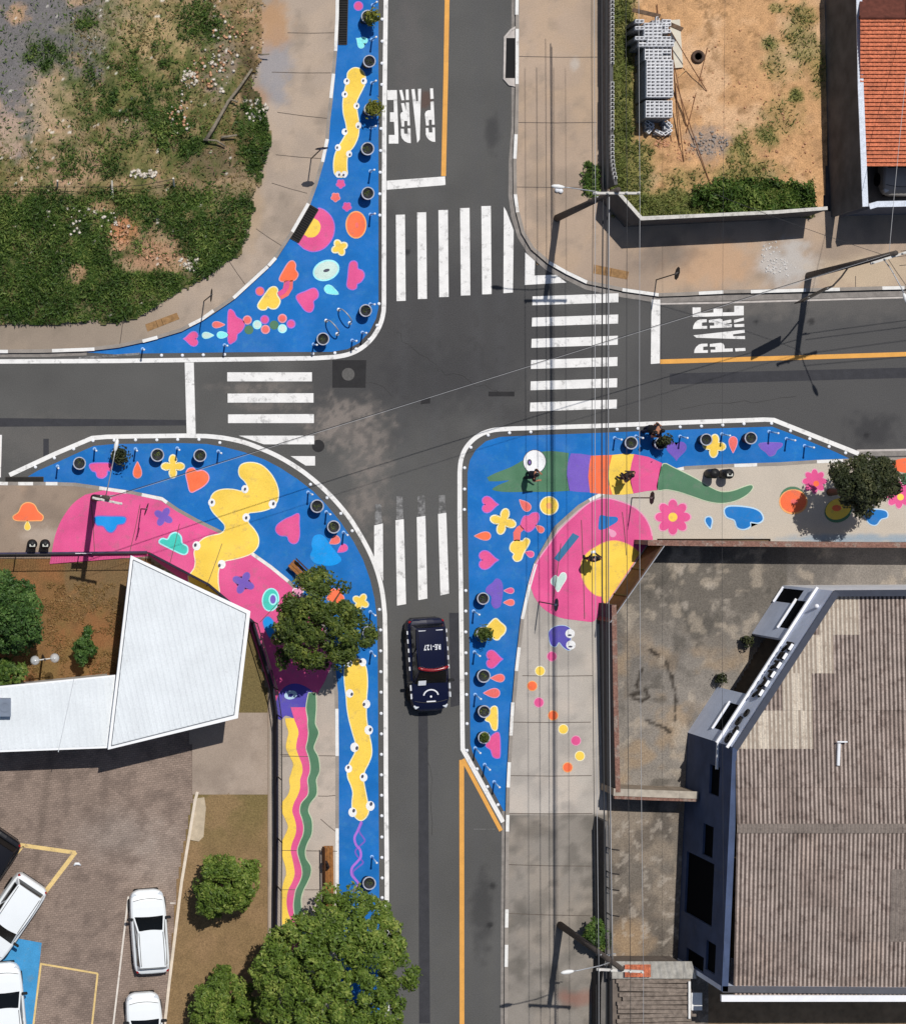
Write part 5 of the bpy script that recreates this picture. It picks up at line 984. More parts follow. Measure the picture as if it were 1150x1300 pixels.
_, fpt = panel('front_wall', Aw, Bw, -.05, HT, .22, holes, FACM, bld)
for h in holes[:3]:
    q = MB(); q.add([fpt(h[1], h[2], .15), fpt(h[0], h[2], .15), fpt(h[0], h[3], .15), fpt(h[1], h[3], .15)], [(0, 1, 2, 3)]); wn_ = par(q.build('window', VOID), bld)
    q = MB(); q.add([fpt(h[0] - .05, h[2] - .06, -.35), fpt(h[1] + .05, h[2] - .06, -.35), fpt(h[1] + .05, h[2] - .005, -.35), fpt(h[0] - .05, h[2] - .005, -.35), fpt(h[0] - .05, h[2] - .06, .5), fpt(h[1] + .05, h[2] - .06, .5), fpt(h[1] + .05, h[2] - .005, .5), fpt(h[0] - .05, h[2] - .005, .5)], [(1, 0, 3, 2), (3, 7, 6, 2), (0, 1, 5, 4), (0, 4, 7, 3), (1, 2, 6, 5)]); sl_ = par(q.build('lit_reveal', RIM), bld)  # white strip paints the sunlit bottom of the window reveal
Dw = W(859, 1222); Ew = W(1330, 1226); Fw = W(1330, 741)
wins = [rect(q, Dw, Aw) for q in ([(899, 970), (913, 974), (913, 1013), (902, 1008)], [(892, 1045), (905, 1050), (905, 1090), (892, 1086)], [(896, 1193), (908, 1200), (908, 1238), (896, 1232)])]
big = [rect([(869, 1083), (905, 1093), (905, 1178), (871, 1160)], Dw, Aw), rect([(871, 1203), (893, 1216), (893, 1236), (871, 1222)], Dw, Aw)]
print('west', wins, big)
_, wpt = panel('side_wall', Dw, Aw, -.05, HT, .22, [list(x) for x in wins + big], NAVY, bld)
for h in wins + big:
    q = MB(); q.add([wpt(h[1], h[2], .5), wpt(h[0], h[2], .5), wpt(h[0], h[3], .5), wpt(h[1], h[3], .5)], [(0, 1, 2, 3)]); par(q.build('window', VOID), bld)
panel('rear_wall', Ew, Dw, -.05, HT - .1, .22, [], FACM, bld); panel('north_wall', Bw, Fw, -.05, HT, .22, [], mat('white_render', C(226, 226, 230), .85, .08, 2), bld); panel('end_wall', Fw, Ew, -.05, HT - .1, .22, [], FACM, bld)
u_ = (Bw - Aw).normalized(); nf = Vector((-u_.y, u_.x, 0))
q = MB(); rz_ = math.atan2(u_.y, u_.x)
mid = (Aw + Bw) / 2; q.box((mid.x + nf.x * .08, mid.y + nf.y * .08, 3.75), (LF + .1, .12, .11), rz_); par(q.build('ledge', RIM), bld)
q = MB(); u2 = (Aw - Dw).normalized(); q.box((Aw.x - u2.x * .6 - .03, Aw.y - u2.y * .6, 3.75), (.1, 1.2, .10), math.atan2(u2.y, u2.x) - math.pi / 2); par(q.build('ledge', RIM), bld)
# parapet caps; shadow inside the parapet is put into two dark cap colours
for P, Q, m_ in ((Aw, Bw, mat('cap_shadow_grey', C(70, 74, 86), .8, .1, 3)), (Dw, Aw, NAVY), (Bw, Fw, mat('cap_shadow_dark', C(60, 64, 76), .8, .1, 3)), (Ew, Dw, mat('cap_slate', C(90, 90, 96), .8, .1, 3))):
    u3 = (Q - P).normalized(); n3 = Vector((u3.y, -u3.x, 0)); m3 = (P + Q) / 2 + n3 * .11
    q = MB(); q.box((m3.x, m3.y, HT + .012 + (.004 if P == Aw else 0)), ((Q - P).length - .02, .28, .05), math.atan2(u3.y, u3.x)); par(q.build('parapet_cap', m_), bld)
q = MB(); q.ball(Vector((Bw.x, Bw.y, 4.9)) + nf * .1 - u_ * .9, .1, 10); par(q.build('wall_lamp', RIM), bld)
# letters
def text_mesh(txt, size, ext, name, m, parent=None, sx=1.0):
    cu = bpy.data.curves.new('txt', 'FONT'); cu.body = txt; cu.size = size; cu.extrude = ext; cu.align_x = 'CENTER'; cu.align_y = 'CENTER'; cu.space_character = 1.12; cu.offset = size * .018
    ob = bpy.data.objects.new('txt', cu); COL.objects.link(ob); dg = bpy.context.evaluated_depsgraph_get(); dg.update()
    me = bpy.data.meshes.new_from_object(ob.evaluated_get(dg)); bpy.data.objects.remove(ob); bpy.data.curves.remove(cu)
    for v in me.vertices: v.co.x *= sx
    me.name = name; me.materials.clear(); return link(name, me, m, parent)
LETB = mat('letter_black', (.01, .01, .012), .5, 0); LETW = mat('letter_lit_white', C(244, 244, 246), .6, .03)  # white bars paint the sunlit tops of the raised letters
s0, zA = onplane(964, 880, Aw, Bw); s1, zB = onplane(1001, 822, Aw, Bw)
xd = -u_; Mb = Matrix(((xd.x, 0, nf.x), (xd.y, 0, nf.y), (0, 1, 0)))
def onwall(o, s, z, d):
    o.matrix_world = Matrix.Translation(Aw + u_ * s + nf * d + Vector((0, 0, z))) @ Mb.to_4x4()
step_ = (s1 - s0) / 5.0
for i, ch in enumerate('KERPAK'):
    s = s1 - step_ * (i + 0) + 0
    par_o = text_mesh(ch, .80, .05, 'sign_letter', LETB); onwall(par_o, s, 4.62, .10); par(par_o, bld); par_o.matrix_parent_inverse = Matrix.Translation(bld.location).inverted()
    q = MB(); q.box((0, .34, .0), (.30, .05, .12)); e_ = q.build('lit_letter_top', LETW); onwall(e_, s, 4.62, .10); e_.matrix_world = par_o.matrix_world.copy(); e_.parent = bld; e_.matrix_parent_inverse = Matrix.Translation(bld.location).inverted()
sl0, _z = onplane(945, 918, Aw, Bw)
for k_, (dx, dz, r) in enumerate(((-.45, .15, .2), (.0, -.1, .24), (.45, .15, .2), (.9, -.05, .26))):
    q = MB(); q.lathe((0, 0, 0), [(r, 0), (r, .08), (r * .5, .08), (r * .5, 0)], 14, 1, .8); e_ = q.build('sign_emblem', LETB); onwall(e_, sl0 - dx, 4.6 + dz, .04); e_.parent = bld; e_.matrix_parent_inverse = Matrix.Translation(bld.location).inverted()
q = MB(); q.box((0, 0, 0), (.9, .06, .12)); e_ = q.build('lit_letter_top', LETW); onwall(e_, sl0 - .9, 5.02, .08); e_.parent = bld; e_.matrix_parent_inverse = Matrix.Translation(bld.location).inverted()
# corrugated roof: two slopes, ridge course, translucent sheets
def rib_mat(name, c, c2, var):
    m = mat(name, c, .92, var, 1.2, .2, 14, wear=c2, wearamt=.35); return m
ROOFM = rib_mat('fibre_cement', C(182, 166, 156), C(138, 120, 111), .14); ROOFD = rib_mat('fibre_cement_dirt', C(100, 88, 82), C(66, 56, 52), .25); ROOFC = rib_mat('translucent_sheet', C(206, 194, 178), C(176, 160, 144), .08); ROOFG = rib_mat('fibre_cement_grey', C(134, 123, 115), C(108, 98, 92), .12)
PER = .19
def zroof(py): return 5.0 + .55 * (1 - abs(py - 1052) / 310.0)
def cream(px, py):
    for (x0, y0, x1, y1) in ((1060, 740, 1092, 809), (1020, 809, 1058, 858), (992, 850, 1030, 905), (968, 902, 1029, 951), (936, 905, 1029, 951), (940, 951, 941, 955), (1040, 760, 1092, 806), (1000, 805, 1057, 855)):
        if x0 <= px <= x1 and y0 <= py <= y1: return True
    return 1000 < px < 1030 and 855 <= py <= 951
rows = [752, 806, 855, 902, 951, 1000, 1046, 1052, 1058, 1104, 1152, 1196, 1240, 1266]
xs = np.arange(20.0 * 0 + (Aw.x + .1), W(1330, 1000, 5).x, PER / 6)
rb = MB(); Ymap = lambda py: W(1000, py, zroof(py)).y
diag = lambda X_, Y_: (Vector((X_, Y_, 0)) - Vector((Aw.x, Aw.y, 0))).dot(nf) < -.24
for r0, r1 in zip(rows, rows[1:]):
    ya, yb = Ymap(r0), Ymap(r1); ridge = r0 in (1046, 1052)
    for i in range(len(xs) - 1):
        xm = (xs[i] + xs[i + 1]) / 2; seg = [(ya, r0), (yb, r1)]
        if not diag(xm, yb): continue
        if not diag(xm, ya):
            lo, hi = ya, yb
            for _ in range(18):
                md = (lo + hi) / 2
                if diag(xm, md): hi = md
                else: lo = md
            f = (hi - ya) / (yb - ya); seg[0] = (hi, r0 + (r1 - r0) * f)
        pxm = xm * S + 575; pxi = NX + (pxm - NX) * H / (H - 5.2)
        h = [.028 * math.cos(2 * math.pi * xs[j] / PER) for j in (i, i + 1)]; lo_ = (h[0] + h[1]) < -.012; rs_ = random.Random(int(xm / PER) * 31 + r0).random()
        sh = random.Random(int((xm - Aw.x) / .95) * 977 + r0 * 13).random()
        if ridge: rb.m = 3
        elif cream(pxi, (r0 + r1) / 2): rb.m = 4 if lo_ and rs_ < .8 else 2
        elif 1128 < pxi and 1100 < r0 < 1160: rb.m = 3
        else: rb.m = 1 if lo_ else (5 if sh < .18 else 6 if sh > .86 else 0)
        zl = .03 if ridge else 0.012 * (r0 % 2)
        rb.add([(xs[i], seg[0][0], zroof(seg[0][1]) + h[0] + zl), (xs[i + 1], seg[0][0], zroof(seg[0][1]) + h[1] + zl), (xs[i + 1], seg[1][0], zroof(seg[1][1]) + h[1] + zl + .008), (xs[i], seg[1][0], zroof(seg[1][1]) + h[0] + zl + .008)], [(3, 2, 1, 0)])
ro = par(rb.build('roof', [ROOFM, ROOFD, ROOFC, ROOFG, mat('translucent_sheet_dirt', C(160, 146, 132), .9, .15, 4, .2), rib_mat('fibre_cement_darker', C(168, 151, 141), C(128, 112, 104), .16), rib_mat('fibre_cement_paler', C(186, 167, 155), C(146, 128, 118), .14)], None, False), bld)
q = MB(); q.tube([W(1065, 944, 5.5), W(1064, 972, 5.52)], .07, 8); q.box(W(1069, 942, 5.6), (.45, .06, .05)); par(q.build('roof_pipe', WHITEP), bld)
q = MB(); q.box((W(1140, 1268, 5.3).x, W(930, 1268.5, 5.3).y, 5.2), (15.6, .28, .14)); par(q.build('gutter', RIM), bld)

# shed with sagging grey roof and leftover orange tiles by the lower utility pole
shed = empty('shed', W(820, 1240)); tag(shed, 'small shed with corrugated grey roof and leftover orange tiles by the lower pole', 'shed')
q = MB(); q.prism([gp(778, 1228, 2.2), gp(872, 1228, 2.2), gp(884, 1400, 2.2), gp(778, 1400, 2.2)], -.05, 2.15); par(q.build('wall', mat('shed_wall', C(110, 100, 92), .9, .2, 3)), shed)
q = MB(); vs = []; fs = []
for j, (y, z) in enumerate(((1221, 2.45), (1243, 2.38))):
    for i, x in enumerate(np.linspace(776, 878 + j * 6, 70)): vs.append(W(x, y, z + .035 * math.cos(i * .9)))
for i in range(69): fs.append((i, 70 + i, 71 + i, i + 1))
q.add(vs, fs); par(q.build('roof', mat('shed_roof', C(172, 168, 160), .9, .2, 4, .2)), shed)
q = MB(); vs = []; fs = []
for j, (y, z) in enumerate(((1225, 2.52), (1241, 2.5))):
    for i, x in enumerate(np.linspace(793, 826, 37)): vs.append(W(x, y, z + .06 * abs(math.cos(i * .55))))
for i in range(36): fs.append((i, 37 + i, 38 + i, i + 1))
q.add(vs, fs); par(q.build('roof_tiles', mat('roof_tile', C(206, 112, 76))), shed)
q = MB(); rs_ = np.random.RandomState(9)
for j, y in enumerate(np.arange(1246, 1330, 5.5)):
    q.box(W(832 + rs_.uniform(-3, 3), y, 2.28 + .02 * (j % 3)), (3.4 + rs_.uniform(-.2, .2), .17, .05), rs_.uniform(-.03, .03))
par(q.build('stacked_planks', mat('weathered_plank', C(128, 116, 106), .9, .35, 5, .3)), shed)
q = MB(); q.box(W(875, 1270, 2.45), (.1, 1.7, .06)); q.box(W(884, 1272, 2.42), (.5, .8, .05)); par(q.build('white_board', KERBW), shed)

# white roofed building of the car park
WROOF = mat('white_roof', C(222, 227, 230), .6, .05, .8, .05, 12, wear=C(196, 198, 198), wearamt=.06); WROOF2 = mat('white_roof_seam', C(206, 210, 214), .6, .05); FASC = mat('roof_fascia', C(244, 245, 246), .6, .03)
wb = empty('roofed_shelter', W(230, 830)); tag(wb, 'trapezoid white ribbed metal roof over a low building in the car park', 'building')
RP = [(166, 705), (318, 776), (302, 912), (137, 952)]
ZR = 3.5
q = MB(); ins = [gp(*p, ZR) for p in off(RP, -14)]; q.prism(ins, -.05, ZR - .35); par(q.build('wall', mat('shelter_wall', C(190, 184, 176), .9, .1, 3)), wb)
q = MB(); pr = [gp(*p, ZR) for p in RP]; q.prism(pr, ZR - .3, ZR); par(q.build('fascia', FASC), wb)
inn = [W(*p, ZR + .001) for p in off(RP, -6.5)]
q = MB()
def ribs(mb, P, pitch, h, dirx):
    """standing ribs across a quadrilateral roof, along plan direction dirx"""
    d = Vector(dirx).normalized(); n = Vector((-d.y, d.x, 0)); ts = [(p - P[0]).dot(n) for p in P]; t = min(ts) + pitch / 2
    while t < max(ts):
        hits = []
        for i in range(len(P)):
            a, b = P[i], P[(i + 1) % len(P)]; ta, tb_ = (a - P[0]).dot(n), (b - P[0]).dot(n)
            if (ta - t) * (tb_ - t) < 0: hits.append(a + (b - a) * ((t - ta) / (tb_ - ta)))
        if len(hits) == 2:
            a, b = hits; c = (a + b) / 2; L = (b - a).length - .1
            if L > .1: mb.box((c.x, c.y, c.z + h / 2), (L, pitch * .34, h), math.atan2((b - a).y, (b - a).x))
        t += pitch
q.add(inn, [tuple(range(4))] if (inn[1] - inn[0]).cross(inn[2] - inn[0]).z > 0 else [(3, 2, 1, 0)]); ribs(q, inn, .27, .02, (-.22, 1, 0)); par(q.build('roof', WROOF), wb)
q = MB()
for a, b in zip(inn, inn[1:] + inn[:1]): q.tube([a + Vector((0, 0, .01)), b + Vector((0, 0, .01))], .022, 5)
par(q.build('gutter_line', mat('seam_grey', C(120, 124, 130), .7, .1)), wb)
wb2 = empty('roofed_annex', W(60, 905)); tag(wb2, 'lower flat white metal roof beside the trapezoid roof', 'building')
R2 = [(-130, 884), (147, 857), (137, 950), (-130, 960)]; Z2 = 2.9
q = MB(); q.prism([gp(*p, Z2) for p in off(R2, -8)], -.05, Z2 - .2); par(q.build('wall', mat('shelter_wall', C(190, 184, 176))), wb2)
q = MB(); q.prism([gp(*p, Z2) for p in R2], Z2 - .15, Z2); par(q.build('fascia', FASC), wb2)
in2 = [W(*p, Z2 + .001) for p in off(R2, -3)]; q = MB(); q.add(in2, [(0, 1, 2, 3)] if (in2[1] - in2[0]).cross(in2[2] - in2[0]).z > 0 else [(3, 2, 1, 0)]); ribs(q, in2, .33, .02, (-.1, 1, 0)); par(q.build('roof', WROOF), wb2)
for i, (x, y) in enumerate(((6, 898),)):
    q = MB(); q.box(W(x, y, Z2 + .25), (.55, .8, .45)); q.lathe(W(x, y, Z2 + .475), [(.22, 0), (.22, .03), (.18, .03), (.18, .01), (0, .01)], 16); tag(q.build('air_conditioner', mat('unit_grey', C(120, 130, 146), .6, .1)), 'grey air conditioner unit on the lower white roof at the left edge', 'air conditioner')
q = MB(); q.tube([W(94, 862, Z2 + .02), W(74, 955, Z2 + .02)], .02, 5); par(q.build('roof_seam', WROOF2), wb2)
# ---------------------------------------------------------------- mesh fence round the car park
fen = wall('mesh_fence', 'dark wire mesh fence on a low wall around the bare yard and car park', [(-60, 703.5), (100, 702), (186, 701)], .12, .35, mat('fence_base', C(70, 66, 92), .9, .2, 3), None, cat='fence')
MESHM = mat('mesh_wire', C(70, 70, 74), .6, .1)
def meshrun(root, pts, z0, z1, pitch, post):
    mb = MB(); pm_ = []
    P = [W(*p) for p in pts]; tot = 0
    for a, b in zip(P, P[1:]):
        L = (b - a).length; d = (b - a) / L
        for i in range(int(L / pitch)):
            q_ = a + d * (i * pitch); mb.tube([(q_.x, q_.y, z0), (q_.x, q_.y, z1)], .0035, 3, False)
        z = z0
        while z < z1: mb.tube([(a.x, a.y, z), (b.x, b.y, z)], .0035, 3, False); z += pitch
        n = max(1, round(L / post))
        for i in range(n + 1):
            q_ = a + d * (L * i / n); pb = MB(); pb.tube([(q_.x, q_.y, -.05), (q_.x, q_.y, z1 + .03)], .028, 8); pb.build('post', DARK, root)
        rb_ = MB(); rb_.tube([(a.x, a.y, z1), (b.x, b.y, z1)], .022, 6); rb_.build('rail', DARK, root)
    mb.build('mesh', MESHM, root)
meshrun(fen, [(-60, 703.5), (100, 702), (186, 701)], .35, 1.9, .12, 2.6)
q = MB(); c = W(103, 702); q.box((c.x, c.y + .02, 1.45), (.75, .03, .55)); tag(q.build('notice_board', WHITEP), 'plain pale notice board fixed to the mesh fence behind the bins', 'notice board')
fen2 = wall('mesh_fence', 'dark mesh fence on a low wall running down beside the wavy stripes', [(188, 702), (262, 741), (318, 788), (343, 870), (348, 905), (348.5, 1060), (347, 1180), (348, 1420)], .10, .85, mat('fence_base_shaded', C(46, 44, 58), .9, .2, 3), None, cat='fence')  # darker copy of the fence base, west-face shade put into its colour
meshrun(fen2, [(318, 788), (343, 870), (348, 905), (348.5, 1060), (347, 1180), (348, 1420)], .85, 2.1, .16, 2.4)

# ---------------------------------------------------------------- utility poles, cables
POLEC = mat('pole_concrete', C(84, 76, 71), .9, .15, 3, .1); INSUL = mat('insulator', C(216, 214, 208), .4, .05)
def pole(px, py, h, label, arm=None, lamp=None, armw=2.0, name='utility_pole', extra=True):
    b = W(px, py); r = empty(name, b); tag(r, label, 'utility pole', 'utility poles with street lamps')
    q = MB(); q.tube([(0, 0, -.1), (0, 0, h)], [.17, .11], 12); q.build('shaft', POLEC, r, True)
    q = MB(); d = arm or (1, 0); dv = Vector((d[0], d[1], 0)).normalized(); rz = math.atan2(dv.y, dv.x)
    q.box((0, -.12, h - .25), (armw, .1, .11), rz); q.build('crossarm', mat('crossarm_pale', C(206, 202, 196), .8, .1), r)
    for f in (-.46, -.2, .2, .46):
        q = MB(); p_ = dv * (armw * f); q.lathe((p_.x, p_.y - .12, h - .2), [(.045, 0), (.06, .05), (.03, .09), (.05, .13), (0, .16)], 10); q.build('insulator', INSUL, r)
    if extra:
        q = MB(); q.box((.1, .05, h - 2.3), (.5, .06, .06), rz); q.tube([(0, 0, h - 2.5), (.25, .1, h - 2.2), (.5, .12, h - 2.25)], .02, 6); q.build('bracket', GALV, r)
    if lamp:
        lp = Vector(W(lamp[0], lamp[1])) - b; z = h - .9
        q = MB(); q.tube([(0, 0, z - .35), lp * .3 + Vector((0, 0, z - .05)), lp * .75 + Vector((0, 0, z + .12)), lp * .9 + Vector((0, 0, z + .12))], .024, 8); q.build('lamp_arm', GALV, r, True)
        q = MB(); c = lp * .97 + Vector((0, 0, z + .1)); dd = lp.normalized()
        q.tube([c - dd * .28, c - dd * .18, c, c + dd * .2, c + dd * .3], [.03, .07, .10, .08, .03], 10); q.build('lamp_head', mat('lamp_white', C(236, 236, 234), .4, .05), r, True)
    return r
pl1 = pole(706, 277, 8.5, 'utility pole with pale crossarm at the corner of the block wall', (1, 0), (642, 270))
pl2 = pole(1025, 350, 8.5, 'utility pole carrying an overhead sign arm on the right hand pavement', (.95, .3), (1048, 402))
pl3 = pole(710, 1174, 8.5, 'utility pole with lamp arm near the bottom edge on the grey pavement', (1, -.05), (653, 1183))
pl4 = pole(119, 632, 8.5, 'utility pole with long lamp arm standing in the pink paint at the left', (.97, -.2), (131, 569), 1.3)
s_ = W(998, 377) ; e_ = W(961, 396); b_ = W(1025, 350)
sg = empty('overhead_sign', b_); tag(sg, 'flat sign panel on a curved arm held by the right hand pole', 'sign')
q = MB(); q.tube([(0, 0, 4.3), (s_ - b_) * .6 + Vector((0, 0, 4.75)), (s_ - b_) + Vector((0, 0, 4.8))] + [(e_ - b_) + Vector((0, 0, 4.8))], .04, 8); q.build('arm', DARK, sg, True)
q = MB(); m_ = (s_ + e_) / 2 - b_; dd = e_ - s_; q.box((m_.x, m_.y, 4.5), (dd.length, .05, .95), math.atan2(dd.y, dd.x)); q.build('panel', DARK, sg)
for f in (.2, .8): m_ = s_ + dd * f - b_; q = MB(); q.box((m_.x, m_.y, 4.85), (.06, .09, .2), math.atan2(dd.y, dd.x)); q.build('clamp', GALV, sg)
CABLE = mat('cable', C(60, 60, 62), .6, .05); CABLEL = mat('cable_pale', C(176, 176, 178), .5, .05)
def cable(a, b, sag, r, m, label, n=14):
    q = MB(); a, b = Vector(a), Vector(b)
    q.tube([a.lerp(b, i / n) - Vector((0, 0, sag * 4 * (i / n) * (1 - i / n))) for i in range(n + 1)], r, 5); o = q.build('power_cable', m, None, True); tag(o, label, 'cable', 'cables strung between the poles'); return o
T1, T3, T2, T4 = (W(706, 277), W(710, 1174), W(1025, 350), W(119, 632))
for k, (f, m_, r, w) in enumerate(((-.95, CABLEL, .012, 'outermost left'), (-.4, CABLE, .016, 'second from left'), (.4, CABLE, .012, 'third from left'), (.95, CABLEL, .010, 'outermost right'))):
    a = T1 + Vector((f, -.12, 8.42)); b = T3 + Vector((f, -.12, 8.42)); d = (b - a)
    cable(a - d * .33, a, .06, r, m_, w + ' cable running north from the block wall pole'); cable(a, b, .22, r, m_, w + ' cable crossing the junction between the two eastern poles'); cable(b, b + d * .2, .04, r, m_, w + ' cable leaving the bottom pole towards the bottom edge')
for k, (z, r, dx, w) in enumerate(((6.2, .030, .12, 'thick black'), (6.5, .020, .2, 'thin black'), (5.7, .014, -.15, 'lowest thin black'))):
    a = T1 + Vector((dx, 0, z)); b = T3 + Vector((dx, 0, z)); d = b - a
    cable(a - d * .33, a, .1, r, CABLE, w + ' telephone cable north of the block wall pole'); cable(a, b, .35, r, CABLE, w + ' telephone cable along the eastern side street'); cable(b, b + d * .2, .05, r, CABLE, w + ' telephone cable below the bottom pole')
cable(T1 + Vector((.12, 0, 7.0)), T3 + Vector((.12, 0, 7.0)), .3, .018, CABLEL, 'pale twisted cable between the two eastern poles')
cable(T4 + Vector((.1, 0, 8.2)), T2 + Vector((-.1, 0, 8.2)), .5, .009, CABLEL, 'long pale cable crossing the junction diagonally'); cable(T4 + Vector((.1, 0, 6.6)), T2 + Vector((-.1, 0, 6.6)), .6, .016, CABLE, 'long dark cable crossing the junction diagonally')
for k, (z, dy) in enumerate(((8.3, .1), (8.2, -.5), (6.6, 0), (6.2, .1))):
    cable(T2 + Vector((.3, dy, z)), T2 + Vector((14, 1.6 + dy * 2, z)), .1, .014, CABLE, ('upper front', 'upper rear', 'middle', 'lowest')[k] + ' cable leaving the right hand pole to the right')
cable(W(1110, 0) + Vector((0, 0, 4)), T2 + Vector((0, 0, 7.9)), .1, .010, CABLEL, 'thin service cable over the tiled house'); cable(W(820, 280) + Vector((0, 0, 8.1)), T2 + Vector((0, 0, 7.6)), .25, .010, CABLE, 'thin cable in front of the shaded plot wall')
cable(W(850, -40) + Vector((0, 0, 6.6)), W(850, 1180) + Vector((0, 0, 6.4)), .3, .006, CABLE, 'thin cable over the block stack and the concrete yard')

# ---------------------------------------------------------------- traffic sign posts
def signpost(px, py, ang, label, hh=2.9, w=.62, lean=(0, 0)):
    b = W(px, py, ZP); r = empty('traffic_sign', b); tag(r, label, 'traffic sign', 'traffic signs seen from above')
    q = MB(); q.tube([(0, 0, -.05), (0, 0, hh)], .028, 8); q.build('post', DARK, r)
    q = MB(); a = math.radians(ang); n = 16; M_ = Matrix.Rotation(a, 4, 'Z') @ Matrix.Rotation(math.pi / 2, 4, 'X')
    p2 = MB(); p2.lathe((0, 0, 0), [(w / 2 - .02, -.012), (w / 2, -.008), (w / 2, .008), (w / 2 - .02, .012)], 8); 
    q.add([M_ @ Vector(v) + Vector((0, 0, hh - w / 2 + .03)) for v in p2.v], p2.f); q.build('plate', DARK, r)
    q = MB(); q.box((0, 0, hh - w / 2), (.08, .05, .3), a); q.build('clamp', GALV, r)
    return r
signpost(395, 201, 4, 'round traffic sign on the pavement beside the drain by the pink sun'); signpost(259, 382, 86, 'traffic sign at the kerb by the small pink heart'); signpost(802, 632, 84, 'traffic sign between the lizard and the pink figure')
signpost(833, 355, 80, 'traffic sign at the kerb above the right hand stop line'); signpost(684, 764, 84, 'traffic sign at the lower tip of the pink figure by the kerb'); signpost(179, 646, 72, 'traffic sign on the pink pavement between star and cloud')

# double globe garden lamp
b = W(54, 832); r = empty('garden_lamp', b); tag(r, 'garden lamp with two glass globes on one post in the bare yard', 'lamp')
q = MB(); q.tube([(0, 0, 0), (0, 0, 2.6)], .05, 8); q.build('post', DARK, r); q = MB(); q.tube([(-.42, -.03, 2.5), (.42, .08, 2.5)], .03, 6); q.build('crossbar', INSUL, r)
GLOBE = bpy.data.materials.new('globe_glass'); GLOBE.use_nodes = True; g_ = GLOBE.node_tree.nodes['Principled BSDF']; g_.inputs['Base Color'].default_value = (.8, .82, .82, 1); g_.inputs['Roughness'].default_value = .08; g_.inputs['Alpha'].default_value = .45
for sx, sy in ((-.45, -.03), (.45, .08)):
    q = MB(); q.ball((sx, sy, 2.5), .22, 16); gl = q.build('globe', GLOBE, r, True); q = MB(); q.ball((sx, sy, 2.5), .07, 8); q.build('bulb', INSUL, gl, True)

# ---------------------------------------------------------------- bollards, studs
b0 = empty('flexible_bollard', (0, 0, 0)); tag(b0, 'x', 'bollard')
q = MB(); q.tube([(0, 0, 0), (0.0, -.10, .92)], .038, 8); q.build('post', BLUEP, b0, True)
q = MB(); q.tube([(0, -.10, .92), (0, -.108, 1.0), (0, -.11, 1.02)], [.05, .05, .02], 8); q.build('cap', WHITEP, b0, True)
q = MB(); q.lathe((0, 0, -.004), [(.085, 0), (.085, .02), (.05, .035), (0, .035)], 12); q.build('base', BLUEP, b0)
first = True
BOL = {'nw': ('slim pale blue bollard with white cap on the blue corner beside the weedy lot', 'bollards on the upper left blue corner', [(472, 50), (472, 105), (471, 162), (470, 217), (470, 272), (470, 386), (460, 422), (447, 432), (398, 437), (285, 438), (181, 443), (473, 6)]),
       'sw': ('slim pale blue bollard with white cap on the blue corner with the big yellow caterpillar', 'bollards on the lower left blue corner', [(73, 592), (120, 570), (172, 570), (225, 569), (277, 573), (391, 625), (414, 650), (436, 676), (470, 777), (471, 828), (472, 1088)]),
       'se': ('slim pale blue bollard with white cap on the blue corner with the painted lizard', 'bollards on the right hand blue corner', [(780, 556), (807, 554), (863, 554), (916, 551), (976, 548), (998, 557), (1021, 566), (601, 776), (602, 828), (603, 882), (603, 950), (615, 971), (627, 993)])}
for lab, grp, pts in BOL.values():
    for (x, y) in pts:
        loc = W(x, y) + Vector((0, 0, .012)); rz = random.uniform(-.25, .25)
        if first: b0.location = loc; b0.rotation_euler = (0, 0, rz); b0['label'] = lab; b0['group'] = grp; first = False
        else: dup(b0, loc, rz, lab, grp)
q = MB(); q.lathe((0, 0, .004), [(.075, 0), (.08, .02), (.06, .05), (0, .06)], 14); st0 = q.build('road_stud', WHITEP, None, True); st0['category'] = 'road stud'
STU = {'small white road stud in the dark strip by the upper left blue corner': [(485, 24), (485, 52), (484.7, 80), (484.5, 107), (483.5, 163), (483, 191), (482.5, 218.5), (482, 246), (482, 273), (481, 385.5), (478.5, 413), (468.5, 431), (452, 443), (425, 448), (397, 449), (285, 450), (258, 450.5), (231.5, 451), (205, 451)],
       'small white road stud in the dark strip by the lower left blue corner': [(45, 593), (69, 581.5), (93.5, 570), (118, 559.5), (145, 559), (172, 558.5), (199, 558.5), (225.5, 558), (252.5, 558), (279, 562), (394, 615), (415, 632), (432.5, 652), (447, 674), (481.5, 774), (483, 800), (483, 826.5), (483.2, 853), (483.5, 879), (483.7, 906), (484, 932), (484, 958), (484, 984), (484.2, 1010), (484.4, 1036), (484.5, 1063), (484.6, 1089), (485, 1115), (485, 1140)],
       'small white road stud in the dark strip by the right hand blue corner': [(619.5, 552.5), (597.5, 568), (589.5, 594), (589.5, 621), (589.3, 647), (591, 750), (591, 776), (591, 802.5), (591.2, 829), (591.5, 855.5), (592, 882), (592.7, 919), (592.6, 953), (605.5, 976.5), (618.5, 999), (632, 1022), (646.5, 549.5), (673.5, 548.5), (783, 545), (809.5, 544), (837, 543), (863, 542), (890, 541), (917, 539.7), (944, 538), (979, 537.5), (1003, 547), (1027.5, 557), (1052, 567), (1073, 575)]}
first = True
for lab, pts in STU.items():
    for x, y in pts:
        loc = W(x, y)
        if first: st0.location = loc; st0['label'] = lab; st0['group'] = lab.replace('small white road stud', 'road studs'); first = False
        else:
            c = st0.copy(); COL.objects.link(c); c.location = loc; c['label'] = lab; c['group'] = lab.replace('small white road stud', 'road studs')

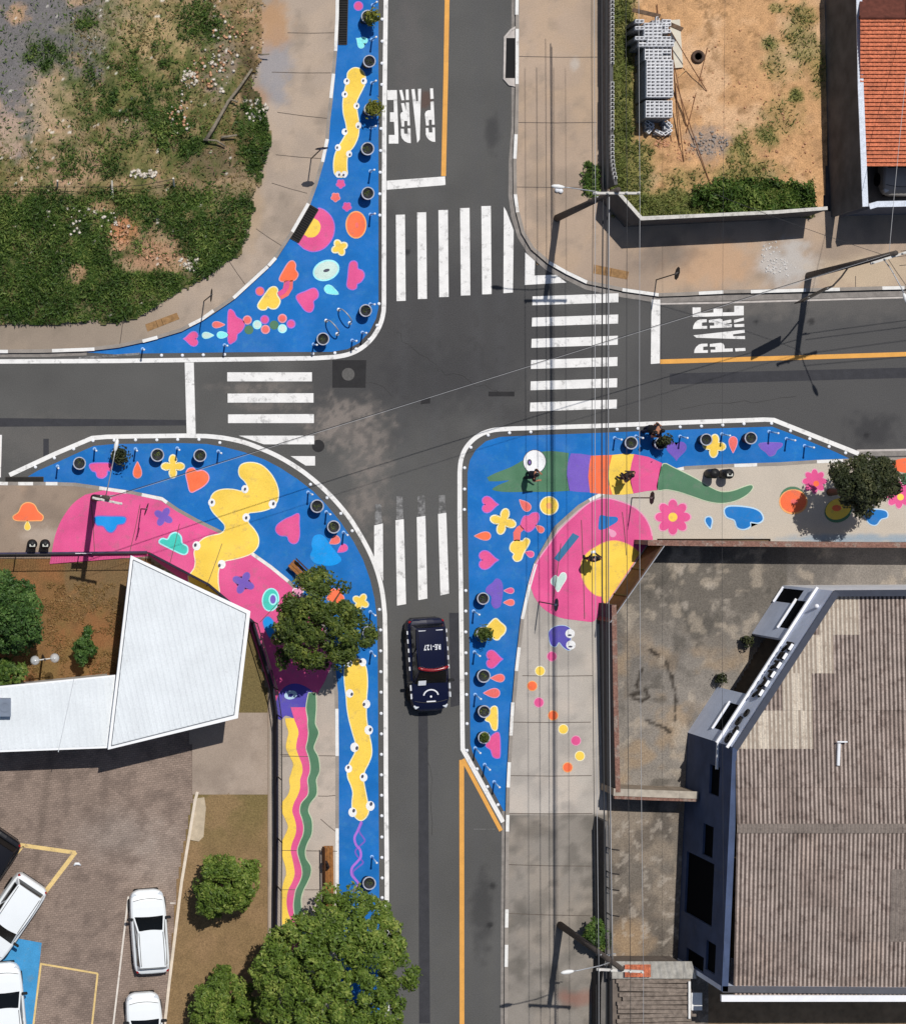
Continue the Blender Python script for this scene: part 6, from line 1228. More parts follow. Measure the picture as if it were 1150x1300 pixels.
# ---------------------------------------------------------------- planters
POTM = mat('planter_dark', C(46, 46, 54), .7, .15, 5); RIMM = mat('planter_rim', C(172, 176, 190), .6, .2, 9, .1, 60, wear=C(120, 120, 126), wearamt=.3); SOILM = mat('potting_soil', C(48, 42, 36), .95, .4, 20, .3, 50)
def planter(px, py, label, plant=None, soil=None, seed=1):
    z = .62; g = gp(px, py, z); r = empty('planter', W(g[0], g[1]) + Vector((0, 0, .008))); r.scale = (random.uniform(.93, 1.05),) * 2 + (random.uniform(.88, 1.06),); r.rotation_euler = (0, 0, 0 if plant else random.uniform(0, 6)); tag(r, label, 'planter', 'round planters on the blue corners')
    q = MB(); q.lathe((0, 0, 0), [(.21, 0), (.24, .05), (.285, .58), (.285, .56)], 24); q.build('pot', POTM, r, True)
    q = MB(); q.lathe((0, 0, 0), [(.286, .53), (.305, .56), (.305, .62), (.255, .62), (.25, .50), (.25, .46)], 28); q.build('rim', RIMM, r)
    q = MB(); q.lathe((0, 0, 0), [(.252, .50), (.15, .53), (0, .54)], 18); q.build('soil', soil or SOILM, r, True)
    rs = np.random.RandomState(seed)
    if plant:
        n = 420; P = rs.randn(n, 3) * np.array([plant[2], plant[2], plant[3]]) + np.array([plant[0], plant[1], .62 + plant[3] * 1.3]); quads('foliage', P, rs.randn(n, 3) * .6 + np.array([0, 0, .6]), rs.uniform(.5, 1.3, n) * .09, plant[4], r, 2.6, seed)
        q = MB(); q.tube([(0, 0, .5), (plant[0] * .5, plant[1] * .5, .7), (plant[0], plant[1], .62 + plant[3])], [.02, .015, .008], 6); q.build('stem', BARK, r)
    else:
        n = 60; P = rs.randn(n, 3) * np.array([.09, .09, .02]) + np.array([0, 0, .56]); quads('sprouts', P, rs.randn(n, 3) * .6 + np.array([0, 0, .6]), rs.uniform(.5, 1.2, n) * .05, LEAF_OLIVE, r, 2.2, seed)
    return r
SB = mat('soil_brown', C(92, 76, 58), .95, .4, 20, .3, 50)
for i, a in enumerate(((467, 20, 'planter with yellow green plant by the drain grate at the top', (.12, -.12, .13, .22, LEAF_YEL)), (469, 77, 'bare planter touching the head of the upper yellow caterpillar'), (470, 138, 'planter with yellow green plant leaning over the white line beside the caterpillar', (.18, 0, .17, .16, LEAF_YEL)), (467, 188, 'bare planter beside the tail of the upper yellow caterpillar'), (467, 245, 'bare planter above the painted orange fruit'),
        (464, 394, 'planter right of the bike racks at the rounded kerb'), (410, 430, 'planter with reddish soil left of the bike racks', None, mat('soil_red', C(88, 52, 40), .95, .3, 20)), (101, 588, 'leftmost planter of the lower left corner'), (149, 578, 'planter with dark spreading plant under the lamp of the left pole', (.12, -.02, .17, .12, LEAF_DARK)), (200, 577.5, 'planter above the yellow four pointed star'), (254, 578, 'planter above the painted orange heart'),
        (402.5, 642.5, 'planter near the curved kerb right of the pink heart'), (424, 669, 'planter with brownish soil above the sky blue cloud', None, SB), (468, 803, 'planter with small plant at the edge of the street tree', (.08, -.05, .13, .14, LEAF_OLIVE)), (469, 1122, 'planter with brown soil below the purple squiggle', None, SB),
        (802, 562, 'planter with grey soil next to the person at the kerb', None, mat('soil_grey', C(90, 80, 74), .95, .3, 20)), (839, 563, 'planter with dark upright plant left of the purple heart', (.12, .12, .12, .26, LEAF_DARK)), (896.5, 558, 'planter touching the yellow star on the right hand corner'), (953.5, 556, 'rightmost planter near the purple cloud'),
        (613.5, 760, 'planter touching the purple cloud with two drops'), (613, 804, 'planter with leafy plant beside the yellow rounded square', (.04, 0, .13, .16, LEAF_OLIVE)), (614.5, 858.5, 'planter between pink heart and coral drop'), (614.5, 903.5, 'planter touching the lower yellow cloud', None, SB), (615, 937, 'lowest planter of the right hand corner with green sprouts', (0, 0, .08, .05, LEAF_OLIVE)))):
    planter(a[0], a[1], a[2], a[3] if len(a) > 3 else None, a[4] if len(a) > 4 else None, 50 + i)

# ---------------------------------------------------------------- drains
def drain(pts, label):
    m = MB(); m.prism(pts, -.02, .02); o = m.build('drain_grate', mat('drain_dark', (.008, .008, .009), .8, 0)); tag(o, label, 'drain')
    P = [W(*p) for p in pts]; m = MB(); d = (P[1] - P[0]); L = (P[3] - P[0]); n = max(6, int(L.length / .11))
    for i in range(n):
        a = P[0].lerp(P[3], (i + .5) / n); b = P[1].lerp(P[2], (i + .5) / n); m.tube([(a.x, a.y, .045), (b.x, b.y, .045)], .014, 5)
    m.build('bars', mat('drain_bar', C(58, 54, 50), .7, .3, 9), o); m = MB()
    for a, b in zip(P, P[1:] + P[:1]): m.tube([(a.x, a.y, .035), (b.x, b.y, .035)], .022, 5)
    m.build('frame', mat('drain_frame', C(70, 64, 60), .7, .2, 9), o)
drain([(429.5, -20), (442, -20), (440, 56), (429.5, 56)], 'long dark drain grate at the kerb at the top of the blue corner'); drain([(390.5, 258), (404, 266), (379, 308), (366, 301)], 'dark diagonal drain grate cutting the painted pink sun'); drain([(7, 605.5), (55, 605.5), (55, 613.5), (7, 613.5)], 'dark drain grate at the left end of the lower left corner')
m = MB(); m.prism([(641, 48), (656, 47), (655, 99), (640, 99)], -.02, .025); o = m.build('storm_drain', mat('drain_dark', (.008, .008, .009), .8, 0)); tag(o, 'open storm drain with pale frame at the kerb of the upper side street', 'drain')
m = MB(); L_, R_ = band([(655, 34), (648, 38), (640.5, 47), (639.5, 100), (646, 107), (655, 109)], 2.6); m.prism(L_ + R_[::-1], -.02, .08); m.prism([(643, 42), (655, 36), (655, 48), (642, 48)], -.02, .05); m.prism([(641, 99), (655, 99), (655, 107), (646, 106)], -.02, .05); m.build('frame', mat('pale_cement', C(192, 184, 178)), o)
def hatch(cs, label):
    m = MB(); m.prism(cs, .05, ZP + .012); o = m.build('access_cover', mat('rusty_cover', C(150, 116, 78), .9, .25, 6, .2)); tag(o, label, 'access cover', 'rusty covers in the pavement'); P = [W(*p) for p in cs]; m = MB()
    for f in (.33, .5): a = P[0].lerp(P[1], f); b = P[3].lerp(P[2], f); m.tube([(a.x, a.y, ZP + .014), (b.x, b.y, ZP + .014)], .012, 4)
    m.build('seam', mat('seam_brown', C(104, 80, 56), .9, .2), o)
hatch([(184, 412), (224, 397), (227.5, 405), (187, 421)], 'rusty rectangular cover in the pavement below the weedy lot'); hatch([(753, 336), (797, 345), (795, 355), (752, 347)], 'faded rusty cover in the pavement right of the upper crosswalk')

# ---------------------------------------------------------------- bike racks, benches, bins
def rack(p0, p1, label):
    a, b = W(*p0), W(*p1); r = empty('bike_rack', a); tag(r, label, 'bike rack', 'pair of hoop bike racks'); d = b - a; L = d.length; dn = d / L; q = MB()
    pts = [Vector((0, 0, 0))] + [dn * (L * (.5 - .5 * math.cos(t))) + Vector((0, 0, .35 + .5 * math.sin(t))) for t in np.linspace(0, math.pi, 12)] + [d.copy()]
    q.tube(pts, .03, 8); q.build('hoop', GALV, r, True)
    for c in ((0, 0), (d.x, d.y)): m = MB(); m.lathe((c[0], c[1], .008), [(.09, 0), (.09, .02), (.04, .03), (0, .03)], 12); m.build('base_plate', GALV, r)
rack((430, 393), (444, 410), 'upper of the two hoop bike racks at the rounded kerb'); rack((414, 407), (428, 424), 'lower of the two hoop bike racks at the rounded kerb')
WOODB = mat('bench_wood', C(146, 96, 48), .7, .25, 9, .2, 30); WOODD = mat('bench_wood_dark', C(86, 52, 28), .7, .25, 9)
def bench(p0, p1, label, base):
    a, b = W(*p0, ZP), W(*p1, ZP); d = b - a; L = d.length; c = (a + b) / 2; c.z = base; r = empty('wooden_bench', c, math.atan2(d.y, d.x)); tag(r, label, 'bench', 'wooden benches on the pavement')
    q = MB()
    for k in (-.15, 0, .15): q.box((0, k, .45), (L, .135, .05))
    q.build('seat', WOODB, r)
    q = MB(); q.box((0, .27, .72), (L, .04, .3), M=Matrix.Rotation(.2, 3, 'X')); q.build('backrest', WOODD, r)
    for s in (-1, 1): q = MB(); q.bbox((s * (L / 2 - .25), 0, .21), (.14, .5, .42), .02); q.build('leg', CONC, r)
bench((368, 714), (400, 745), 'wooden bench half hidden under the street tree at the pink kerb', .01); bench((415.5, 1150), (414.5, 1072), 'long wooden bench on the wavy striped pavement above the big tree', ZP)
def bin_(px, py, label, light):
    g = gp(px, py, .9); r = empty('litter_bin', W(g[0], g[1], ZP)); tag(r, label, 'litter bin', 'black litter bins'); q = MB(); q.lathe((0, 0, 0), [(.19, 0), (.22, .1), (.23, .7), (.2, .8)], 16); q.build('body', mat('bin_black', (.014, .014, .015), .5, .1), r, True)
    q = MB(); q.lathe((0, 0, 0), [(.235, .78), (.24, .84), (.16, .95), (0, .98)], 16); q.build('lid', mat('bin_black', (.014, .014, .015)), r, True)
    if light: q = MB(); q.box((.0, -.05, .955), (.26, .12, .02)); q.build('opening_flap', mat('flap_pale', C(206, 206, 196), .6, .1), r)
bin_(41, 691, 'left black litter bin by the mesh fence under the orange cloud', 1); bin_(57.5, 691, 'right black litter bin touching the pink paint by the mesh fence', 1)
bin_(908, 601, 'left black litter bin of the pair above the green lizard tail', 0); bin_(926, 601.5, 'right black litter bin of the pair above the green lizard tail', 1)

q = MB(); c = W(413, 1098, ZP + .5); q.bbox((c.x, c.y, c.z + .14), (.26, .42, .3), .08, .4); q.tube([(c.x - .05, c.y - .1, c.z + .28), (c.x, c.y, c.z + .42), (c.x + .05, c.y + .1, c.z + .28)], .018, 6); tag(q.build('bag', mat('dark_form', C(44, 34, 32), .9, .1)), 'small dark form on the long wooden bench', 'bag')  # small dark form added on the bench seat
# ---------------------------------------------------------------- vehicles
TYRE = mat('tyre', (.012, .012, .012), .85, .1); RIMW = mat('wheel_rim', C(150, 152, 156), .4, .1, metal=.5); TRIM = mat('black_trim', (.015, .015, .016), .5, 0); LENS = mat('headlight_lens', C(214, 220, 226), .15, 0, spec=.7); TAIL = mat('tail_light', C(150, 20, 24), .25, 0)
def car(name, label, px, py, head, L, Wd, Hh, body_m, cat='car', kind='hatch', group='cars parked in the car park', zr=0.0, glass=GLS):
    """body lofted from cross-sections, cabin with separate panes, wheels, lights, mirrors; head = direction of the front (degrees, world)"""
    r = empty(name, W(px, py) + Vector((0, 0, zr)), math.radians(head)); tag(r, label, cat, group)
    hw = Wd / 2; bel = .62 * Hh; q = MB()
    st = [(-.5, .56, .48, .44), (-.496, .72, .54, .34), (-.482, .84, .575, .28), (-.455, .93, .60, .24), (-.40, .98, .615, .22), (-.3, 1.0, .62, .22), (-.1, 1.0, .615, .22), (.16, 1.0, .60, .22), (.30, .985, .57, .22), (.385, .95, .54, .24), (.44, .88, .505, .26), (.475, .76, .465, .30), (.493, .60, .43, .34), (.5, .44, .40, .38)]
    ring = lambda w, zt, zb: [(-w * .9, zb), (-w, zb + .12), (-w, zt * .72), (-w * .955, zt * .93), (-w * .86, zt), (-w * .4, zt + .02), (0, zt + .028), (w * .4, zt + .02), (w * .86, zt), (w * .955, zt * .93), (w, zt * .72), (w, zb + .12), (w * .9, zb)]
    vs = []; n = 13
    for f, wf, zt, zb in st: vs += [(f * L, y, z) for y, z in ring(hw * wf, zt * Hh, zb)]
    fs = [(i * n + k, (i + 1) * n + k, (i + 1) * n + (k + 1) % n, i * n + (k + 1) % n) for i in range(len(st) - 1) for k in range(n)]
    fs += [tuple(range(n)), tuple(range((len(st) - 1) * n + n - 1, (len(st) - 1) * n - 1, -1))]
    q.add(vs, fs)
    # cabin shell
    xr, xf = (-.44, .20) if kind != 'pickup' else (-.12, .22); tr, tf = (-.385, .045) if kind != 'pickup' else (-.08, .08)
    if kind == 'suv': tr = -.41
    wb_, wt = hw * .90, hw * .74; zb_, zt_ = bel - .02, Hh
    sec = [(xr * L, wb_ * .92, zb_), (xr * L * .97, wb_ * .95, zb_ + .02), (tr * L, wt * .93, zt_ - .05), ((tr * .9 + tf * .1) * L, wt, zt_ - .005), ((tr + tf) / 2 * L, wt * 1.02, zt_ + .01), ((tf * .85 + tr * .15) * L, wt, zt_ - .015), (tf * L, wt * .95, zt_ - .06), (xf * L * .98, wb_ * .95, zb_ - .02), (xf * L, wb_ * .93, zb_ - .04)]
    C0 = [Vector((xr * L, s * wb_ * .93, zb_)) for s in (-1, 1)]; C1 = [Vector((tr * L, s * wt * .96, zt_ - .03)) for s in (-1, 1)]; C2 = [Vector((tf * L, s * wt * .96, zt_ - .045)) for s in (-1, 1)]; C3 = [Vector((xf * L, s * wb_ * .95, zb_ - .05)) for s in (-1, 1)]
    Mx = [Vector(((tr * .5 + tf * .5) * L, s * wt * 1.03, zt_)) for s in (-1, 1)]
    q.add([C0[0], C0[1], C1[1], C1[0], Mx[0], Mx[1], C2[0], C2[1], C3[0], C3[1]], [(0, 1, 2, 3), (6, 7, 9, 8), (0, 3, 4, 6, 8), (1, 9, 7, 5, 2)])
    o = q.build('body', body_m, r, False)
    bv = o.modifiers.new('soft', 'BEVEL'); bv.width = .03; bv.segments = 2; bv.limit_method = 'ANGLE'; bv.angle_limit = math.radians(25)
    # roof skin
    q = MB(); nx_ = 8; rows_ = []
    for i in range(nx_ + 1):
        f = i / nx_; x = (tr + (tf - tr) * f) * L; w = wt * (.95 + .07 * math.sin(math.pi * f)); z = zt_ - .03 + .035 * math.sin(math.pi * f) - .012 * f
        rows_.append([(x + (.035 * L * math.cos(t * 1.4) * (1 if i == nx_ else 0) * .6), w * t, z + .03 * (1 - t * t)) for t in np.linspace(-1, 1, 9)])
    for rw in rows_: q.v += rw
    q.f = [(i * 9 + k, (i + 1) * 9 + k, (i + 1) * 9 + k + 1, i * 9 + k + 1) for i in range(nx_) for k in range(8)]; q.mi = [0] * len(q.f); q.build('roof', body_m, r, True)
    def pane(nm, a, b, c, d, ins=.06, m=glass):
        P4 = [Vector(v) for v in (a, b, c, d)]; ce = sum(P4, Vector()) / 4; nn = (P4[1] - P4[0]).cross(P4[3] - P4[0]).normalized()
        if nn.dot(ce - Vector((0, 0, .6))) < 0: nn = -nn
        P4 = [p + (ce - p).normalized() * ins * 1.6 + nn * .014 for p in P4]; mb = MB(); mid = lambda u, v: (u + v) / 2 + nn * .02
        mb.add(P4, [(0, 1, 2, 3)]); return mb.build(nm, m, r)
    pane('windscreen', C3[0], C3[1], C2[1], C2[0], .045); pane('rear_window', C0[0], C0[1], C1[1], C1[0], .05)
    for s in (0, 1):
        bm = (C0[s] + C3[s]) / 2 + (C3[s] - C0[s]) * .04; tm2 = Vector(Mx[s]); tm2.z -= .03
        pane('side_window', C0[s] + (C3[s] - C0[s]) * .06, bm, tm2, C1[s], .05); pane('side_window', bm, C3[s] - (C3[s] - C0[s]) * .03, C2[s], tm2, .05)
        sg = -1 if s == 0 else 1
        m = MB(); m.bbox((xf * L * .86, sg * (hw + .03), bel + .02), (.12, .28, .13), .03); m.build('mirror', TRIM if body_m is not None and name != 'sedan' else body_m, r)
        m = MB(); m.bbox((.440 * L, sg * hw * .70, .475 * Hh), (.20, .26, .10), .03, sg * -.5); m.build('headlight', LENS, r)
        m = MB(); m.bbox((-.463 * L, sg * hw * .78, .52 * Hh), (.12, .18, .2), .02, sg * .4); m.build('tail_light', TAIL, r)
    m = MB(); hl = [(.405 * L - .10 * (t * t), hw * .80 * t, .548 * Hh + .022 - .03 * t * t) for t in np.linspace(-1, 1, 9)]; m.tube(hl, .012, 5); m.build('bonnet_seam', TRIM, r)
    m = MB(); m.tube([(xf * L * .93, -hw * .55, bel + .012), (xf * L * .80, -hw * .1, bel + .085)], .012, 4); m.build('wiper', TRIM, r)
    for fx in (.492, -.492): m = MB(); m.bbox((fx * L, 0, .31), (.08, hw * 1.35, .16), .03); m.build('bumper', TRIM, r)
    m = MB(); m.tube([(tr * L * .95, wt * .88, zt_ + .012), (tf * L * .8, wt * .88, zt_ + .012)], .014, 5); m.tube([(tr * L * .95, -wt * .88, zt_ + .012), (tf * L * .8, -wt * .88, zt_ + .012)], .014, 5); m.build('roof_rail', TRIM, r)
    for fx in (.31, -.31):
        for s in (-1, 1):
            m = MB(); Rw = .31 if kind == 'hatch' else .35; m2 = MB(); m2.lathe((0, 0, 0), [(Rw * .6, -.10), (Rw * .95, -.10), (Rw, -.06), (Rw, .06), (Rw * .95, .10), (Rw * .6, .10)], 20)
            c = Vector((fx * L, s * (hw - .09), Rw)); m.add([c + Vector((v[0], v[2], v[1])) for v in m2.v], m2.f); wh = m.build('wheel', TYRE, r)
            m = MB(); m2 = MB(); m2.lathe((0, 0, 0), [(Rw * .6, -.085), (Rw * .2, -.06), (Rw * .2, .06), (Rw * .6, .085)], 12); m.add([c + Vector((v[0], v[2], v[1])) for v in m2.v], m2.f); m.build('rim', RIMW, wh)
    return r
CARW = mat('car_white', C(238, 242, 244), .25, .02, 1, spec=.5); CARN = mat('car_navy', C(15, 19, 46), .22, .05, 1, spec=.5); CARB = mat('car_black', (.01, .01, .013), .2, .02, spec=.5); CARS = mat('car_silver', C(176, 172, 166), .3, .03, metal=.2)
car('parked_car', 'white hatchback parked beside the dry strip, whole car in view', 188, 1179, 94, 3.88, 1.70, 1.48, CARW)
car('parked_car', 'white hatchback behind it, cut off by the bottom edge of the photo', 183, 1309, 94, 3.88, 1.70, 1.48, CARW)
car('parked_car', 'white sport utility car parked askew inside the yellow lines at the left edge', 10, 1163, 236, 4.3, 1.8, 1.62, CARW, kind='suv')
car('parked_car', 'black car at the left edge above the white sport utility car', -22, 1103, 236, 4.2, 1.8, 1.5, CARB)
car('parked_car', 'white car with its bonnet towards the white sport utility car, on the blue bay', 7, 1277, 95, 4.3, 1.8, 1.55, CARW)
car('parked_car', 'silver car standing half under the orange tiled carport roof', 1133, 196, -92, 4.1, 1.75, 1.5, CARS, group='cars parked under roofs', zr=.08)
pc = car('police_car', 'navy police car with red light bar and white roof number driving down the street', 538, 842, -86.5, 4.35, 1.86, 1.72, CARN, 'police car', 'suv', 'vehicles on the road')
hz = 1.72
m = MB(); pts = [(.03 * 4.35 - .10 + .14 * (1 - t * t) , .70 * t, hz + .10) for t in np.linspace(-1, 1, 11)]; m.tube([Vector(p) for p in pts], [.05] + [.075] * 9 + [.05], 8); lb = m.build('light_bar', mat('red_lens', C(140, 20, 30), .2, .1, spec=.6), pc, True)
for s in (-1, 1): m = MB(); m.box((.09, s * .4, hz + .02), (.08, .06, .08)); m.build('bracket', TRIM, lb)
tx = text_mesh('RE-127', .34, .004, 'roof_number', mat('decal_white', C(236, 238, 242), .5, .02), pc, .72); tx.location = (-.90, .02, hz + .052); tx.rotation_euler = (0, 0, math.radians(-90))
DEC = mat('decal_white', C(236, 238, 242))
m = MB(); m.tube([(-1.66, -.56, hz - .02), (-1.66, .56, hz - .02)], .025, 6); m.build('spoiler_edge', DEC, pc)
m = MB(); L_, R_ = band([(.5 * math.cos(t) * 0 + 1.45 - .30 * math.sin(t) , .34 * math.cos(t)) for t in np.linspace(0.15, math.pi - .15, 14)], .06); n = len(L_)
zz = lambda x: .57 * hz + .066 - (x - 1.1) * .09
m.add([(a, b, zz(a)) for a, b in L_] + [(a, b, zz(a)) for a, b in R_], [(i, i + 1, n + i + 1, n + i) for i in range(n - 1)]); m.lathe((1.47, 0, zz(1.47)), [(.05, 0), (.05, .006), (0, .006)], 10); m.box((1.70, 0, zz(1.70) + .002), (.055, .42, .006), M=Matrix.Rotation(.09, 3, 'Y')); m.build('bonnet_emblem', DEC, pc)
m = MB(); m.box((.80, -.42, 1.215), (.26, .36, .012), M=Matrix.Rotation(.55, 3, 'Y')); m.build('windscreen_paper', DEC, pc)
for s in (-1, 1):
    for k, (x, l) in enumerate(((-1.55, .16), (-1.15, .2), (-.72, .18), (-.3, .2), (.12, .18), (1.02, .26), (1.42, .24))): m = MB(); m.box((x, s * .895, .985 if abs(x) < 1 else .955), (l, .05, .09), M=Matrix.Rotation(-s * .5, 3, 'X')); m.build('side_marking', DEC, pc)
m = MB(); m.tube([(-2.02, -.5, .98), (-2.05, 0, .99), (-2.02, .5, .98)], .02, 5); m.build('rear_trim', mat('trim_grey', C(150, 150, 156), .4, .05), pc)

# ---------------------------------------------------------------- building plot: block stack, rods, tyre, board
blk = MB(); l, w_, h_ = .40, .145, .19
for (cx, cy, sx, sy) in ((0, w_ / 2 - .0125, l, .025), (0, -w_ / 2 + .0125, l, .025), (-l / 2 + .0125, 0, .025, w_ - .05), (l / 2 - .0125, 0, .025, w_ - .05), (0, 0, .03, w_ - .05)): blk.box((cx, cy, h_ / 2), (sx, sy, h_))
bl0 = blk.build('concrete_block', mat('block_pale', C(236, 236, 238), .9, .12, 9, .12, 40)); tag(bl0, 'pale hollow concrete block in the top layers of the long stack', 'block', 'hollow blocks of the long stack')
bl0.location = (0, 0, -50); firstb = True
base_mb = MB(); rs = np.random.RandomState(5)
for j in range(34):
    y = 26 + j * 4.3
    lay = 7 if 14 <= j else 6
    x0 = 818 + (3 if 6 <= j < 12 else 5.2 if 12 <= j < 24 else 4.2 if j >= 24 else -1)
    if j >= 29: lay = 2 if j < 31 else 1
    for k in range(3 if j >= 8 else 4):
        x = x0 + k * 11.4 + (0 if j >= 8 else -8) + 3
        if j < 6 and (rs.rand() < .12 or k == 0 and rs.rand() < .3): continue
        if j >= 29 and rs.rand() < .45: continue
        if j == 23: continue
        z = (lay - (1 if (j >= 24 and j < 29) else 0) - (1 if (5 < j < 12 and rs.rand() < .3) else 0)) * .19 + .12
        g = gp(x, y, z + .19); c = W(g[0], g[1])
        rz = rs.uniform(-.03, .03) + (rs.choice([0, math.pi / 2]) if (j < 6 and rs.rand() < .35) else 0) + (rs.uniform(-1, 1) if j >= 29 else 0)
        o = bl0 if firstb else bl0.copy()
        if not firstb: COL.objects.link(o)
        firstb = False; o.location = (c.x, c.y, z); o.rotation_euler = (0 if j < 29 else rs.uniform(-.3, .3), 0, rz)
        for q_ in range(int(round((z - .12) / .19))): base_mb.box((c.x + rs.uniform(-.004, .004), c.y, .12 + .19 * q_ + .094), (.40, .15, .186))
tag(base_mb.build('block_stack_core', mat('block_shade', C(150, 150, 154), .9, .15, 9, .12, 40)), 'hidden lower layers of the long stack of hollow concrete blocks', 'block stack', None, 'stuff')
RODM = mat('rusty_rod', C(122, 84, 60), .85, .25, 7)
for k, (a, za, b, zb) in enumerate((((846, 30), 1.35, (897, 115), .15), ((848, 40), 1.35, (871, 160), .14), ((858, 105), .5, (903, 238), .14), ((898, 60), .14, (871, 168), .15), ((853, 55), 1.2, (862, 185), .14), ((852, 60), 1.2, (868, 205), .15), ((849, 145), .2, (852, 178), .15), ((834, 5), .2, (835, 18), .2))):
    q = MB(); A_, B_ = W(*a, za), W(*b, zb); q.tube([A_, (A_ + B_) / 2 - Vector((0, 0, .03)), B_], .022, 6)
    tag(q.build('steel_rod', RODM), 'rusty rod ' + ('from stack top slanting right over the white board', 'from stack top down along the block stack, longest straight one', 'lying towards the tall weeds, darkest one', 'thin pale one lying by the tyre', 'leaning closest to the block stack', 'leaning second closest to the block stack', 'short one by the low end of the stack', 'short upright one above the stack at the top edge')[k], 'rod', 'rods leaning on the block stack')
PLK = mat('plank_brown', C(104, 84, 68), .85, .3, 6)
for a, b, w, lab in (((803, 12), (838, 20), .18, 'left half of the dark plank over the block stack'), ((838, 25), (866, 37), .2, 'dark plank lying across the white board')):
    A_, B_ = W(*a, .9), W(*b, 1.45); q = MB(); m_ = (A_ + B_) / 2; d = B_ - A_; q.box(m_, (d.length, w, .06), M=d.to_track_quat('X', 'Z').to_matrix()); tag(q.build('plank', PLK), lab, 'plank')
q = MB(); P4 = [W(850, 25, .9), W(863, 24, .9), W(867, 85, .25), W(854, 86, .25)]; q.add(P4 + [p - Vector((0, 0, .03)) for p in P4], [(0, 3, 2, 1), (4, 5, 6, 7), (0, 1, 5, 4), (1, 2, 6, 5), (2, 3, 7, 6), (3, 0, 4, 7)]); tag(q.build('white_board', mat('board_cream', C(232, 224, 206), .7, .08, 3, .05)), 'cream white board leaning beside the block stack', 'board')
q = MB(); A_, B_ = W(872, 87, .3), W(861, 97, .15); q.tube([A_, B_], .025, 5); tag(q.build('wood_stick', mat('stick_pale', C(222, 184, 136), .8, .1)), 'short pale stick at the foot of the white board', 'stick')
q = MB(); c = W(885, 72, .1); q.lathe((c.x, c.y, c.z), [(.17, .02), (.20, 0), (.28, 0), (.31, .05), (.31, .13), (.28, .18), (.20, .18), (.17, .15), (.17, .02)], 24); tag(q.build('old_tyre', mat('tyre_dusty', C(84, 68, 58), .9, .2, 8)), 'old dusty tyre lying on the bare orange plot', 'tyre')
# vacant lot: fallen trunks, fence posts
LOGM = mat('grey_wood', C(132, 122, 106), .9, .3, 8, .2)
for pts, r0, r1, lab in (([(261, 178), (272, 160), (290, 128), (304, 110), (320, 87)], .10, .06, 'long grey fallen trunk along the edge of the weedy lot'), ([(258, 177), (275, 178), (286, 185)], .05, .04, 'short bent grey branch at the foot of the fallen trunk'), ([(281, 174), (301, 171)], .07, .04, 'short grey log pointing right from the fallen trunk'), ([(291, 125), (302, 129)], .05, .04, 'short stub branch across the fallen trunk'), ([(330, 69), (342, 68)], .04, .03, 'small stick lying onto the pavement beside the weedy lot')):
    q = MB(); q.tube([W(*p, .42 + .1 * (i % 2)) for i, p in enumerate(pts)], [r0 + (r1 - r0) * i / (len(pts) - 1) for i in range(len(pts))], 7); tag(q.build('fallen_branch', LOGM, None, True), lab, 'branch')
for k, (a, b) in enumerate((((73, 237), (73, 229)), ((143, 251), (142, 229)), ((221, 236), (220, 226)))):
    q = MB(); q.tube([W(*a, .25), W(*b, .9 if k != 1 else .6)], .05, 6); tag(q.build('fence_post', mat('post_white', C(214, 206, 190), .85, .1, 5)), ('left', 'middle, longest', 'right')[k] + ' pale leaning fence post in the weedy lot', 'post', 'pale posts of the fallen fence')
q = MB()
for z in (.55, .7): q.tube([W(-40, 237, z), W(73, 237, z), W(143, 237, z + .05), W(180, 235, z - .1), W(220, 227, z)], .014, 4)
tag(q.build('fence_rail', DARK), 'dark wire rail of the fallen fence across the weedy lot', 'fence')
q = MB(); c = W(709, 242, .12); q.ball((c.x - .08, c.y + .03, c.z + .06), .13, 8, .7); q.ball((c.x + .09, c.y - .02, c.z + .06), .12, 8, .7); tag(q.build('white_bag', WHITEP, None, True), 'small white bag lying on the pavement left of the block wall pole', 'bag')
q = MB(); c = W(98, 1098, .06); q.tube([c + Vector((-.16, -.05, .03)), c + Vector((-.08, .05, .05)), c + Vector((.06, .05, .05)), c + Vector((.17, -.03, .03))], [.03, .07, .07, .03], 7); tag(q.build('white_bag', WHITEP, None, True), 'curled white scrap on the pavers right of the yellow corner line', 'bag')
# entrance plants of the commercial building
for k, (x, y, lab) in enumerate(((942, 812, 'small dark potted shrub at the upper side of the recessed entrance'), (909, 860, 'small dark potted shrub at the lower side of the recessed entrance'))):
    r = empty('potted_shrub', W(x, y)); tag(r, lab, 'potted plant', 'potted shrubs at the entrance'); rs = np.random.RandomState(k); q = MB(); q.lathe((0, 0, 0), [(.14, .08), (.2, .4), (.17, .4), (.15, .36), (0, .36)], 14); q.build('pot', POTM, r)
    P = rs.randn(260, 3) * np.array([.10, .10, .12]) + np.array([0, 0, .65]); quads('foliage', P, rs.randn(260, 3) + np.array([0, 0, .5]), rs.uniform(.05, .12, 260), LEAF_DARK, r, 2, k); q = MB(); q.tube([(0, 0, .35), (0, 0, .8)], .02, 6); q.build('stem', BARK, r)

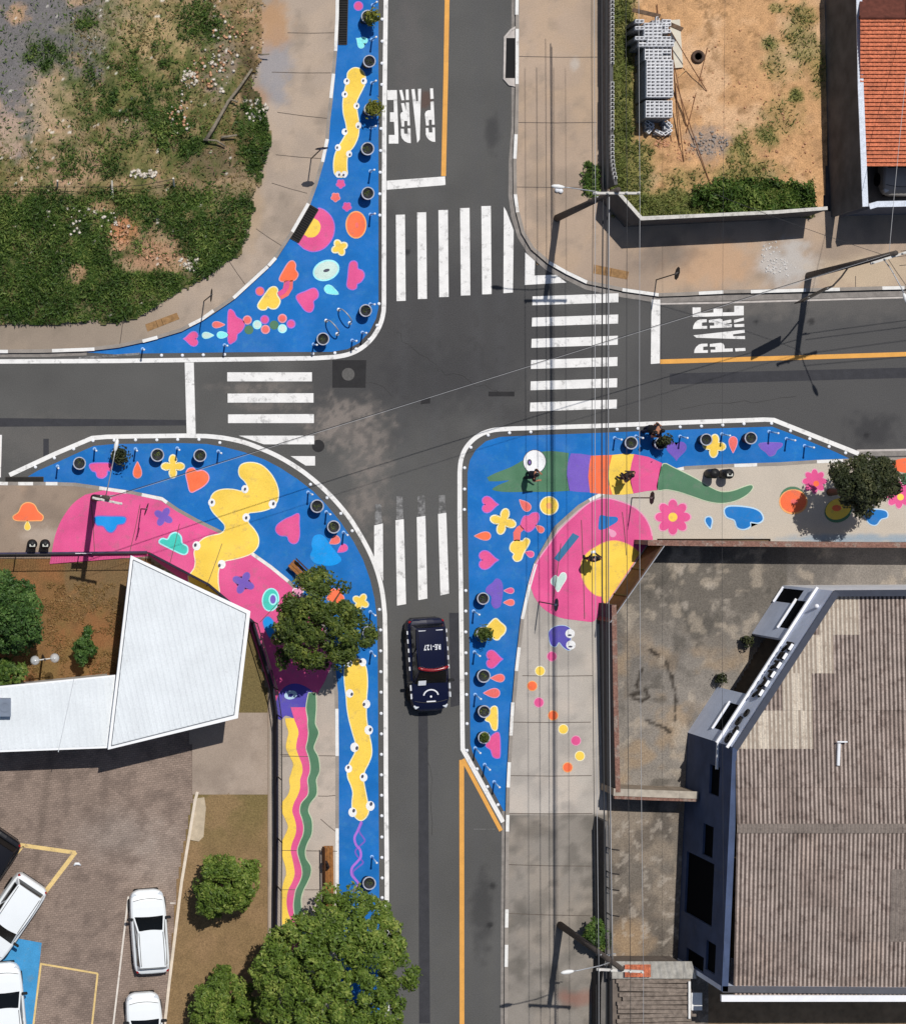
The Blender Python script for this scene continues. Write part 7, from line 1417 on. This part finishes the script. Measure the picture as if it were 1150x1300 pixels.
# ---------------------------------------------------------------- people
SKIN = mat('skin', C(176, 124, 96), .6, .05); HAIR = mat('hair_dark', (.012, .010, .009), .6, .1)
def person(px, py, z, face, label, shirt, trousers, shoes, arms, lean=0.0, hat=None, bend=0.0):
    """one continuous skinned figure; arms = ((elbow, hand) left, (elbow, hand) right) in body axes (x forward, y left, z up)"""
    r = empty('person', W(px, py, z), math.radians(face)); tag(r, label, 'person', 'people standing on the painted pavement')
    hip, ch, nk, hd = Vector((0, 0, .93)), Vector((.02 + bend * .3, 0, 1.28)), Vector((.03 + bend * .5, 0, 1.47)), Vector((.06 + bend * .62, 0, 1.60))
    V = [hip, (hip + ch) / 2, ch, nk, hd - Vector((0, 0, .04))]; E = [(0, 1), (1, 2), (2, 3), (3, 4)]; R = [.18, .175, .20, .075, .08]
    def chain(parent, pts, rad):
        for p, q_ in zip(pts, rad): V.append(Vector(p)); R.append(q_); E.append((parent, len(V) - 1)); parent = len(V) - 1
        return parent
    for s in (1, -1):
        fx = .12 * s * (1 if not lean else lean)
        chain(0, [(0, .10 * s, .86), (.03 + fx * .4, .11 * s, .48), (fx - .02, .12 * s, .09), (fx + .10, .13 * s, .045), (fx + .17, .13 * s, .04)], [.125, .088, .06, .055, .045])
        el, ha = arms[0 if s == 1 else 1]; sh = ch + Vector((0, .19 * s, .12)); el, ha = Vector(el), Vector(ha); d = (ha - el).normalized()
        wr = chain(2, [sh, el, ha], [.085, .062, .042]); pal = chain(wr, [ha + d * .07], [.036])
        side = d.cross(Vector((0, 0, 1))); side = side.normalized() if side.length > .1 else Vector((0, 1, 0)); dn = Vector((0, 0, -1))
        for k, ln in enumerate((.06, .07, .066, .05)):
            o_ = side * ((k - 1.5) * .021); a_ = ha + d * .10 + o_; chain(pal, [a_, a_ + d * ln * .6 + dn * .01, a_ + d * ln + dn * .03], [.0095, .009, .0085])
        chain(wr, [ha + d * .04 + side * .03 * s, ha + d * .075 + side * .055 * s], [.011, .0095])
    me = bpy.data.meshes.new('skeleton'); me.from_pydata([tuple(v) for v in V], E, []); ob = bpy.data.objects.new('skeleton', me); COL.objects.link(ob)
    ob.modifiers.new('s', 'SKIN'); 
    for v, q_ in zip(me.skin_vertices[0].data, R): v.radius = (q_, q_)
    me.skin_vertices[0].data[0].use_root = True
    sb = ob.modifiers.new('d', 'SUBSURF'); sb.levels = sb.render_levels = 1
    dg = bpy.context.evaluated_depsgraph_get(); dg.update(); bm_ = bpy.data.meshes.new_from_object(ob.evaluated_get(dg)); bpy.data.objects.remove(ob)
    hb = MB(); hb.lathe((hd.x, 0, hd.z), [(1e-4, -.13), (.05, -.12), (.075, -.07), (.085, -.01), (.088, .05), (.07, .10), (.035, .125), (1e-4, .13)], 14, 1.1, .9)
    hb.tube([(hd.x + .085, 0, hd.z + .015), (hd.x + .115, 0, hd.z - .03), (hd.x + .085, 0, hd.z - .035)], [.008, .014, .01], 6)
    for s in (1, -1): hb.ball((hd.x, .082 * s, hd.z - .01), .025, 8, 1.3)
    b2 = bmesh.new(); b2.from_mesh(bm_); vv = [b2.verts.new(v) for v in hb.v]
    for f in hb.f:
        try: b2.faces.new([vv[i] for i in f])
        except ValueError: pass
    b2.normal_update(); b2.to_mesh(bm_); b2.free(); bm_.materials.clear()
    for m_ in (SKIN, shirt, trousers, shoes): bm_.materials.append(m_)
    for f in bm_.polygons:
        c = f.center; f.use_smooth = True; i = 0
        if c.z < .09: i = 3
        elif c.z < .95 and abs(c.y) < .30 and (abs(c.x) < .32): i = 2
        elif c.z < 1.46 and (Vector((c.x - .02 - bend * .2, c.y, 0)).length < .30): i = 1
        f.material_index = i
    bm_.name = 'body'; o = bpy.data.objects.new('body', bm_); COL.objects.link(o); o.parent = r
    hm = MB(); hm.lathe((hd.x - .012, 0, hd.z + .01), [(.088, -.05), (.097, .0), (.096, .05), (.078, .105), (.04, .135), (1e-4, .142)], 14, 1.1, .95); hm.build('hair' if not hat else 'cap', hat or HAIR, r, True)
    fm = MB()
    for s in (1, -1): fm.ball((hd.x + .088, .033 * s, hd.z + .0), .011, 6)
    fm.tube([(hd.x + .086, -.025, hd.z - .065), (hd.x + .092, 0, hd.z - .067), (hd.x + .086, .025, hd.z - .065)], .006, 5); fm.build('face_features', mat('face_dark', C(60, 34, 30), .6, 0), r)
    return r
BK = mat('cloth_black', (.015, .014, .016), .9, .1); NV = mat('cloth_navy', C(36, 36, 58), .9, .1); GY = mat('cloth_grey', C(96, 88, 92), .9, .1); DBR = mat('cloth_brown', C(70, 56, 48), .9, .1)
person(667, 603, .008, -10, 'person in black on the white painted eye of the lizard', BK, BK, BK, (((.12, .27, 1.15), (.32, .16, 1.1)), ((.08, -.28, 1.15), (.30, -.22, 1.15))), .4)
person(788, 605, .13, 140, 'person in brown and grey on the yellow lizard segment', DBR, NV, BK, (((-.05, .31, 1.15), (.14, .20, 1.0)), ((-.05, -.31, 1.15), (.14, -.18, 1.0))), .3)
person(745, 709, .13, 100, 'person in dark clothes at the edge of the yellow sun, holding a small controller', BK, BK, BK, (((.03, .28, 1.12), (.22, .13, 1.08)), ((.03, -.28, 1.12), (.22, -.13, 1.08))), .3)
q = MB(); a = math.radians(100); c = W(745, 709, .13); q.bbox((c.x + .34 * math.cos(a), c.y + .34 * math.sin(a), 1.22), (.12, .22, .05), .015, a); tag(q.build('hand_controller', WHITEP), 'pale controller held by the person at the yellow sun', 'controller')
person(816, 545, .008, -20, 'person in dark clothes standing by the white line next to a planter', BK, NV, BK, (((.12, .33, 1.15), (.32, .30, 1.05)), ((.1, -.33, 1.15), (.34, -.24, 1.05))), .5, None, .5)
person(828, 546, .008, 200, 'person bending over at the white line by the planter with upright plant', NV, BK, BK, (((.15, .30, 1.1), (.34, .24, 1.0)), ((.15, -.30, 1.1), (.36, -.2, 1.0))), .4, None, .7)
